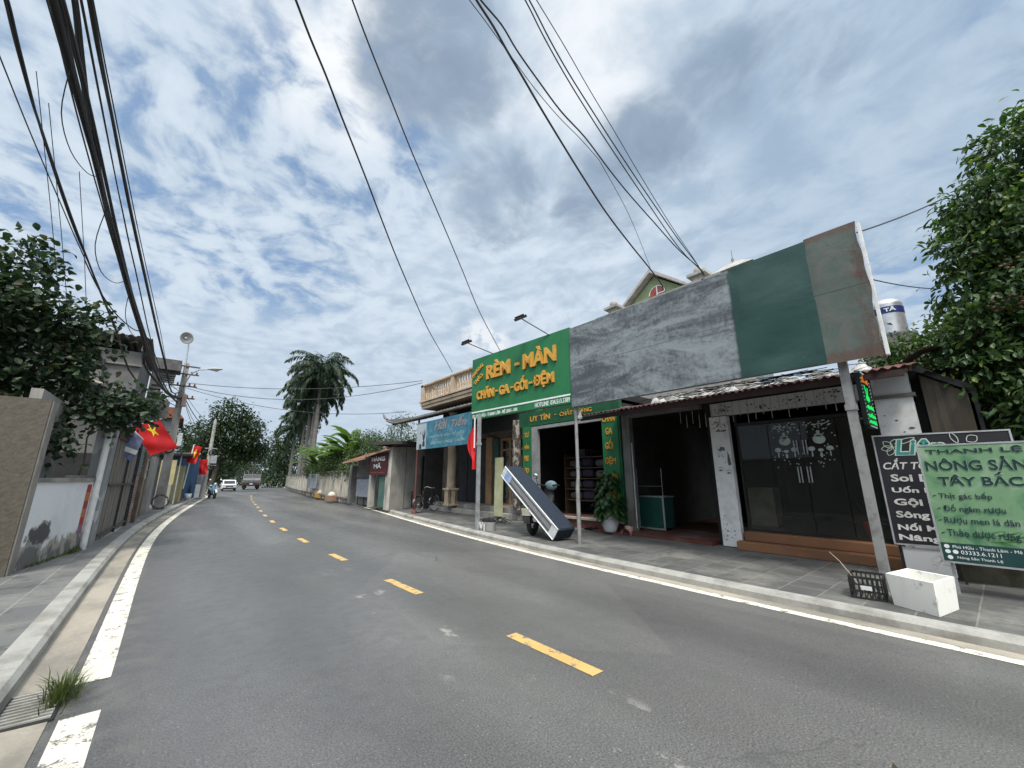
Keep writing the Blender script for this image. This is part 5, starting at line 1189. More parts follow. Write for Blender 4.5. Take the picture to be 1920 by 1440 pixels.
for k, ((x0, y0), (x1, y1)) in enumerate(zip(wl, wl[1:])):
    d = Vector((x1 - x0, y1 - y0, 0)).normalized(); nn = Vector((-d.y, d.x, 0)); c = Vector(((x0 + x1) / 2, (y0 + y1) / 2, 0)); L = (Vector((x1, y1, 0)) - Vector((x0, y0, 0))).length
    t.part('panel', MB().obox(c + Vector((.06, 0, 1.0)), (d, nn, (0, 0, 1)), (L / 2 - .005, .05, .88)), GWALL)
    t.part('coping', MB().obox(c + Vector((.06, 0, 1.93)), (d, nn, (0, 0, 1)), (L / 2 - .004, .11, .045)), CONC_D)
    nb = max(2, int(L / 1.7))
    for i in range(nb):
        p = Vector((x0, y0, 0)).lerp(Vector((x1, y1, 0)), i / nb); t.part('post', MB().box((p.x - .05, p.y - .09, .12), (p.x + .1, p.y + .09, 1.87)), CONC_L)
    t.part('plinth', MB().obox(c + Vector((.0, 0, .38)), (d, nn, (0, 0, 1)), (L / 2 - .006, .09, .04)), CONC_D)
t.part('end_pillar', MB().box((7.70, 23.75, .12), (8.05, 24.15, 2.25), .01), CONC_D)

# houses and water tank behind the hoarding
t = T('gable_house', 'tall pale green gabled house with a red arched window behind the hoarding', 'house', (18, 10, .1))
mb = MB(); mb.prism([(0, 0), (3.0, 0), (3.0, 10.7), (1.5, 11.85), (0, 10.7)], (18, 11.45, .1), U_R, UP, (1, 0, 0), 7); t.part('wall', mb, M('pale_green_wall', (.27, .34, .18), .8, (.22, .28, .15), 2))
mb = MB()
for s_ in (-1, 1):
    yc = 9.95; mb.prism([(0, 12.08), (s_ * 1.85, 10.62), (s_ * 1.85, 10.76), (0, 12.28)], (17.6, yc, 0), U_R, UP, (1, 0, 0), 7.6)
t.part('roof', mb, M('grey_roof_edge', (.42, .40, .38), .8))
yc, zc, rr = 9.80, 10.9, .42
mb = MB().prism([(-rr, -.45)] + [(-rr * math.cos(k * math.pi / 10), rr * math.sin(k * math.pi / 10)) for k in range(11)] + [(rr, -.45)], (17.985, yc, zc), U_R, UP, (-1, 0, 0), .02); wn = t.part('window', mb, M('red_window', (.42, .09, .07), .6))
mb = MB()
for k in range(12):
    a0, a1 = k * math.pi / 12, (k + 1) * math.pi / 12; mb.prism([(r_ * math.cos(a), r_ * math.sin(a)) for r_, a in ((rr, a0), (rr + .045, a0), (rr + .045, a1), (rr, a1))], (17.96, yc, zc), U_R, UP, (-1, 0, 0), .03)
mb.box((17.93, yc - .03, zc - .45), (17.96, yc + .03, zc + rr)); mb.box((17.93, yc - rr, zc - .03), (17.955, yc - .035, zc + .03)); t.part('frame', mb, WHITEP, wn)
for y_ in (11.15, 6.75):
    t.part('roof_pillar', MB().box((15.8, y_ - .22, 9.6), (16.2, y_ + .22, 9.9)).box((15.65, y_ - .4, 9.9), (16.35, y_ + .4, 10.02)).lathe((16, y_, 10.02), [(.16, 0), (.22, .08), (.20, .26), (.1, .36), (0, .4)], 12), CONC_L)
t.part('terrace', MB().box((15.6, 5.8, .1), (17.98, 12, 9.6)), M('rear_wall_grey', (.3, .29, .27), .9))
t = T('turret_house', 'bluish turret with a hipped roof and thin spire behind the hoarding', 'house', (22, 7.3, .1))
t.part('wall', MB().box((21.5, 6.6, .1), (23, 8.0, 12.5)), M('bluish_wall', (.22, .27, .31), .8))
mb = MB().add([(21.2, 6.2, 12.5), (23.4, 6.2, 12.5), (23.4, 8.35, 12.5), (21.2, 8.35, 12.5), (21.8, 7.0, 13.05), (22.6, 7.0, 13.05), (22.6, 7.55, 13.05), (21.8, 7.55, 13.05)], [(0, 1, 5, 4), (1, 2, 6, 5), (2, 3, 7, 6), (3, 0, 4, 7), (4, 5, 6, 7), (3, 2, 1, 0)]); t.part('roof', mb, M('grey_roof_edge', None))
t.part('spire', MB().lathe((22, 7.4, 12.98), [(.10, 0), (.14, .12), (.05, .2), (.08, .32), (.02, .45), (.01, .95)], 10), CONC_D)
t = T('water_tank', 'ribbed steel water tank with a blue band on a roof beyond the rusted sheet', 'water tank', (20, 1.72, 6.5))
pr = []
for i in range(25): pr += [(.49 + (.008 if i % 2 else 0), .12 + i * .05)]
t.part('body', MB().lathe((20, 1.72, 6.6), [(0, .0), (.47, .05)] + pr + [(.44, 1.44), (.30, 1.52), (0, 1.55)], 32), M('tank_steel', (.52, .53, .54), .38, (.42, .43, .44), 5, metal=.6, bump=0))
t.part('band', MB().lathe((20, 1.72, 7.5), [(.502, 0), (.505, .26)], 32), M('tank_blue', (.02, .035, .16), .5, bump=0))
vdir = Vector((-1, -.09, 0)).normalized(); uu = Vector((.09, -1, 0)).normalized()
mb = MB(); text(mb, 'TÂ', Vector((20, 1.72, 0)) + vdir * .505, uu, UP, (-.05, 7.55, .28, 7.72), .02, .03); t.part('lettering', mb, WHT)
single('block_building', MB().box((19.4, 1.0, .1), (22, 2.5, 6.58)), CONC_D, (20, 1.7, .1), 'plain grey block carrying the steel water tank', 'building')
t = T('tall_house', 'tall house with a brown roof edge mostly hidden by the leafy tree', 'house', (18, -2, .1))
t.part('wall', MB().box((18, -7, .1), (23, -1.15, 9.6)), M('tan_wall', (.34, .27, .22), .85)); t.part('roof', MB().box((17.6, -7.4, 9.6), (23.4, -.75, 9.85)), M('brown_roof_edge', (.09, .06, .05), .8)); t.part('ledge', MB().box((17.5, -7, 7.2), (17.98, -.95, 7.5)), M('pinkish_ledge', (.42, .30, .27), .8))

# ================================================================== LEFT SIDE
t = T('gate_pillar', 'square brown stone clad gate pillar beside the low peeling white wall', 'gate pillar', (-2.2, 9.42, .11))
mb = MB().box((-2.75, 9.42, .11), (-1.71, 9.78, 2.72)); t.part('cladding', mb, STONE)
mb = MB().box((-1.708, 9.44, .11), (-1.69, 9.76, 2.70)); t.part('side_slab', mb, M('grey_stone_slab', (.30, .28, .25), .6, (.22, .205, .18), 5))
t = T('garden_wall', 'low white wall with peeling paint and a dark bare patch behind the stone pillar', 'wall', (-1.70, 9.80, .12))
mb = MB(); wd = Vector((.43, 2.25, 0)).normalized(); wn = Vector((wd.y, -wd.x, 0))
mb.prism([(0, 0), (2.28, 0), (2.28, 1.32), (0, 1.32)], (-1.72, 9.80, .12), wd, UP, -wn, .14); t.part('panel', mb, PEEL)
mb = MB(); mb.prism([(-.02, 1.322), (2.30, 1.322), (2.30, 1.39), (-.02, 1.39)], Vector((-1.72, 9.80, .12)) + wn * .03, wd, UP, -wn, .24); t.part('coping', mb, CONC)
mb = MB(); mb.prism([(1.2, 1.392), (2.28, 1.392), (2.28, 1.43), (1.2, 1.44)], Vector((-1.72, 9.80, .12)) + wn * .0, wd, UP, -wn, .10); t.part('loose_slab', mb, CONC_D)
mb = MB()
for i in range(420):
    s_ = rng.uniform(.3, 2.25); p = Vector((-1.72, 9.80, .12)) + wd * s_ + wn * abs(rng.normal(.02, .03)); h = rng.uniform(.02, .09) * (1.6 if s_ > 1.7 else .8); a = rng.uniform(0, 6.28); d2 = Vector((math.cos(a), math.sin(a), 0)); e = Vector((-d2.y, d2.x, 0)) * .006
    mb.add([p - e, p + e, p + d2 * h * .6 + Vector((0, 0, h))], [(0, 1, 2)])
tag(mb.build('weeds', GRASSM, None, (-1.5, 10.9, .12)), 'low weeds along the foot of the peeling white wall', 'weeds', None, 'stuff')
t = T('poster', 'narrow torn red and orange poster strip pasted on the white wall', 'poster', (-1.3, 11.9, .6))
cols_ = [('poster_red', (.38, .05, .04)), ('poster_orange', (.50, .17, .05)), ('poster_maroon', (.28, .05, .08)), ('poster_orange', None), ('poster_red', None), ('poster_purple', (.24, .12, .22))]
z = 1.38
for nm, c_ in cols_:
    mb = MB(); mb.prism([(1.95, z - .155), (2.14, z - .155), (2.14, z), (1.95, z)], Vector((-1.72, 9.80, .0)) + wn * .002, wd, UP, wn, .003); t.part('panel', mb, M(nm, c_, .7, None, 9, bump=0)); z -= .157
single('house_wall', MB().box((-2.06, 9.9, .1), (-1.92, 12.12, 2.95)), CONC, (-2.0, 11, .1), 'plain grey rendered wall rising behind the low white wall', 'wall')
mb = MB().tube([(-1.25, 11.98, .12), (-1.25, 11.98, 2.46)], .055, 10); mb.tube([(-1.25, 11.98, 1.1), (-1.25, 11.98, 1.16)], .065, 10); mb.tube([(-1.25, 11.98, 2.40), (-1.25, 11.98, 2.48)], .065, 10)
single('drainpipe', mb, OFFWHITE, (-1.25, 11.98, .12), 'white plastic drainpipe between the peeling wall and the grey gate post', 'drainpipe')
t = T('metal_gate', 'tall grey brown boarded gate with a grey rendered post', 'gate', (-1.1, 14.4, .12))
t.part('post', MB().box((-1.45, 12.12, .1), (-1.16, 12.66, 2.55), .01), M('patched_render', (.27, .275, .28), .9, (.42, .43, .44), 2.2, (.55, .6), streak=((.10, .10, .10), 5, .5)))
GW = M('weathered_gate', (.235, .215, .185), .8, (.16, .145, .125), 1.6, (.35, .7), (1, 5, .5), .14, 40, streak=((.21, .19, .165), 9, .5))
for (a, b) in ((12.68, 14.82), (14.90, 16.55)):
    mb = MB(); n = int((b - a) / .21)
    for i in range(n):
        y0 = a + (b - a) * i / n; y1 = a + (b - a) * (i + 1) / n - .008; x0 = -1.18 + (y0 - 12.68) * .045; mb.box((x0 - .03, y0, .16), (x0 + .006 * (i % 2), y1, 2.52))
    lf = t.part('leaf', mb, GW)
    mb = MB(); x0 = -1.16 + (a - 12.68) * .045
    for zz in (.3, 1.35, 2.42): mb.bar((x0 + .012, a + .03, zz), (x0 + .012 + (b - a) * .045, b - .03, zz), .02, .05)
    mb.box((x0, b - .06, .16), (x0 + .12, b, 2.5)); t.part('rail', mb, DARKMETAL, lf)
t.part('lintel', MB().box((-1.35, 12.7, 2.54), (-1.02, 16.6, 2.66)), RUSTY)
# hanging banner and first flag
def quadfn(A_, T_, B_, ripple=.03, k=1.0):
    A_, T_, B_ = Vector(A_), Vector(T_), Vector(B_); u = T_ - A_; v = B_ - A_; n = u.cross(v).normalized()
    return lambda a, b: tuple(A_ + u * a + v * b + n * ripple * (math.sin(a * 7 * k + b * 3) + .6 * math.sin(b * 9 - a * 4)) * min(1, .25 + b))
t = T('banner', 'small tilted blue and white printed banner on a bracket above the boarded gate', 'banner', (-1.1, 14, 2.5))
mb = MB().grid(quadfn((-1.19, 14.0, 2.85), (-.82, 14.0, 2.47), (-1.31, 14.0, 2.26), .006), 8, 8); t.part('panel', mb, PRINTP)
mb = MB().grid(quadfn((-1.29, 13.985, 2.36), (-.87, 13.985, 2.19), (-1.315, 13.985, 2.25), .004), 6, 2); t.part('white_band', mb, OFFWHITE)
t.part('bracket', MB().tube([(-1.3, 14.05, 2.6), (-1.19, 14.02, 2.86), (-.82, 14.02, 2.48)], .012, 6), GALV)
FG = 'red national flags with a yellow star along the left side'
cloth_flag('flag', 'largest red flag with yellow star, spread out above the boarded gate', (-1.35, 14.5, 2.74), (-.56, 14.5, 3.10), quadfn((-1.13, 14.5, 2.84), (-.60, 14.5, 3.07), (-.63, 14.46, 2.10), .035), (.56, .27, .25), FG, .012, GALV)
# brick bit, louvre, window, grey block to the pole
t = T('brick_house', 'small brick house front with a grey louvred shutter and barred window', 'house', (-1, 18.5, .12))
mb = MB(); mb.prism([(0, 0), (1.4, 0), (1.4, 1.45), (0, 1.45)], (-1.08, 16.62, .12), (.09, 1, 0), UP, (-1, .09, 0), .25); t.part('brick_panel', mb, BRICK)
t.part('wall', MB().prism([(0, 1.452), (1.4, 1.452), (1.4, 2.4), (0, 2.4)], (-1.08, 16.62, .12), (.09, 1, 0), UP, (-1, .09, 0), .25), CONC_D)
mb = MB()
for i in range(11): mb.prism([(.2, 1.5 + .08 * i), (1.25, 1.5 + .08 * i), (1.25, 1.56 + .08 * i), (.2, 1.56 + .08 * i)], (-1.07, 16.62, .12), (.09, 1, 0), UP, (1, -.09, 0), .015 + .01 * (i % 2))
t.part('shutter', mb, M('grey_blue_louvre', (.20, .235, .25), .7))
BRN = M('brown_stained_render', (.17, .13, .095), .9, (.08, .065, .05), 1.5, (.35, .65), streak=((.05, .045, .04), 6, .7))
t.part('pilaster', MB().box((-1.2, 18.05, .12), (-.86, 18.6, 2.5)), BRN)
t.part('wall', MB().box((-1.25, 18.62, .12), (-.9, 21.4, 1.45)).box((-1.25, 18.62, 2.2), (-.9, 21.4, 2.5)).box((-1.25, 21.0, 1.45), (-.9, 21.4, 2.2)), BRN)
t.part('edge_strip', MB().box((-.905, 18.75, .12), (-.86, 18.85, 2.2)), M('pale_edge', (.45, .38, .28), .8))
mb = MB()
for y in np.arange(18.7, 21.0, .24): mb.box((-.94, y, 1.45), (-.92, y + .03, 2.2))
for zz in (1.5, 1.8, 2.15): mb.box((-.918, 18.62, zz), (-.90, 21.0, zz + .03))
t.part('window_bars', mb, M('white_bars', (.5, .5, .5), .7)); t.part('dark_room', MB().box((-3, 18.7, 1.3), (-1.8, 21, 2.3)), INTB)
t.part('grey_wall', MB().box((-1.2, 21.42, .12), (-.75, 24.3, 2.35)), CONC)
# the street goes on behind the viewer
t = T('boundary_wall', 'plain cream boundary wall running back along the pavement from the stone pillar', 'wall', (-2.9, 2, .12))
t.part('panel', MB().box((-3.0, -14, .1), (-2.85, 9.38, 2.3)), CONC_L); t.part('coping', MB().box((-3.06, -14, 2.302), (-2.79, 9.38, 2.4)), CONC)
t = T('street_house', 'two storey tan house behind the plain cream boundary wall', 'house', (-8, -2, .1))
t.part('wall', MB().box((-12, -10, .1), (-6.0, 6, 6.4)), M('tan_wall', None)); t.part('roof', MB().box((-12.4, -10.4, 6.402), (-5.5, 6.4, 6.65)), TERRA)
for y in (-7, -3, 1): t.part('window', MB().box((-5.99, y, 3.9), (-5.95, y + 1.6, 5.3)), CARGLASS)
# grey house behind the tree
t = T('grey_house', 'grey rendered two storey house with a corrugated lean roof behind the broad leaved tree', 'house', (-4, 20, .1))
t.part('wall', MB().box((-7, 19.6, .1), (-1.65, 24, 6.05)), M('stained_grey_render', (.165, .162, .155), .9, (.105, .103, .10), .9, (.36, .62), streak=((.10, .10, .095), 4, .6)))
t.part('parapet', MB().box((-7, 19.5, 5.5), (-1.6, 19.59, 5.58)), CONC_D)
t.part('roof', corr(0, 1, 0, 0, 1, 0) if False else MB().grid(lambda a, b: (-7.2 + 5.75 * a, 19.2 + 4.6 * b, 6.55 - .25 * b + .03 * math.sin(a * 170)), 200, 3), M('grey_corrugated_roof', (.14, .12, .115), .7, (.09, .08, .08), 2, streak=((.06, .05, .05), 6, .5)))
mb = MB()
for x in np.arange(-6.8, -1.6, .85): mb.box((x, 19.3, 6.05), (x + .06, 19.36, 6.5))
t.part('roof_post', mb, CONC_D)
t.part('pale_canopy', MB().obox((-2.9, 19.3, 4.75), ((1, 0, -.2), (0, 1, 0), (.2, 0, 1)), (.5, .4, .03)), M('pale_canopy', (.52, .46, .38), .8))
t.part('dark_pipe', MB().tube([(-2.6, 19.45, 5.6), (-2.35, 19.45, 3.2)], .04, 6), DARKMETAL)
t = T('stair_tower', 'narrow concrete stair tower with louvres and a flat roof behind the utility pole', 'tower', (-1.2, 22.5, .1))
t.part('wall', MB().box((-1.62, 24.2, .1), (-.78, 24.4, 5.0)).box((-1.62, 24.2, 5.9), (-.78, 24.4, 6.3)).box((-1.62, 24.2, 5.0), (-1.2, 24.4, 5.9)), CONC_D)
mb = MB()
for i in range(9): mb.box((-1.55, 24.12, 4.2 + i * .19), (-1.1, 24.19, 4.28 + i * .19))
for i in range(4): mb.box((-1.25, 24.11, 5.9 + i * .1), (-.8, 24.18, 5.94 + i * .1))
t.part('louvre', mb, CONC_D)
t.part('roof', MB().box((-1.75, 23.9, 6.45), (-.62, 25, 6.95)).box((-1.62, 24.2, 6.3), (-.78, 24.9, 6.449)), M('dark_tower_roof', (.13, .125, .12), .9, (.07, .07, .07), 4))
mb = MB()
for i in range(7): mb.box((-1.15, 24.21, 5.02 + i * .12), (-.82, 24.24, 5.06 + i * .12))
for i in range(4): mb.box((-1.12 + i * .09, 24.245, 5.0), (-1.1 + i * .09, 24.26, 5.9))
t.part('lattice', mb, WHITEP)
t = T('red_roof_house', 'far house with a red tiled roof behind the utility pole', 'house', (-2, 33, .1))
t.part('wall', MB().box((-6, 32, .1), (-.6, 38, 5.1)), M('grey_blue_wall', (.20, .22, .25), .85)); t.part('roof', MB().prism([(-6.3, 5.1), (-.2, 5.1), (-.7, 5.75), (-5.8, 5.75)], (0, 31.7, 0), (1, 0, 0), UP, (0, 1, 0), 6.6), TERRA)

# utility pole -------------------------------------------------------------
px_, py_ = -.45, 25.0
t = T('utility_pole', 'tall tapered concrete utility pole carrying a horn speaker and street lamp', 'utility pole', (px_, py_, .12))
mb = MB(); 
def tap(z, wx, wy): return [(px_ - wx, py_ - wy, z), (px_ + wx, py_ - wy, z), (px_ + wx, py_ + wy, z), (px_ - wx, py_ + wy, z)]
mb.add(tap(.1, .20, .17) + tap(7.1, .10, .09), [(3, 2, 1, 0), (4, 5, 6, 7), (0, 1, 5, 4), (1, 2, 6, 5), (2, 3, 7, 6), (3, 0, 4, 7)]); t.part('shaft', mb, CONC)
mb = MB()
for zz in (5.3, 5.9, 6.5, 6.9): mb.box((px_ - .5, py_ - .14, zz), (px_ + .55, py_ - .08, zz + .06))
t.part('crossarm', mb, RUSTY)
for zz in (5.36, 5.96, 6.56):
    for dx in (-.42, -.2, .25, .45): t.part('insulator', MB().lathe((px_ + dx, py_ - .11, zz), [(.02, 0), (.045, .02), (.03, .06), (.045, .08), (.02, .13)], 8), M('red_insulator', (.25, .10, .08), .4))
t.part('speaker_pipe', MB().tube([(px_ - .02, py_ - .1, 6.4), (px_ - .10, py_ - .12, 8.3)], .03, 8), GALV)
ax = Vector((.45, -.85, -.12)).normalized(); sp = t.part('horn_speaker', MB().lathe(Vector((px_ - .25, py_ - .15, 8.35)), [(.05, -.28), (.06, -.2), (.08, -.1), (.16, .0), (.26, .08), (.30, .10), (.29, .11), (.24, .09), (.12, .0), (.04, -.05)], 20, ax), M('horn_grey', (.36, .36, .34), .6))
t.part('horn_core', MB().lathe(Vector((px_ - .25, py_ - .15, 8.35)), [(0, .06), (.06, .05), (.07, -.02), (0, -.04)], 12, ax), OFFWHITE, sp)
arm = [(px_ + .08, py_ - .1, 5.6), (px_ + .09, py_ - .12, 6.1), (px_ + .22, py_ - .2, 6.55), (px_ + .5, py_ - .35, 6.78), (px_ + .95, py_ - .55, 6.84)]
t.part('lamp_arm', MB().tube(arm, .03, 8), GALV)
d_ = Vector((.9, -.4, .05)).normalized()
lh = t.part('street_lamp', MB().grid(lambda a, b: tuple(Vector((px_ + .85, py_ - .5, 6.85)) + d_ * .62 * a + Vector((.4, .9, 0)) * .13 * math.cos(b * 6.283) * math.sin(.35 + a * 2.5) + Vector((0, 0, 1)) * .09 * math.sin(b * 6.283) * math.sin(.35 + a * 2.5)), 8, 12), M('lamp_grey', (.42, .42, .41), .5))
t.part('lens', MB().lathe(Vector((px_ + .85, py_ - .5, 6.85)) + d_ * .36 + Vector((0, 0, -.08)), [(.0, -.05), (.07, -.03), (.10, .02)], 12), M('lamp_lens', None), lh)
for zz, dx, m_ in ((3.0, .28, 'meter_box'), (4.9, .16, 'junction_box')): t.part(m_, MB().box((px_ + dx - .09, py_ - .22, zz), (px_ + dx + .09, py_ - .06, zz + .62), .02), OFFWHITE if zz < 4 else M('rust_pink_box', (.38, .27, .24), .7))
def coil(c, r, ax, n=5, tr=.016):
    mb = MB(); c = Vector(c); ax = Vector(ax).normalized(); a = ax.orthogonal().normalized(); b = ax.cross(a)
    pts = [c + (a * math.cos(k * .35) + b * math.sin(k * .35) * 1.0) * (r + .03 * math.sin(k * .9)) + ax * (.012 * math.sin(k * .5)) for k in range(int(n * 18))]
    return mb.tube(pts, tr, 5)
single('cable_coil', coil((px_ + .02, py_ - .3, .46), .30, (.3, 1, .1), 4, .011), CABLE, (px_, py_ - .3, .12), 'black coil of cable hung at the foot of the utility pole', 'cable coil')
single('cable_coil', coil((px_ - .05, py_ - .26, 2.9), .22, (.5, 1, .2)), CABLE, (px_, py_ - .3, 2.9), 'small black cable coil below the meter box on the utility pole', 'cable coil')

# yellow panels, blue shop, second pole -------------------------------------
YW = M('pale_yellow_wall', (.52, .46, .24), .8, (.42, .37, .19), 1.5)
t = T('yellow_booth', 'pale yellow boarded booth front just beyond the utility pole', 'booth', (0, 30, .12))
mb = MB(); mb.prism([(0, 0), (2.6, 0), (2.6, 2.1), (0, 2.1)], (-.28, 29.2, .12), (.20, 1, 0), UP, (-1, .2, 0), .15); t.part('panel', mb, M('olive_yellow', (.33, .28, .14), .8, (.26, .22, .11), 2))
t.part('panel', MB().box((-.75, 28.0, 1.2), (-.12, 28.08, 2.45)), YW); t.part('lower_wall', MB().box((-.75, 28.0, .12), (-.18, 28.08, 1.19)), CONC_L)
for p in ((-.24, 29.18), (.28, 31.8)): t.part('edge_post', MB().box((p[0] - .05, p[1] - .05, .12), (p[0] + .06, p[1] + .05, 2.25)), M('cream_edge', (.60, .56, .38), .8))
t.part('canopy', MB().box((-1.0, 29.0, 2.75), (.55, 33.5, 2.85)), M('black_roof_sheet', None)); t.part('canopy_post', MB().box((.0, 29.3, .12), (.06, 29.36, 2.75)), GALV)
t = T('blue_shop', 'far blue painted shop front with a green counter sign', 'shop', (1, 40, .12))
t.part('wall', MB().prism([(0, 0), (6.5, 0), (6.5, 2.9), (0, 2.9)], (.15, 34.6, .12), (.17, 1, 0), UP, (-1, .17, 0), .2), M('blue_wall', (.035, .10, .20), .8, (.03, .08, .16), 1.5))
t.part('return_wall', MB().box((-1.5, 34.4, .12), (.13, 34.55, 2.9)), M('blue_wall', None)); t.part('canopy', MB().box((-.8, 34, 3.05), (1.0, 41, 3.15)), GALV)
t.part('pillar', MB().box((1.25, 41.2, .12), (1.75, 41.6, 2.6)), M('grey_violet', (.25, .24, .28), .8)); t.part('white_block', MB().box((1.15, 38.0, .12), (1.45, 39.3, 1.05)), OFFWHITE)
t = T('vendor_counter', 'green and brown vendor counter before the blue shop', 'counter', (.7, 34, .12))
t.part('board', MB().box((.28, 33.2, 1.05), (.36, 34.5, 1.5)), GREEN_D); t.part('lettering', MB().box((.362, 33.4, 1.2), (.37, 34.3, 1.27)), OFFWHITE); t.part('body', MB().box((.2, 33.25, .5), (.42, 34.45, 1.04)), M('olive_box', (.12, .11, .06), .9)); t.part('base', MB().box((.25, 33.3, .12), (.40, 34.4, .36)), M('red_stool', (.35, .05, .04), .7))
single('bucket', MB().lathe((.75, 35.2, .12), [(0, 0), (.16, 0), (.20, .38), (.18, .38), (.15, .03)], 14), WHITEP, (.75, 35.2, .12), 'white bucket on the pavement before the blue shop', 'bucket')
cloth_flag('flag', 'middle red flag with yellow star hanging on a white pole before the blue wall', (.38, 31.6, .9), (.52, 31.6, 3.55), quadfn((.50, 31.6, 3.5), (.95, 31.7, 3.42), (.30, 31.5, 2.45), .05), (.5, .45, .3), FG, .03, OFFWHITE)
cloth_flag('flag', 'smallest red flag drooping on the second concrete pole', (1.45, 37.6, 2.9), (1.45, 37.6, 2.2), quadfn((1.12, 37.6, 2.85), (1.58, 37.6, 2.9), (1.2, 37.6, 1.75), .06), None, FG, .03, None)
t = T('utility_pole', 'shorter slim concrete pole in front of the big roadside tree', 'utility pole', (1.66, 38.2, .12))
t.part('shaft', MB().tube([(1.66, 38.2, .1), (1.66, 38.2, 5.9)], [.16, .10], 10), CONC_L)
t.part('junction_box', MB().box((1.75, 38.0, 2.6), (2.15, 38.15, 3.2), .02), GALV)
t.part('crossarm', MB().box((1.3, 38.1, 3.7), (2.05, 38.16, 3.76)).box((1.3, 38.1, 2.45), (2.2, 38.16, 2.5)), GALV)
for z0_, r_ in ((3.4, .18), (2.3, .15)): single('cable_coil', coil((1.78, 38.0, z0_), r_, (.3, 1, .2), 4, .02), CABLE, (1.78, 38, z0_), 'pale looped cable %s on the second concrete pole' % ('high up' if z0_ > 3 else 'low down'), 'cable coil')
single('steel_post', MB().tube([(12.6, 60, .1), (12.6, 60, 4.4)], .09, 8), GALV, (12.6, 60, .1), 'slim pale post on the right kerb beyond the palms', 'post')

# ================================================================== VEHICLES
def suv(label, base, rz):
    t = T('car', label, 'car', base, None, rz, True)
    W = MATS.get('car_white') or M('car_white', (.72, .73, .74), .25, (.66, .67, .68), 2, fine=.02, bump=0, spec=.6)
    def loft(secs):
        mb = MB(); n = len(secs[0][1]); vs = []
        for y, prof in secs: vs += [(x, y, z) for x, z in prof]
        return mb.add(vs, [(i * n + k, i * n + (k + 1) % n, (i + 1) * n + (k + 1) % n, (i + 1) * n + k) for i in range(len(secs) - 1) for k in range(n)] + [tuple(range(n - 1, -1, -1)), tuple(range((len(secs) - 1) * n, len(secs) * n))])
    low = [(-2.2, .35), (-2.25, .75), (-2.15, 1.02), (.75, 1.06), (1.9, .98), (2.22, .78), (2.25, .40), (2.0, .28), (-2.0, .28)]
    sh = lambda s: [(x * s, .65 + (z - .65) * s) for x, z in low]
    t.part('body', loft([(-.93, sh(.94)), (-.88, low), (.88, low), (.93, sh(.94))]), W)
    top = [(-2.0, 1.03), (-1.7, 1.52), (-1.2, 1.66), (.0, 1.66), (.45, 1.52), (1.15, 1.05)]
    t.part('cabin', loft([(-.86, [(x, z if z < 1.1 else z - .05) for x, z in top]), (-.66, top), (.66, top), (.86, [(x, z if z < 1.1 else z - .05) for x, z in top])]), W)
    t.part('windscreen', MB().obox((.83, 0, 1.30), ((0, 1, 0), (-.70, 0, .47), (.47, 0, .70)), (.70, .36, .012)), CARGLASS)
    for s_ in (-1, 1):
        t.part('window', MB().prism([(-1.75, 1.10), (-1.5, 1.48), (.25, 1.50), (.80, 1.12)], (0, s_ * .872, 0), (1, 0, 0), UP, (0, s_, 0), .01), CARGLASS)
        t.part('headlight', MB().obox((2.19, s_ * .66, .82), ((0, 1, 0), (0, 0, 1), (1, 0, 0)), (.20, .07, .05)), M('headlamp', (.55, .57, .6), .15, bump=0))
        t.part('mirror', MB().box((.70, s_ * .93, 1.08), (.82, s_ * 1.10, 1.22), .02), W)
        for x in (-1.35, 1.4): wheel(t, (x, s_ * .80, .34), .34, (0, 1, 0), .11, 5, GALV, .10)
    t.part('grille', MB().box((2.2, -.45, .62), (2.262, .45, .84)), BLACK); t.part('bumper', MB().box((2.15, -.85, .32), (2.27, .85, .52), .02), BLACK); t.part('number_plate', MB().box((2.272, -.25, .50), (2.28, .25, .61)), OFFWHITE); return t
suv('white car with dark windscreen driving toward the camera in the far left lane', (5.2, 62.5, 0), R(-92)).o.scale = (.80,) * 3
t = T('truck', 'grey tarpaulin covered truck seen from behind far down the road', 'truck', (8.0, 66, 0), None, R(84), True)
t.part('bed', MB().box((-.3, -1.2, 1.15), (4.4, 1.2, 2.5), .03), M('truck_bed', (.19, .19, .20), .7, (.14, .14, .15), 4))
t.part('tarpaulin', MB().grid(lambda a, b: (-.33 + 4.8 * a, 1.24 * math.cos(b * math.pi), 2.45 + .75 * math.sin(b * math.pi) ** .4 + .03 * math.sin(a * 30)), 14, 12), M('grey_tarpaulin', (.30, .30, .30), .8, (.20, .20, .20), 3, streak=((.42, .42, .41), 5, .4)))
mb = MB()
for y in (-1.2, -.6, 0, .6, 1.2): mb.box((-.36, y - .04, 1.15), (-.302, y + .04, 3.0))
mb.box((-.36, -1.24, 2.3), (-.302, 1.24, 2.42)); t.part('tailgate_ribs', mb, M('truck_rib', (.26, .26, .27), .7))
t.part('tail_band', MB().box((-.4, -1.22, 1.5), (-.37, 1.22, 1.85)), GALV); t.part('chassis', MB().box((-.2, -.5, .6), (6, .5, 1.1)).box((-.3, -1.15, .75), (-.1, 1.15, 1.1)), DARKMETAL)
for s_ in (-1, 1):
    wheel(t, (.9, s_ * .95, .5), .5, (0, 1, 0), .22, 6, DARKMETAL, .2); wheel(t, (5.2, s_ * .98, .5), .5, (0, 1, 0), .18, 6, DARKMETAL, .2); t.part('tail_light', MB().box((-.33, s_ * .85 - .15, .82), (-.305, s_ * .85 + .15, .95)), M('red_lens', None))
t.part('number_plate', MB().box((-.33, -.22, .85), (-.305, .22, 1.0)), OFFWHITE); t.o.scale = (.82,) * 3; t.part('mud_flap', MB().box((.2, -1.2, .25), (.23, -.6, .8)).box((.2, .6, .25), (.23, 1.2, .8)), BLACK)
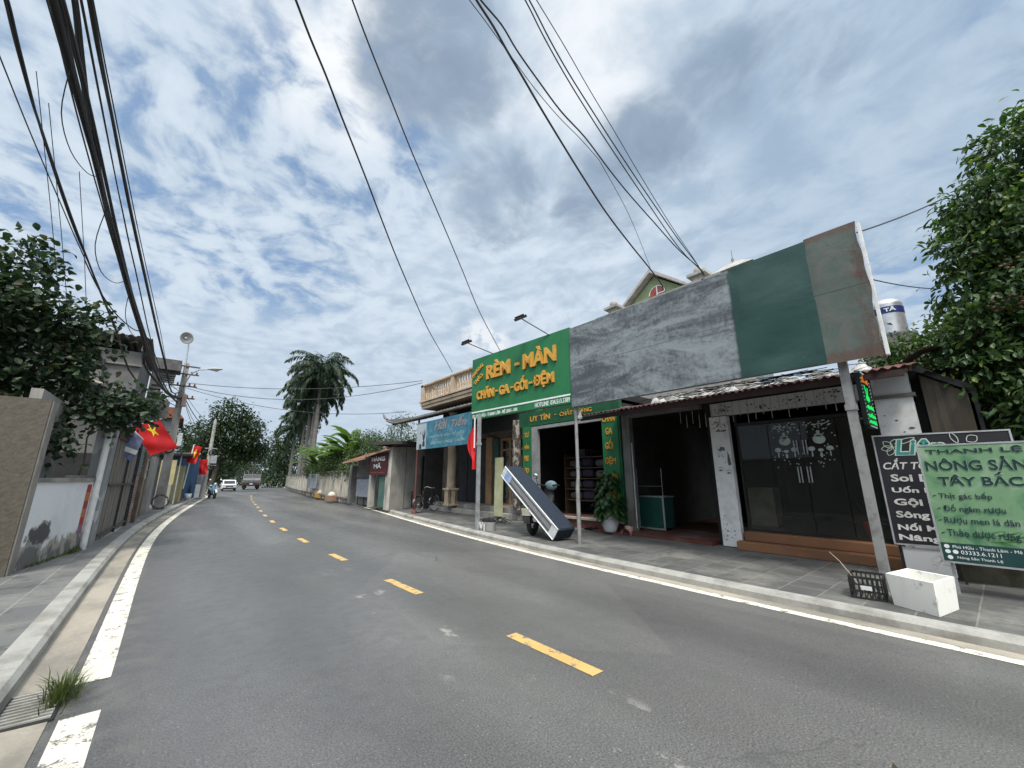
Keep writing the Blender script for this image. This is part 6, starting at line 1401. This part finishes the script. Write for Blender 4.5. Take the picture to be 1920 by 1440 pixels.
t.part('cab', MB().box((4.6, -1.1, .7), (6.2, 1.1, 2.5), .1), M('cab_blue', (.05, .09, .2), .5))

# ================================================================== TREES AND PLANTS
def unit(v): return v / np.maximum(np.linalg.norm(v, axis=1, keepdims=True), 1e-9)
def leaves(mb, P, D, Nn, L, W, fold=.25, rnd=False):
    """many small folded leaves at once: base points, directions, normals, lengths, widths"""
    D = unit(D); S = unit(np.cross(D, Nn)); N2 = np.cross(S, D); L = L[:, None]; W = W[:, None]
    b = P; l = P + D * L * .5 + S * W * .5 + N2 * W * fold; r = P + D * L * .5 - S * W * .5 + N2 * W * fold; m = P + D * L * .55; e = P + D * L - N2 * L * .18
    if rnd:      # broad, blunt ended leaf
        q = P + D * L * .18; s2 = P + D * L * .82
        V = np.stack([b, q + S * W * .24, P + D * L * .6 + S * W * .5 + N2 * W * .12, s2 + S * W * .38 - N2 * L * .06, e, s2 - S * W * .38 - N2 * L * .06, P + D * L * .6 - S * W * .5 + N2 * W * .12, q - S * W * .24, m], 1).reshape(-1, 3).tolist(); n = len(P); o = len(mb.v)
        mb.v.extend(map(tuple, V))
        for i in range(n):
            k = o + 9 * i; mb.f += [(k, k + 8, k + 2, k + 1), (k + 8, k + 4, k + 3, k + 2), (k, k + 7, k + 6, k + 8), (k + 8, k + 6, k + 5, k + 4)]
        mb.m.extend([mb.cur] * (4 * n)); mb.sm.extend([False] * (4 * n)); return mb
    V = np.stack([b, l, m, r, e], 1).reshape(-1, 3).tolist(); n = len(P); o = len(mb.v)
    mb.v.extend(map(tuple, V)); F = []
    for i in range(n):
        k = o + 5 * i; F += [(k, k + 2, k + 1), (k, k + 3, k + 2), (k + 1, k + 2, k + 4), (k + 2, k + 3, k + 4)]
    mb.f.extend(F); mb.m.extend([mb.cur] * (4 * n)); mb.sm.extend([False] * (4 * n)); return mb
def crown(mb, lobes, nclust, per, L, W, csig, droop=0.0, shell=.55, rs=rng, outw=.8, rnd=False):
    w_ = np.array([max(r[0] * r[1] * r[2], 1e-3) ** (2 / 3) for _, r in lobes]); w_ /= w_.sum(); ctrs = []
    for c, r in lobes:
        k = max(1, int(round(nclust * w_[len(ctrs)]))) if False else None; ctrs.append((np.array(c), np.array(r)))
    idx = rs.choice(len(lobes), nclust, p=w_); out = []
    for i in idx:
        c, r = ctrs[i]; d = rs.normal(size=3); d /= np.linalg.norm(d); rad = shell + (1 - shell) * rs.random() ** .5; p0 = c + d * r * rad
        n = max(3, int(per * rs.uniform(.6, 1.4))); P = p0 + rs.normal(size=(n, 3)) * csig; D = (d * outw)[None] + rs.normal(size=(n, 3)) * .7; D[:, 2] -= droop; N_ = np.array([0, 0, 1.0])[None] + rs.normal(size=(n, 3)) * .45
        out.append((P, D, N_))
    P = np.concatenate([o[0] for o in out]); D = np.concatenate([o[1] for o in out]); N_ = np.concatenate([o[2] for o in out]); s_ = rs.uniform(.65, 1.15, len(P))
    return leaves(mb, P, D, N_, L * s_, W * s_ * rs.uniform(.8, 1.15, len(P)), .25, rnd)
def limbs(mb, base, fork, lobes, r0, twigs=2):
    mb.tube([base, (Vector(base) + Vector(fork)) / 2 + Vector((.08, .05, 0)), fork], [r0, r0 * .8, r0 * .62], 8)
    for c, r in lobes:
        c = Vector(c); f = Vector(fork); m = f.lerp(c, .5) + Vector((rng.normal(0, .12), rng.normal(0, .12), .15)); mb.tube([f, m, c], [r0 * .45, r0 * .3, r0 * .14], 6)
        for k in range(twigs):
            d = Vector(rng.normal(size=3)).normalized(); e = c + Vector((d.x * r[0], d.y * r[1], d.z * r[2])) * .8; mb.tube([c, c.lerp(e, .5) + Vector((0, 0, .05)), e], [r0 * .14, r0 * .09, r0 * .04], 5)
    return mb

LA = [((-2.95, 11.5, 5.35), (.42, .5, .75)), ((-3.2, 11.3, 4.6), (.85, .9, .7)), ((-2.15, 11.5, 4.45), (.50, .6, .45)), ((-2.6, 11.7, 3.85), (.9, .8, .6)), ((-1.95, 11.6, 3.6), (.38, .5, .38)),
      ((-3.3, 11.4, 3.2), (.8, .8, .55)), ((-1.15, 11.9, 2.95), (.42, .55, .33)), ((-.85, 12.0, 3.06), (.30, .45, .20)), ((-1.6, 11.8, 2.85), (.5, .5, .32)), ((-2.2, 11.4, 2.45), (.45, .4, .4)), ((-1.95, 11.2, 2.05), (.22, .25, .35)), ((-2.75, 11.6, 2.7), (.6, .6, .5))]
t = T('tree', 'dark broad leaved tree overhanging the peeling white wall', 'tree', (-2.9, 11.6, .1))
t.part('trunk', limbs(MB(), (-2.9, 11.6, .1), (-2.75, 11.6, 2.3), LA, .12), BARK)
mb = MB(); crown(mb, LA, 470, 16, .155, .11, .15, .15, .35, rnd=True)
for c, n in (((-2.55, 11.4, 5.9), 12), ((-2.9, 11.4, 6.05), 14), ((-1.85, 11.4, 4.95), 10), ((-1.6, 11.4, 4.75), 8), ((-1.35, 11.5, 4.35), 8), ((-1.4, 11.6, 3.95), 10), ((-2.2, 11.4, 5.2), 10), ((-2.45, 11.4, 5.5), 8), ((-1.3, 11.6, 3.45), 8)):
    P = np.array(c)[None] + rng.normal(size=(n, 3)) * np.array([.10, .1, .10]); D = rng.normal(size=(n, 3)) + np.array([.4, 0, .2]); leaves(mb, P, D, np.array([0, 0, 1.0])[None] + rng.normal(size=(n, 3)) * .5, np.full(n, .16), np.full(n, .115), .2, True)
t.part('crown', mb, LEAF_A)
single('sapling', MB().tube([(-1.52, 11.7, 1.5), (-1.48, 11.68, 1.8), (-1.53, 11.72, 2.3), (-1.45, 11.75, 2.7)], [.018, .016, .014, .01], 6), BARK, (-1.5, 11.7, 1.5), 'thin bare dark stem rising above the white wall coping', 'sapling')

RA = [((10.2, -1.25, 6.9), (.7, .65, .6)), ((10.1, -.75, 6.05), (.75, .55, .5)), ((9.9, -.42, 5.75), (.35, .3, .28)), ((9.9, -1.2, 5.3), (.9, .8, .6)), ((9.7, -.33, 5.25), (.45, .38, .42)), ((9.8, -.22, 4.5), (.5, .42, .45)), ((9.6, -.75, 4.3), (.7, .55, .6)),
      ((9.5, -.15, 3.75), (.42, .38, .42)), ((9.6, -.8, 3.4), (.7, .6, .55)), ((9.3, -.12, 3.1), (.40, .36, .36)), ((9.3, -.55, 2.65), (.45, .4, .35)), ((9.1, -.38, 2.25), (.3, .26, .26)), ((10.5, -2.2, 5.0), (1.5, 1.2, 2.0))]
t = T('tree', 'dense dark green fruit tree with pale young leaf tips at the right edge', 'tree', (10.6, -1.6, .1))
t.part('trunk', limbs(MB(), (10.6, -1.6, .1), (10.4, -1.4, 2.6), RA, .16), BARK)
mb = MB(); crown(mb, RA, 1500, 18, .155, .06, .115, .8, .62, outw=.7, rnd=True); t.part('crown', mb, LEAF_B)
for c in ((9.1, -.62, 4.0), (9.15, -.80, 4.6)):
    mb = MB()
    for i in range(55):
        p = Vector(c) + Vector((rng.normal(0, .10), rng.normal(0, .13), rng.normal(0, .07))); mb.lathe(p, [(0, -.022), (.022, -.008), (.022, .01), (0, .022)], 6)
    t.part('fruit_cluster', mb, FRUIT)

def far_tree(label, base, fork, lobes, r0, nc, per, L, W, cs, mat=None, group=None, name='tree'):
    t = T(name, label, 'tree', base, group); t.part('trunk', limbs(MB(), base, fork, lobes, r0), BARK); mb = MB(); crown(mb, lobes, nc, per, L, W, cs, .25, .45); t.part('crown', mb, mat or LEAF_C); return t
far_tree('big dark roadside tree with a leaning trunk behind the slim concrete pole', (2.7, 53.5, 0), (3.2, 54.5, 3.2),
         [((3.6, 55, 8.4), (1.7, 1.6, 1.5)), ((5.6, 56, 7.4), (1.5, 1.6, 1.3)), ((2.0, 54.5, 6.4), (1.6, 1.5, 1.2)), ((4.2, 55, 6.2), (2.3, 2.0, 1.4)), ((6.8, 57, 6.0), (1.3, 1.5, 1.2)), ((1.0, 53.5, 5.2), (1.3, 1.3, .8)), ((3.0, 54.5, 4.6), (1.8, 1.6, .9)), ((6.4, 57, 4.6), (1.6, 1.6, .9)), ((4.8, 56, 4.2), (1.7, 1.5, .7))], .30, 560, 15, .42, .22, .38)
far_tree('second roadside tree closing the left side of the road far away', (4.0, 82, 0), (4.2, 82, 3), [((1.5, 80, 1.6), (2.5, 2, 1.5)), ((4.6, 86, 1.6), (2.6, 2, 1.5)), ((8, 104, 2.0), (3, 2, 2.0)), ((12, 108, 2.2), (3, 2, 2.2)), ((3.6, 82, 5.5), (2.6, 3, 2.4)), ((6.2, 84, 5.2), (2.4, 3, 2.2)), ((1.2, 80, 4.5), (2.5, 3, 2)), ((5.5, 83, 3.2), (2.6, 2, 1.2))], .3, 420, 14, .55, .3, .5)
far_tree('dark roadside tree past the palms on the right kerb', (14.6, 80, 0), (14.4, 80, 3), [((12.6, 78, 1.5), (2.2, 2.0, 1.3)), ((16, 80, 2), (3, 2, 1.8)), ((14.2, 80, 8), (2.4, 2.4, 2)), ((12.6, 79, 6), (2.0, 2.4, 1.8)), ((15, 80, 5.5), (2.6, 2.4, 2)), ((12.8, 79, 4.2), (1.8, 2, 1.1))], .28, 300, 13, .55, .28, .5)
far_tree('hazy tree mass closing the view at the far end of the road', (12, 150, 0), (12, 150, 4), [((6, 148, 2), (5, 3, 2.4)), ((14, 149, 2), (6, 3, 2.4)), ((24, 150, 2), (6, 3, 2.4)), ((6, 150, 6), (6, 4, 5)), ((14, 152, 7), (6, 4, 6)), ((22, 155, 6), (7, 4, 5)), ((-2, 148, 6), (6, 4, 5)), ((30, 150, 7), (7, 4, 6))], .5, 560, 12, 1.1, .6, 1.0)
far_tree('leafy tree standing behind the steel water tank', (23, -2.5, 0), (23, -2, 5), [((22, -.6, 6.3), (1.6, 1.2, 1.3)), ((21.5, -1.6, 6.8), (1.6, 1.4, 1.5)), ((20, -.4, 5.2), (1.5, 1.5, 1.0)), ((19.5, .3, 4.8), (1.4, 1.0, .8))], .2, 240, 14, .30, .14, .28, LEAF_H)
far_tree('feathery tree behind the dark shed roof left of the banner', (10.8, 23.5, 0), (10.6, 23.5, 3), [((10.4, 23.6, 4.3), (.8, .9, .6)), ((10.5, 23.5, 5.0), (.5, .5, .4)), ((9.8, 24.6, 3.7), (.9, .9, .5)), ((11.4, 22.2, 3.9), (.9, .9, .5))], .12, 150, 14, .22, .06, .2, LEAF_H)
far_tree('low leafy tree on the left behind the yellow booth', (-2.6, 30, 0), (-2.5, 30, 2), [((-1.2, 30.5, 3.6), (.8, 1.2, .7)), ((-2.4, 29.5, 3.8), (1.0, 1.4, .9)), ((-.2, 36, 4.6), (.8, 1.2, .6))], .15, 110, 13, .28, .14, .25)

# royal palms
def palm(base, H, label, lean=(0, 0), nf=19, FL=3.4):
    t = T('palm_tree', label, 'palm tree', base, 'royal palms behind the garden wall')
    b = Vector(base); top = b + Vector((lean[0], lean[1], H)); prof = [(0, .24), (.1, .21), (.35, .225), (.6, .20), (.85, .16), (1, .13)]
    t.part('trunk', MB().tube([b.lerp(top, k) for k, _ in prof], [r for _, r in prof], 10), PALMBARK)
    t.part('crownshaft', MB().tube([top, top + Vector((0, 0, .7)), top + Vector((0, 0, 1.5))], [.18, .17, .09], 10), M('palm_green_shaft', (.07, .11, .05), .6))
    c = top + Vector((0, 0, 1.3)); mb = MB(); P = []; D = []; N_ = []; Ls = []
    for i in range(nf):
        az = i * 2.399 + rng.normal(0, .15); el = R(84 - 132 * (i / (nf - 1)) ** .9 + rng.normal(0, 6)); n = 26; L = FL * rng.uniform(.85, 1.1); pts = [c.copy()]; e = el
        for k in range(n):
            e -= R(5.3 if el > .2 else 3.6) * (k / n + .35); pts.append(pts[-1] + Vector((math.cos(az) * math.cos(e), math.sin(az) * math.cos(e), math.sin(e))) * L / n)
        mb.tube(pts[::3], [.035 - .0035 * k for k in range(len(pts[::3]))], 5, False)
        for k in range(3, n + 1):
            d = (pts[k] - pts[k - 1]).normalized(); s_ = Vector((-math.sin(az), math.cos(az), 0)); u = s_.cross(d) * -1
            for sg in (-1, 1):
                for rep in range(2):
                    ll = (1.0 if k < n - 5 else 1.0 - .16 * (k - n + 5)) * .82 * rng.uniform(.8, 1.1); v = (s_ * sg * rng.uniform(.7, 1) + d * .55 + Vector((0, 0, -.35 - .5 * rng.random())) + u * rng.normal(0, .25))
                    P.append(pts[k] + d * (rep * L / n * .5)); D.append(v); N_.append((0.1, .1, 1)); Ls.append(ll)
    leaves(mb, np.array([tuple(p) for p in P]), np.array([tuple(d) for d in D]), np.array(N_, float), np.array(Ls), np.full(len(P), .115), .1)
    t.part('fronds', mb, LEAF_P); return t
palm((10.35, 44.5, 0), 11.4, 'tallest nearest royal palm with a full dark crown above the wall', nf=42, FL=4.4)
palm((10.5, 46.4, 0), 10.2, 'royal palm just left of and slightly lower than the tallest palm', nf=32, FL=4.0)
palm((10.7, 49.3, 0), 9.6, 'third royal palm along the row, crown merging with its taller neighbours', nf=28)
palm((11.85, 57, 0), 8.6, 'fourth royal palm along the row with a thin visible trunk', nf=28)
palm((12.6, 66, 0), 7.6, 'farthest lowest royal palm at the end of the row', nf=28)

# banana plants and creeper over the wall
def banana(base, h, label, n=9, dirs=None):
    t = T('banana_plant', label, 'banana plant', base, 'banana plants behind the garden wall'); b = Vector(base)
    t.part('stem', MB().tube([b, b + Vector((.05, 0, h * .6)), b + Vector((0, .05, h))], [.14, .11, .06], 8), M('banana_stem', (.16, .18, .09), .7, (.11, .09, .05), 3)); 
    for i in range(n):
        az = rng.uniform(0, 6.28) if dirs is None else dirs[i % len(dirs)] + rng.normal(0, .25); el0 = rng.uniform(.6, 1.35); L = rng.uniform(2.2, 3.3); w0 = rng.uniform(.30, .42); top = b + Vector((0, 0, h))
        def mid(a):
            e = el0 - 1.5 * a ** 1.3; return e
        pts = [top.copy()]
        for k in range(14): e = mid(k / 14); pts.append(pts[-1] + Vector((math.cos(az) * math.cos(e), math.sin(az) * math.cos(e), math.sin(e))) * L / 14)
        side = Vector((-math.sin(az), math.cos(az), 0)); ph = rng.uniform(0, 9)
        def fn(a, bb):
            k = a * 14; i0 = min(13, int(k)); p = pts[i0].lerp(pts[i0 + 1], k - i0); wv = w0 * min(1, a * 6) * math.sin(math.pi * min(1, .12 + .88 * a)) ** .6
            s_ = (bb - .5) * 2; return tuple(p + side * s_ * wv + Vector((0, 0, -.30 * abs(s_) * wv + .05 * math.sin(a * 40 + ph) * abs(s_) * w0)))
        t.part('leaf', MB().grid(fn, 18, 4), LEAF_N)
    return t
TOWARD = [3.1, 3.6, 2.6, 2.2, 1.8, 4.4, 2.9, 3.3]
banana((9.2, 34.5, .1), 2.5, 'banana plant leaning farthest along the wall with a yellowed leaf tip', 9, TOWARD)
banana((9.2, 31.0, .1), 2.7, 'banana plant in the middle of the clump over the wall', 9, TOWARD)
banana((9.8, 30.5, .1), 3.6, 'tallest banana plant with upright leaves against the sky', 9)
banana((9.1, 28.0, .1), 2.6, 'banana plant nearest the tiled paper shop', 9, TOWARD)
banana((9.3, 37.5, .1), 2.2, 'low banana plant at the far end of the clump', 8, TOWARD)
t = T('creeper', 'mass of green creeper and shrubs spilling over the garden wall', 'shrub', (9, 29, .1))
lb = [((7.9, 25.0, 2.1), (.35, .9, .40)), ((8.0, 27.2, 2.15), (.35, 1.2, .40)), ((8.2, 30, 2.15), (.35, 1.6, .40)), ((8.45, 33.5, 2.1), (.35, 1.8, .36)), ((8.85, 37.5, 2.1), (.4, 2.2, .34)), ((10.4, 43, 2.6), (.6, 3, .7)), ((9.2, 26.6, 4.1), (.8, 1.2, .45)), ((8.4, 29, 2.75), (.5, 1.5, .5)), ((8.7, 32.5, 2.75), (.5, 1.8, .5)), ((9.6, 28, 3.6), (.8, 1.6, .55)), ((9.6, 31.5, 3.4), (.8, 1.8, .6)), ((9.9, 35, 3.1), (.8, 2, .55)), ((9.4, 25.0, 3.8), (.7, 1.0, .5)), ((8.5, 25.6, 2.5), (.6, 1.2, .55)), ((8.7, 28, 2.7), (.7, 1.6, .6)), ((8.9, 31, 2.5), (.7, 1.8, .55)), ((9.2, 34.5, 2.35), (.7, 2, .45)), ((9.3, 26.5, 3.2), (.9, 1.6, .55)), ((9.6, 38.5, 2.2), (.7, 2.2, .4)), ((9.0, 24.3, 3.0), (.6, .9, .5)), ((9.9, 22.5, 3.4), (.8, 1.0, .45))]
mb = MB(); crown(mb, lb, 1050, 17, .16, .08, .16, .35, .4); t.part('foliage', mb, LEAF_H)
t.part('stem', limbs(MB(), (9, 29, .1), (9, 29, 1.8), lb, .05), BARK)
mb = MB(); crown(mb, [((17, 1.2, 5.3), (1.0, .9, .6)), ((17, .2, 5.2), (1.4, 1.0, .8)), ((16.5, -1, 4.9), (1.6, 1.4, .9)), ((16.8, 1.6, 5.0), (.8, .6, .5))], 330, 15, .2, .09, .2, .2, .3)
t = T('shrub', 'green shrub growing over the roofs below the water tank', 'shrub', (18, 0, 3)); t.part('foliage', mb, LEAF_H); t.part('stem', MB().tube([(18, 0, .1), (18.2, 0, 4.6)], .05, 6), BARK)

# ================================================================== OVERHEAD CABLES
WIRES = {
    'R1': [(8.4, 14.17, 5.91), (7.09, 12.49, 5.82), (5.33, 10.22, 5.64), (4.32, 8.91, 5.6), (3.22, 7.49, 5.66), (2.55, 6.64, 5.74), (1.93, 5.83, 5.83), (1.6, 5.4, 5.89), (1.24, 4.94, 5.95), (0.94, 4.56, 6.0), (0.65, 4.18, 6.05), (0.4, 3.87, 6.08), (0.19, 3.59, 6.11)],
    'R2': [(6.7, 8.65, 5.1), (4.87, 7.06, 5.24), (3.83, 6.16, 5.5), (3.08, 5.51, 5.68), (2.48, 4.99, 5.81), (2.0, 4.58, 5.92), (1.73, 4.34, 5.98), (1.37, 4.02, 6.08), (1.05, 3.75, 6.19), (0.83, 3.56, 6.27), (0.67, 3.42, 6.34)],
    'R3': [(7.34, 3.86, 5.43), (6.54, 3.66, 5.47), (5.45, 3.4, 5.47), (4.55, 3.19, 5.51), (3.78, 3.0, 5.61), (3.19, 2.86, 5.73), (2.68, 2.74, 5.85), (2.36, 2.66, 5.93), (2.07, 2.59, 6.0), (1.84, 2.53, 6.06), (1.6, 2.48, 6.11)],
    'R4': [(6.89, 2.84, 5.21), (5.77, 2.7, 5.12), (4.79, 2.57, 5.13), (4.06, 2.48, 5.16), (3.55, 2.41, 5.2), (3.02, 2.34, 5.28), (2.56, 2.28, 5.27), (2.2, 2.24, 5.35), (1.88, 2.2, 5.43), (1.67, 2.17, 5.52), (1.42, 2.14, 5.53)],
    'R5': [(6.94, 2.85, 5.19), (5.76, 2.69, 5.15), (4.54, 2.52, 5.34), (3.65, 2.4, 5.52), (3.1, 2.33, 5.66), (2.63, 2.27, 5.81), (2.25, 2.22, 5.98), (1.98, 2.18, 6.13)],
    'R6': [(6.88, 2.84, 5.19), (5.71, 2.68, 5.31), (4.56, 2.53, 5.5), (3.77, 2.42, 5.64), (3.2, 2.34, 5.76), (2.71, 2.28, 5.9), (2.36, 2.23, 6.03), (2.02, 2.18, 6.2)],
    'R7': [(6.78, 2.83, 5.21), (5.49, 2.65, 5.42), (4.47, 2.51, 5.66), (3.7, 2.41, 5.9), (3.14, 2.34, 6.07), (2.65, 2.27, 6.22), (2.15, 2.2, 6.34)],
    'R9': [(3.31, 2.38, 5.18), (2.93, 2.33, 5.19), (2.49, 2.27, 5.16), (2.11, 2.23, 5.21), (1.88, 2.2, 5.26), (1.67, 2.17, 5.3), (1.47, 2.14, 5.34), (1.29, 2.12, 5.38)],
    'L3': [(-0.78, 19.47, 4.66), (-1.01, 15.71, 4.74), (-1.19, 12.65, 4.98), (-1.32, 10.51, 5.24), (-1.42, 8.84, 5.49), (-1.49, 7.62, 5.69), (-1.55, 6.63, 5.86), (-1.6, 5.83, 6.01), (-1.64, 5.2, 6.13)],
    'L4': [(-1.07, 14.68, 4.41), (-1.15, 13.39, 4.79), (-1.27, 11.42, 5.12), (-1.37, 9.77, 5.31), (-1.46, 8.12, 5.58), (-1.52, 7.12, 5.84), (-1.56, 6.52, 6.05), (-1.59, 5.97, 6.29), (-1.62, 5.46, 6.55)],
    'L5': [(-0.68, 21.1, 4.94), (-0.91, 17.39, 5.34), (-1.11, 14.03, 5.7), (-1.34, 10.12, 6.19), (-1.44, 8.46, 6.44), (-1.52, 7.15, 6.66), (-1.57, 6.33, 6.81), (-1.6, 5.79, 6.92)],
    'L6': [(-0.69, 20.39, 5.05), (-1.0, 14.65, 5.65), (-1.22, 10.47, 6.01), (-1.3, 8.94, 6.16), (-1.4, 7.01, 6.39), (-1.45, 6.18, 6.51), (-1.49, 5.46, 6.62)],
    'L7': [(-0.93, 16.39, 4.91), (-1.26, 10.35, 5.59), (-1.36, 8.62, 5.86), (-1.41, 7.77, 6.01), (-1.49, 6.34, 6.29), (-1.54, 5.37, 6.48)],
    'L1': [(-1.36, 16.26, 4.37), (-1.69, 13.01, 5.03), (-1.88, 11.19, 5.41), (-1.97, 10.4, 5.6), (-2.03, 9.81, 5.75), (-2.11, 8.99, 5.99), (-2.22, 7.93, 6.35), (-2.27, 7.48, 6.52), (-2.34, 6.81, 6.8), (-2.38, 6.45, 6.96)],
    'L2': [(-1.97, 10.4, 5.57), (-2.04, 9.71, 5.69), (-2.11, 9.01, 5.83), (-2.25, 7.69, 6.11), (-2.35, 6.67, 6.35), (-2.38, 6.39, 6.42)],
}
def smooth(pts, n=4):
    P = [Vector(p) for p in pts]; out = []
    for i in range(len(P) - 1):
        a, b, c, d = P[max(i - 1, 0)], P[i], P[i + 1], P[min(i + 2, len(P) - 1)]
        for k in range(n):
            s = k / n; out.append(.5 * ((2 * b) + (c - a) * s + (2 * a - 5 * b + 4 * c - d) * s * s + (3 * b - a - 3 * c + d) * s ** 3))
    return out + [P[-1]]
def run(key, start=None, ext=12.0, rise=.0):
    pts = [Vector(p) for p in WIRES[key]]
    if start: pts = [Vector(start)] + pts
    d = (pts[-1] - pts[-5]).normalized(); e = pts[-1].copy(); g = min(.6, (pts[-1] - pts[-2]).length); q = g
    while q < ext: d.z = min(d.z, .25) * .9 + .002; pts.append(pts[-1] + d * g); q += g; g *= 1.25
    return smooth(pts)
def wire(key, label, r, start=None, ext=12.0, strands=1, spread=.0, group=None, name='power_cable', rise=0.0, twist=False):
    path = run(key, start, ext, rise); mb = MB()
    if strands == 1: mb.tube(path, r, 6)
    else:
        for s_ in range(strands):
            ph = rng.uniform(0, 6.28); rr = spread * math.sqrt(rng.uniform(.05, 1)); fr = rng.uniform(-.12, .12) + (.5 if twist else 0)
            mb.tube([p + Vector((math.cos(ph + fr * .33 * i), .0, math.sin(ph + fr * .33 * i))) * rr * (1 if twist else .55 + .45 * math.cos(i * .13 + ph * 3)) for i, p in enumerate(path)], r * rng.uniform(.7, 1.3), 5)
    return single(name, mb, CABLE, tuple(path[0]), label, 'cable', group)
RX = 'power cables crossing the road to the right'
wire('R1', 'thickest single cable crossing the road sky down to the cream balcony house', .013, group=RX, ext=9)
wire('R2', 'cable crossing the sky down to the top edge of the green sign', .0095, group=RX, ext=9)
wire('R3', 'paired cable ending at the hoarding just left of the gable house', .010, (7.2, 3.9, 5.3), 9, 2, .014, RX)
wire('R4', 'wavy cable joining the cluster at the hoarding near the roof pillar', .0085, (6.92, 2.86, 5.06), 9, group=RX)
wire('R5', 'lower of the straight cables running to the hoarding near the roof pillar', .0075, (6.92, 2.87, 5.06), 9, group=RX)
wire('R6', 'middle of the straight cables running to the hoarding near the roof pillar', .0075, (6.92, 2.88, 5.06), 9, group=RX)
wire('R7', 'thinnest uppermost straight cable running to the hoarding near the roof pillar', .005, (6.92, 2.89, 5.06), 9, group=RX)
wire('R9', 'thin slack cable crossing between the two thicker cables in the sky', .004, None, 9, group=RX)
single('power_cable', MB().tube(smooth([(3.31, 2.38, 5.18), (4.4, 2.75, 5.25), (5.5, 3.2, 5.35), (6.54, 3.66, 5.49)]), .0035, 5), CABLE, (3.3, 2.4, 5.2), 'thin drop wire hanging from the wavy cable to the gable peak', 'cable', RX)
PT = (-.45, 24.9, 5.6)
LX = 'cables strung along the left side poles'
wire('L3', 'thickest black cable bundle strung overhead to the utility pole', .0105, (-.5, 24.9, 5.3), 14, 17, .10, LX, 'cable_bundle', .3)
wire('L4', 'second black cable bundle beside and right of the thickest bundle', .011, (-.55, 24.9, 5.1), 14, 7, .055, LX, 'cable_bundle', .3)
wire('L5', 'twisted dark cable bundle farthest right of the overhead bundles', .013, (-.45, 24.9, 5.7), 14, 4, .024, LX, 'cable_bundle', .3, True)
wire('L6', 'thin cable right of all the overhead bundles on the left', .008, (-.4, 24.9, 6.0), 14, group=LX)
wire('L7', 'thin cable running between the second and third overhead bundles', .008, (-.42, 24.9, 5.5), 14, 2, .03, LX)
wire('L1', 'dark cable bundle farthest left, passing in front of the left tree', .013, (-.5, 24.9, 4.9), 14, 3, .022, LX, 'cable_bundle', .3, True)
wire('L2', 'thin cable at the far left joining the left bundle above the tree', .007, None, 14, 2, .05, LX)
# slack loops hanging off the bundles
def loop(a, b, sag, off, r, label): 
    a, b = Vector(a), Vector(b); single('cable_loop', MB().tube(smooth([a, a.lerp(b, .25) + Vector((off, 0, -sag * .75)), a.lerp(b, .55) + Vector((off, 0, -sag)), a.lerp(b, .85) + Vector((off * .5, 0, -sag * .6)), b]), r, 5), CABLE, tuple(a), label, 'cable', 'slack cable loops under the left bundles')
loop((-1.6, 5.83, 5.94), (-1.5, 7.5, 5.72), .30, -.10, .006, 'upper slack loop of cable under the thickest bundle')
loop((-1.46, 8.1, 5.55), (-1.34, 10.2, 5.25), .42, -.14, .007, 'middle slack loop of cable under the thickest bundle')
loop((-1.3, 10.6, 5.2), (-1.15, 13.2, 4.95), .30, -.10, .007, 'lower slack loop of cable under the thickest bundle')
loop((-1.97, 10.4, 5.55), (-1.2, 12.6, 4.95), .25, 0, .012, 'cable sagging between the left bundle and the thickest bundle')
for k, (x0, y0, z0, x1, y1, z1) in enumerate(((-2.3, 7.4, 6.9, -2.05, 10.2, 4.4), (-2.2, 7.7, 6.7, -1.98, 10.6, 4.3), (-1.9, 8.4, 6.2, -1.85, 11.2, 4.5))):
    single('drop_wire', MB().tube([(x0, y0, z0), ((x0 + x1) / 2 + .01, (y0 + y1) / 2, (z0 + z1) / 2), (x1, y1, z1)], .005, 5), CABLE, (x0, y0, z0), ['outermost thin wire dropping into the left tree', 'middle thin wire dropping into the left tree', 'innermost thin wire dropping into the left tree'][k], 'cable', 'thin wires dropping into the left tree')
for (x, y, a_) in ((3.1, .62, .4), (5.3, 17.5, 2.0)):
    mb = MB(); leaf(mb, (x, y, .012), (math.cos(a_), math.sin(a_), .12), (0, 0, 1), .06, .032, -.25); single('dry_leaf', mb, M('dry_leaf_brown', (.06, .045, .03), .9), (x, y, .01), 'small dry brown leaf lying on the grey asphalt', 'leaf', 'dry leaves scattered on the asphalt')
def span(a, b, sag, r, label, group, n=14):
    a, b = Vector(a), Vector(b); single('power_cable', MB().tube([a.lerp(b, k / n) - Vector((0, 0, 4 * sag * (k / n) * (1 - k / n))) for k in range(n + 1)], r, 5), CABLE, tuple(a), label, 'cable', group)
SX = 'cables spanning from the utility pole to the balcony house'
span((-.3, 24.9, 6.1), (8.2, 16.5, 5.95), .35, .014, 'upper cable from the utility pole across the road to the balcony corner', SX)
span((-.3, 24.9, 5.95), (8.2, 16.5, 5.85), .75, .014, 'middle cable from the utility pole across the road to the balcony corner', SX)
span((-.3, 24.9, 5.85), (8.0, 17.6, 4.6), .55, .012, 'lower cable from the utility pole across the road to the tiled eave', SX)
FXX = 'cables between the two left poles'
for k in range(4): span((-.5 + .1 * k, 25, 5.9 - .3 * k), (1.6 + .05 * k, 38.2, 5.6 - .45 * k), .35 + .12 * k, .02 if k == 1 else .012, ['topmost cable between the two left concrete poles', 'second thicker cable between the two left concrete poles', 'third cable between the two left concrete poles', 'lowest cable between the two left concrete poles'][k], FXX)
span((1.66, 38.2, 4.6), (6.5, 75, 5.6), .6, .02, 'far cable leaving the second concrete pole into the roadside tree', FXX)
span((6.98, .70, 4.92), (10.2, -.2, 6.55), .03, .012, 'cable from the rusted sheet corner rising into the right hand tree', RX)
span((6.98, .70, 4.2), (10.2, .10, 4.85), .04, .008, 'thin cable from the rusted sheet edge past the water tank', RX)
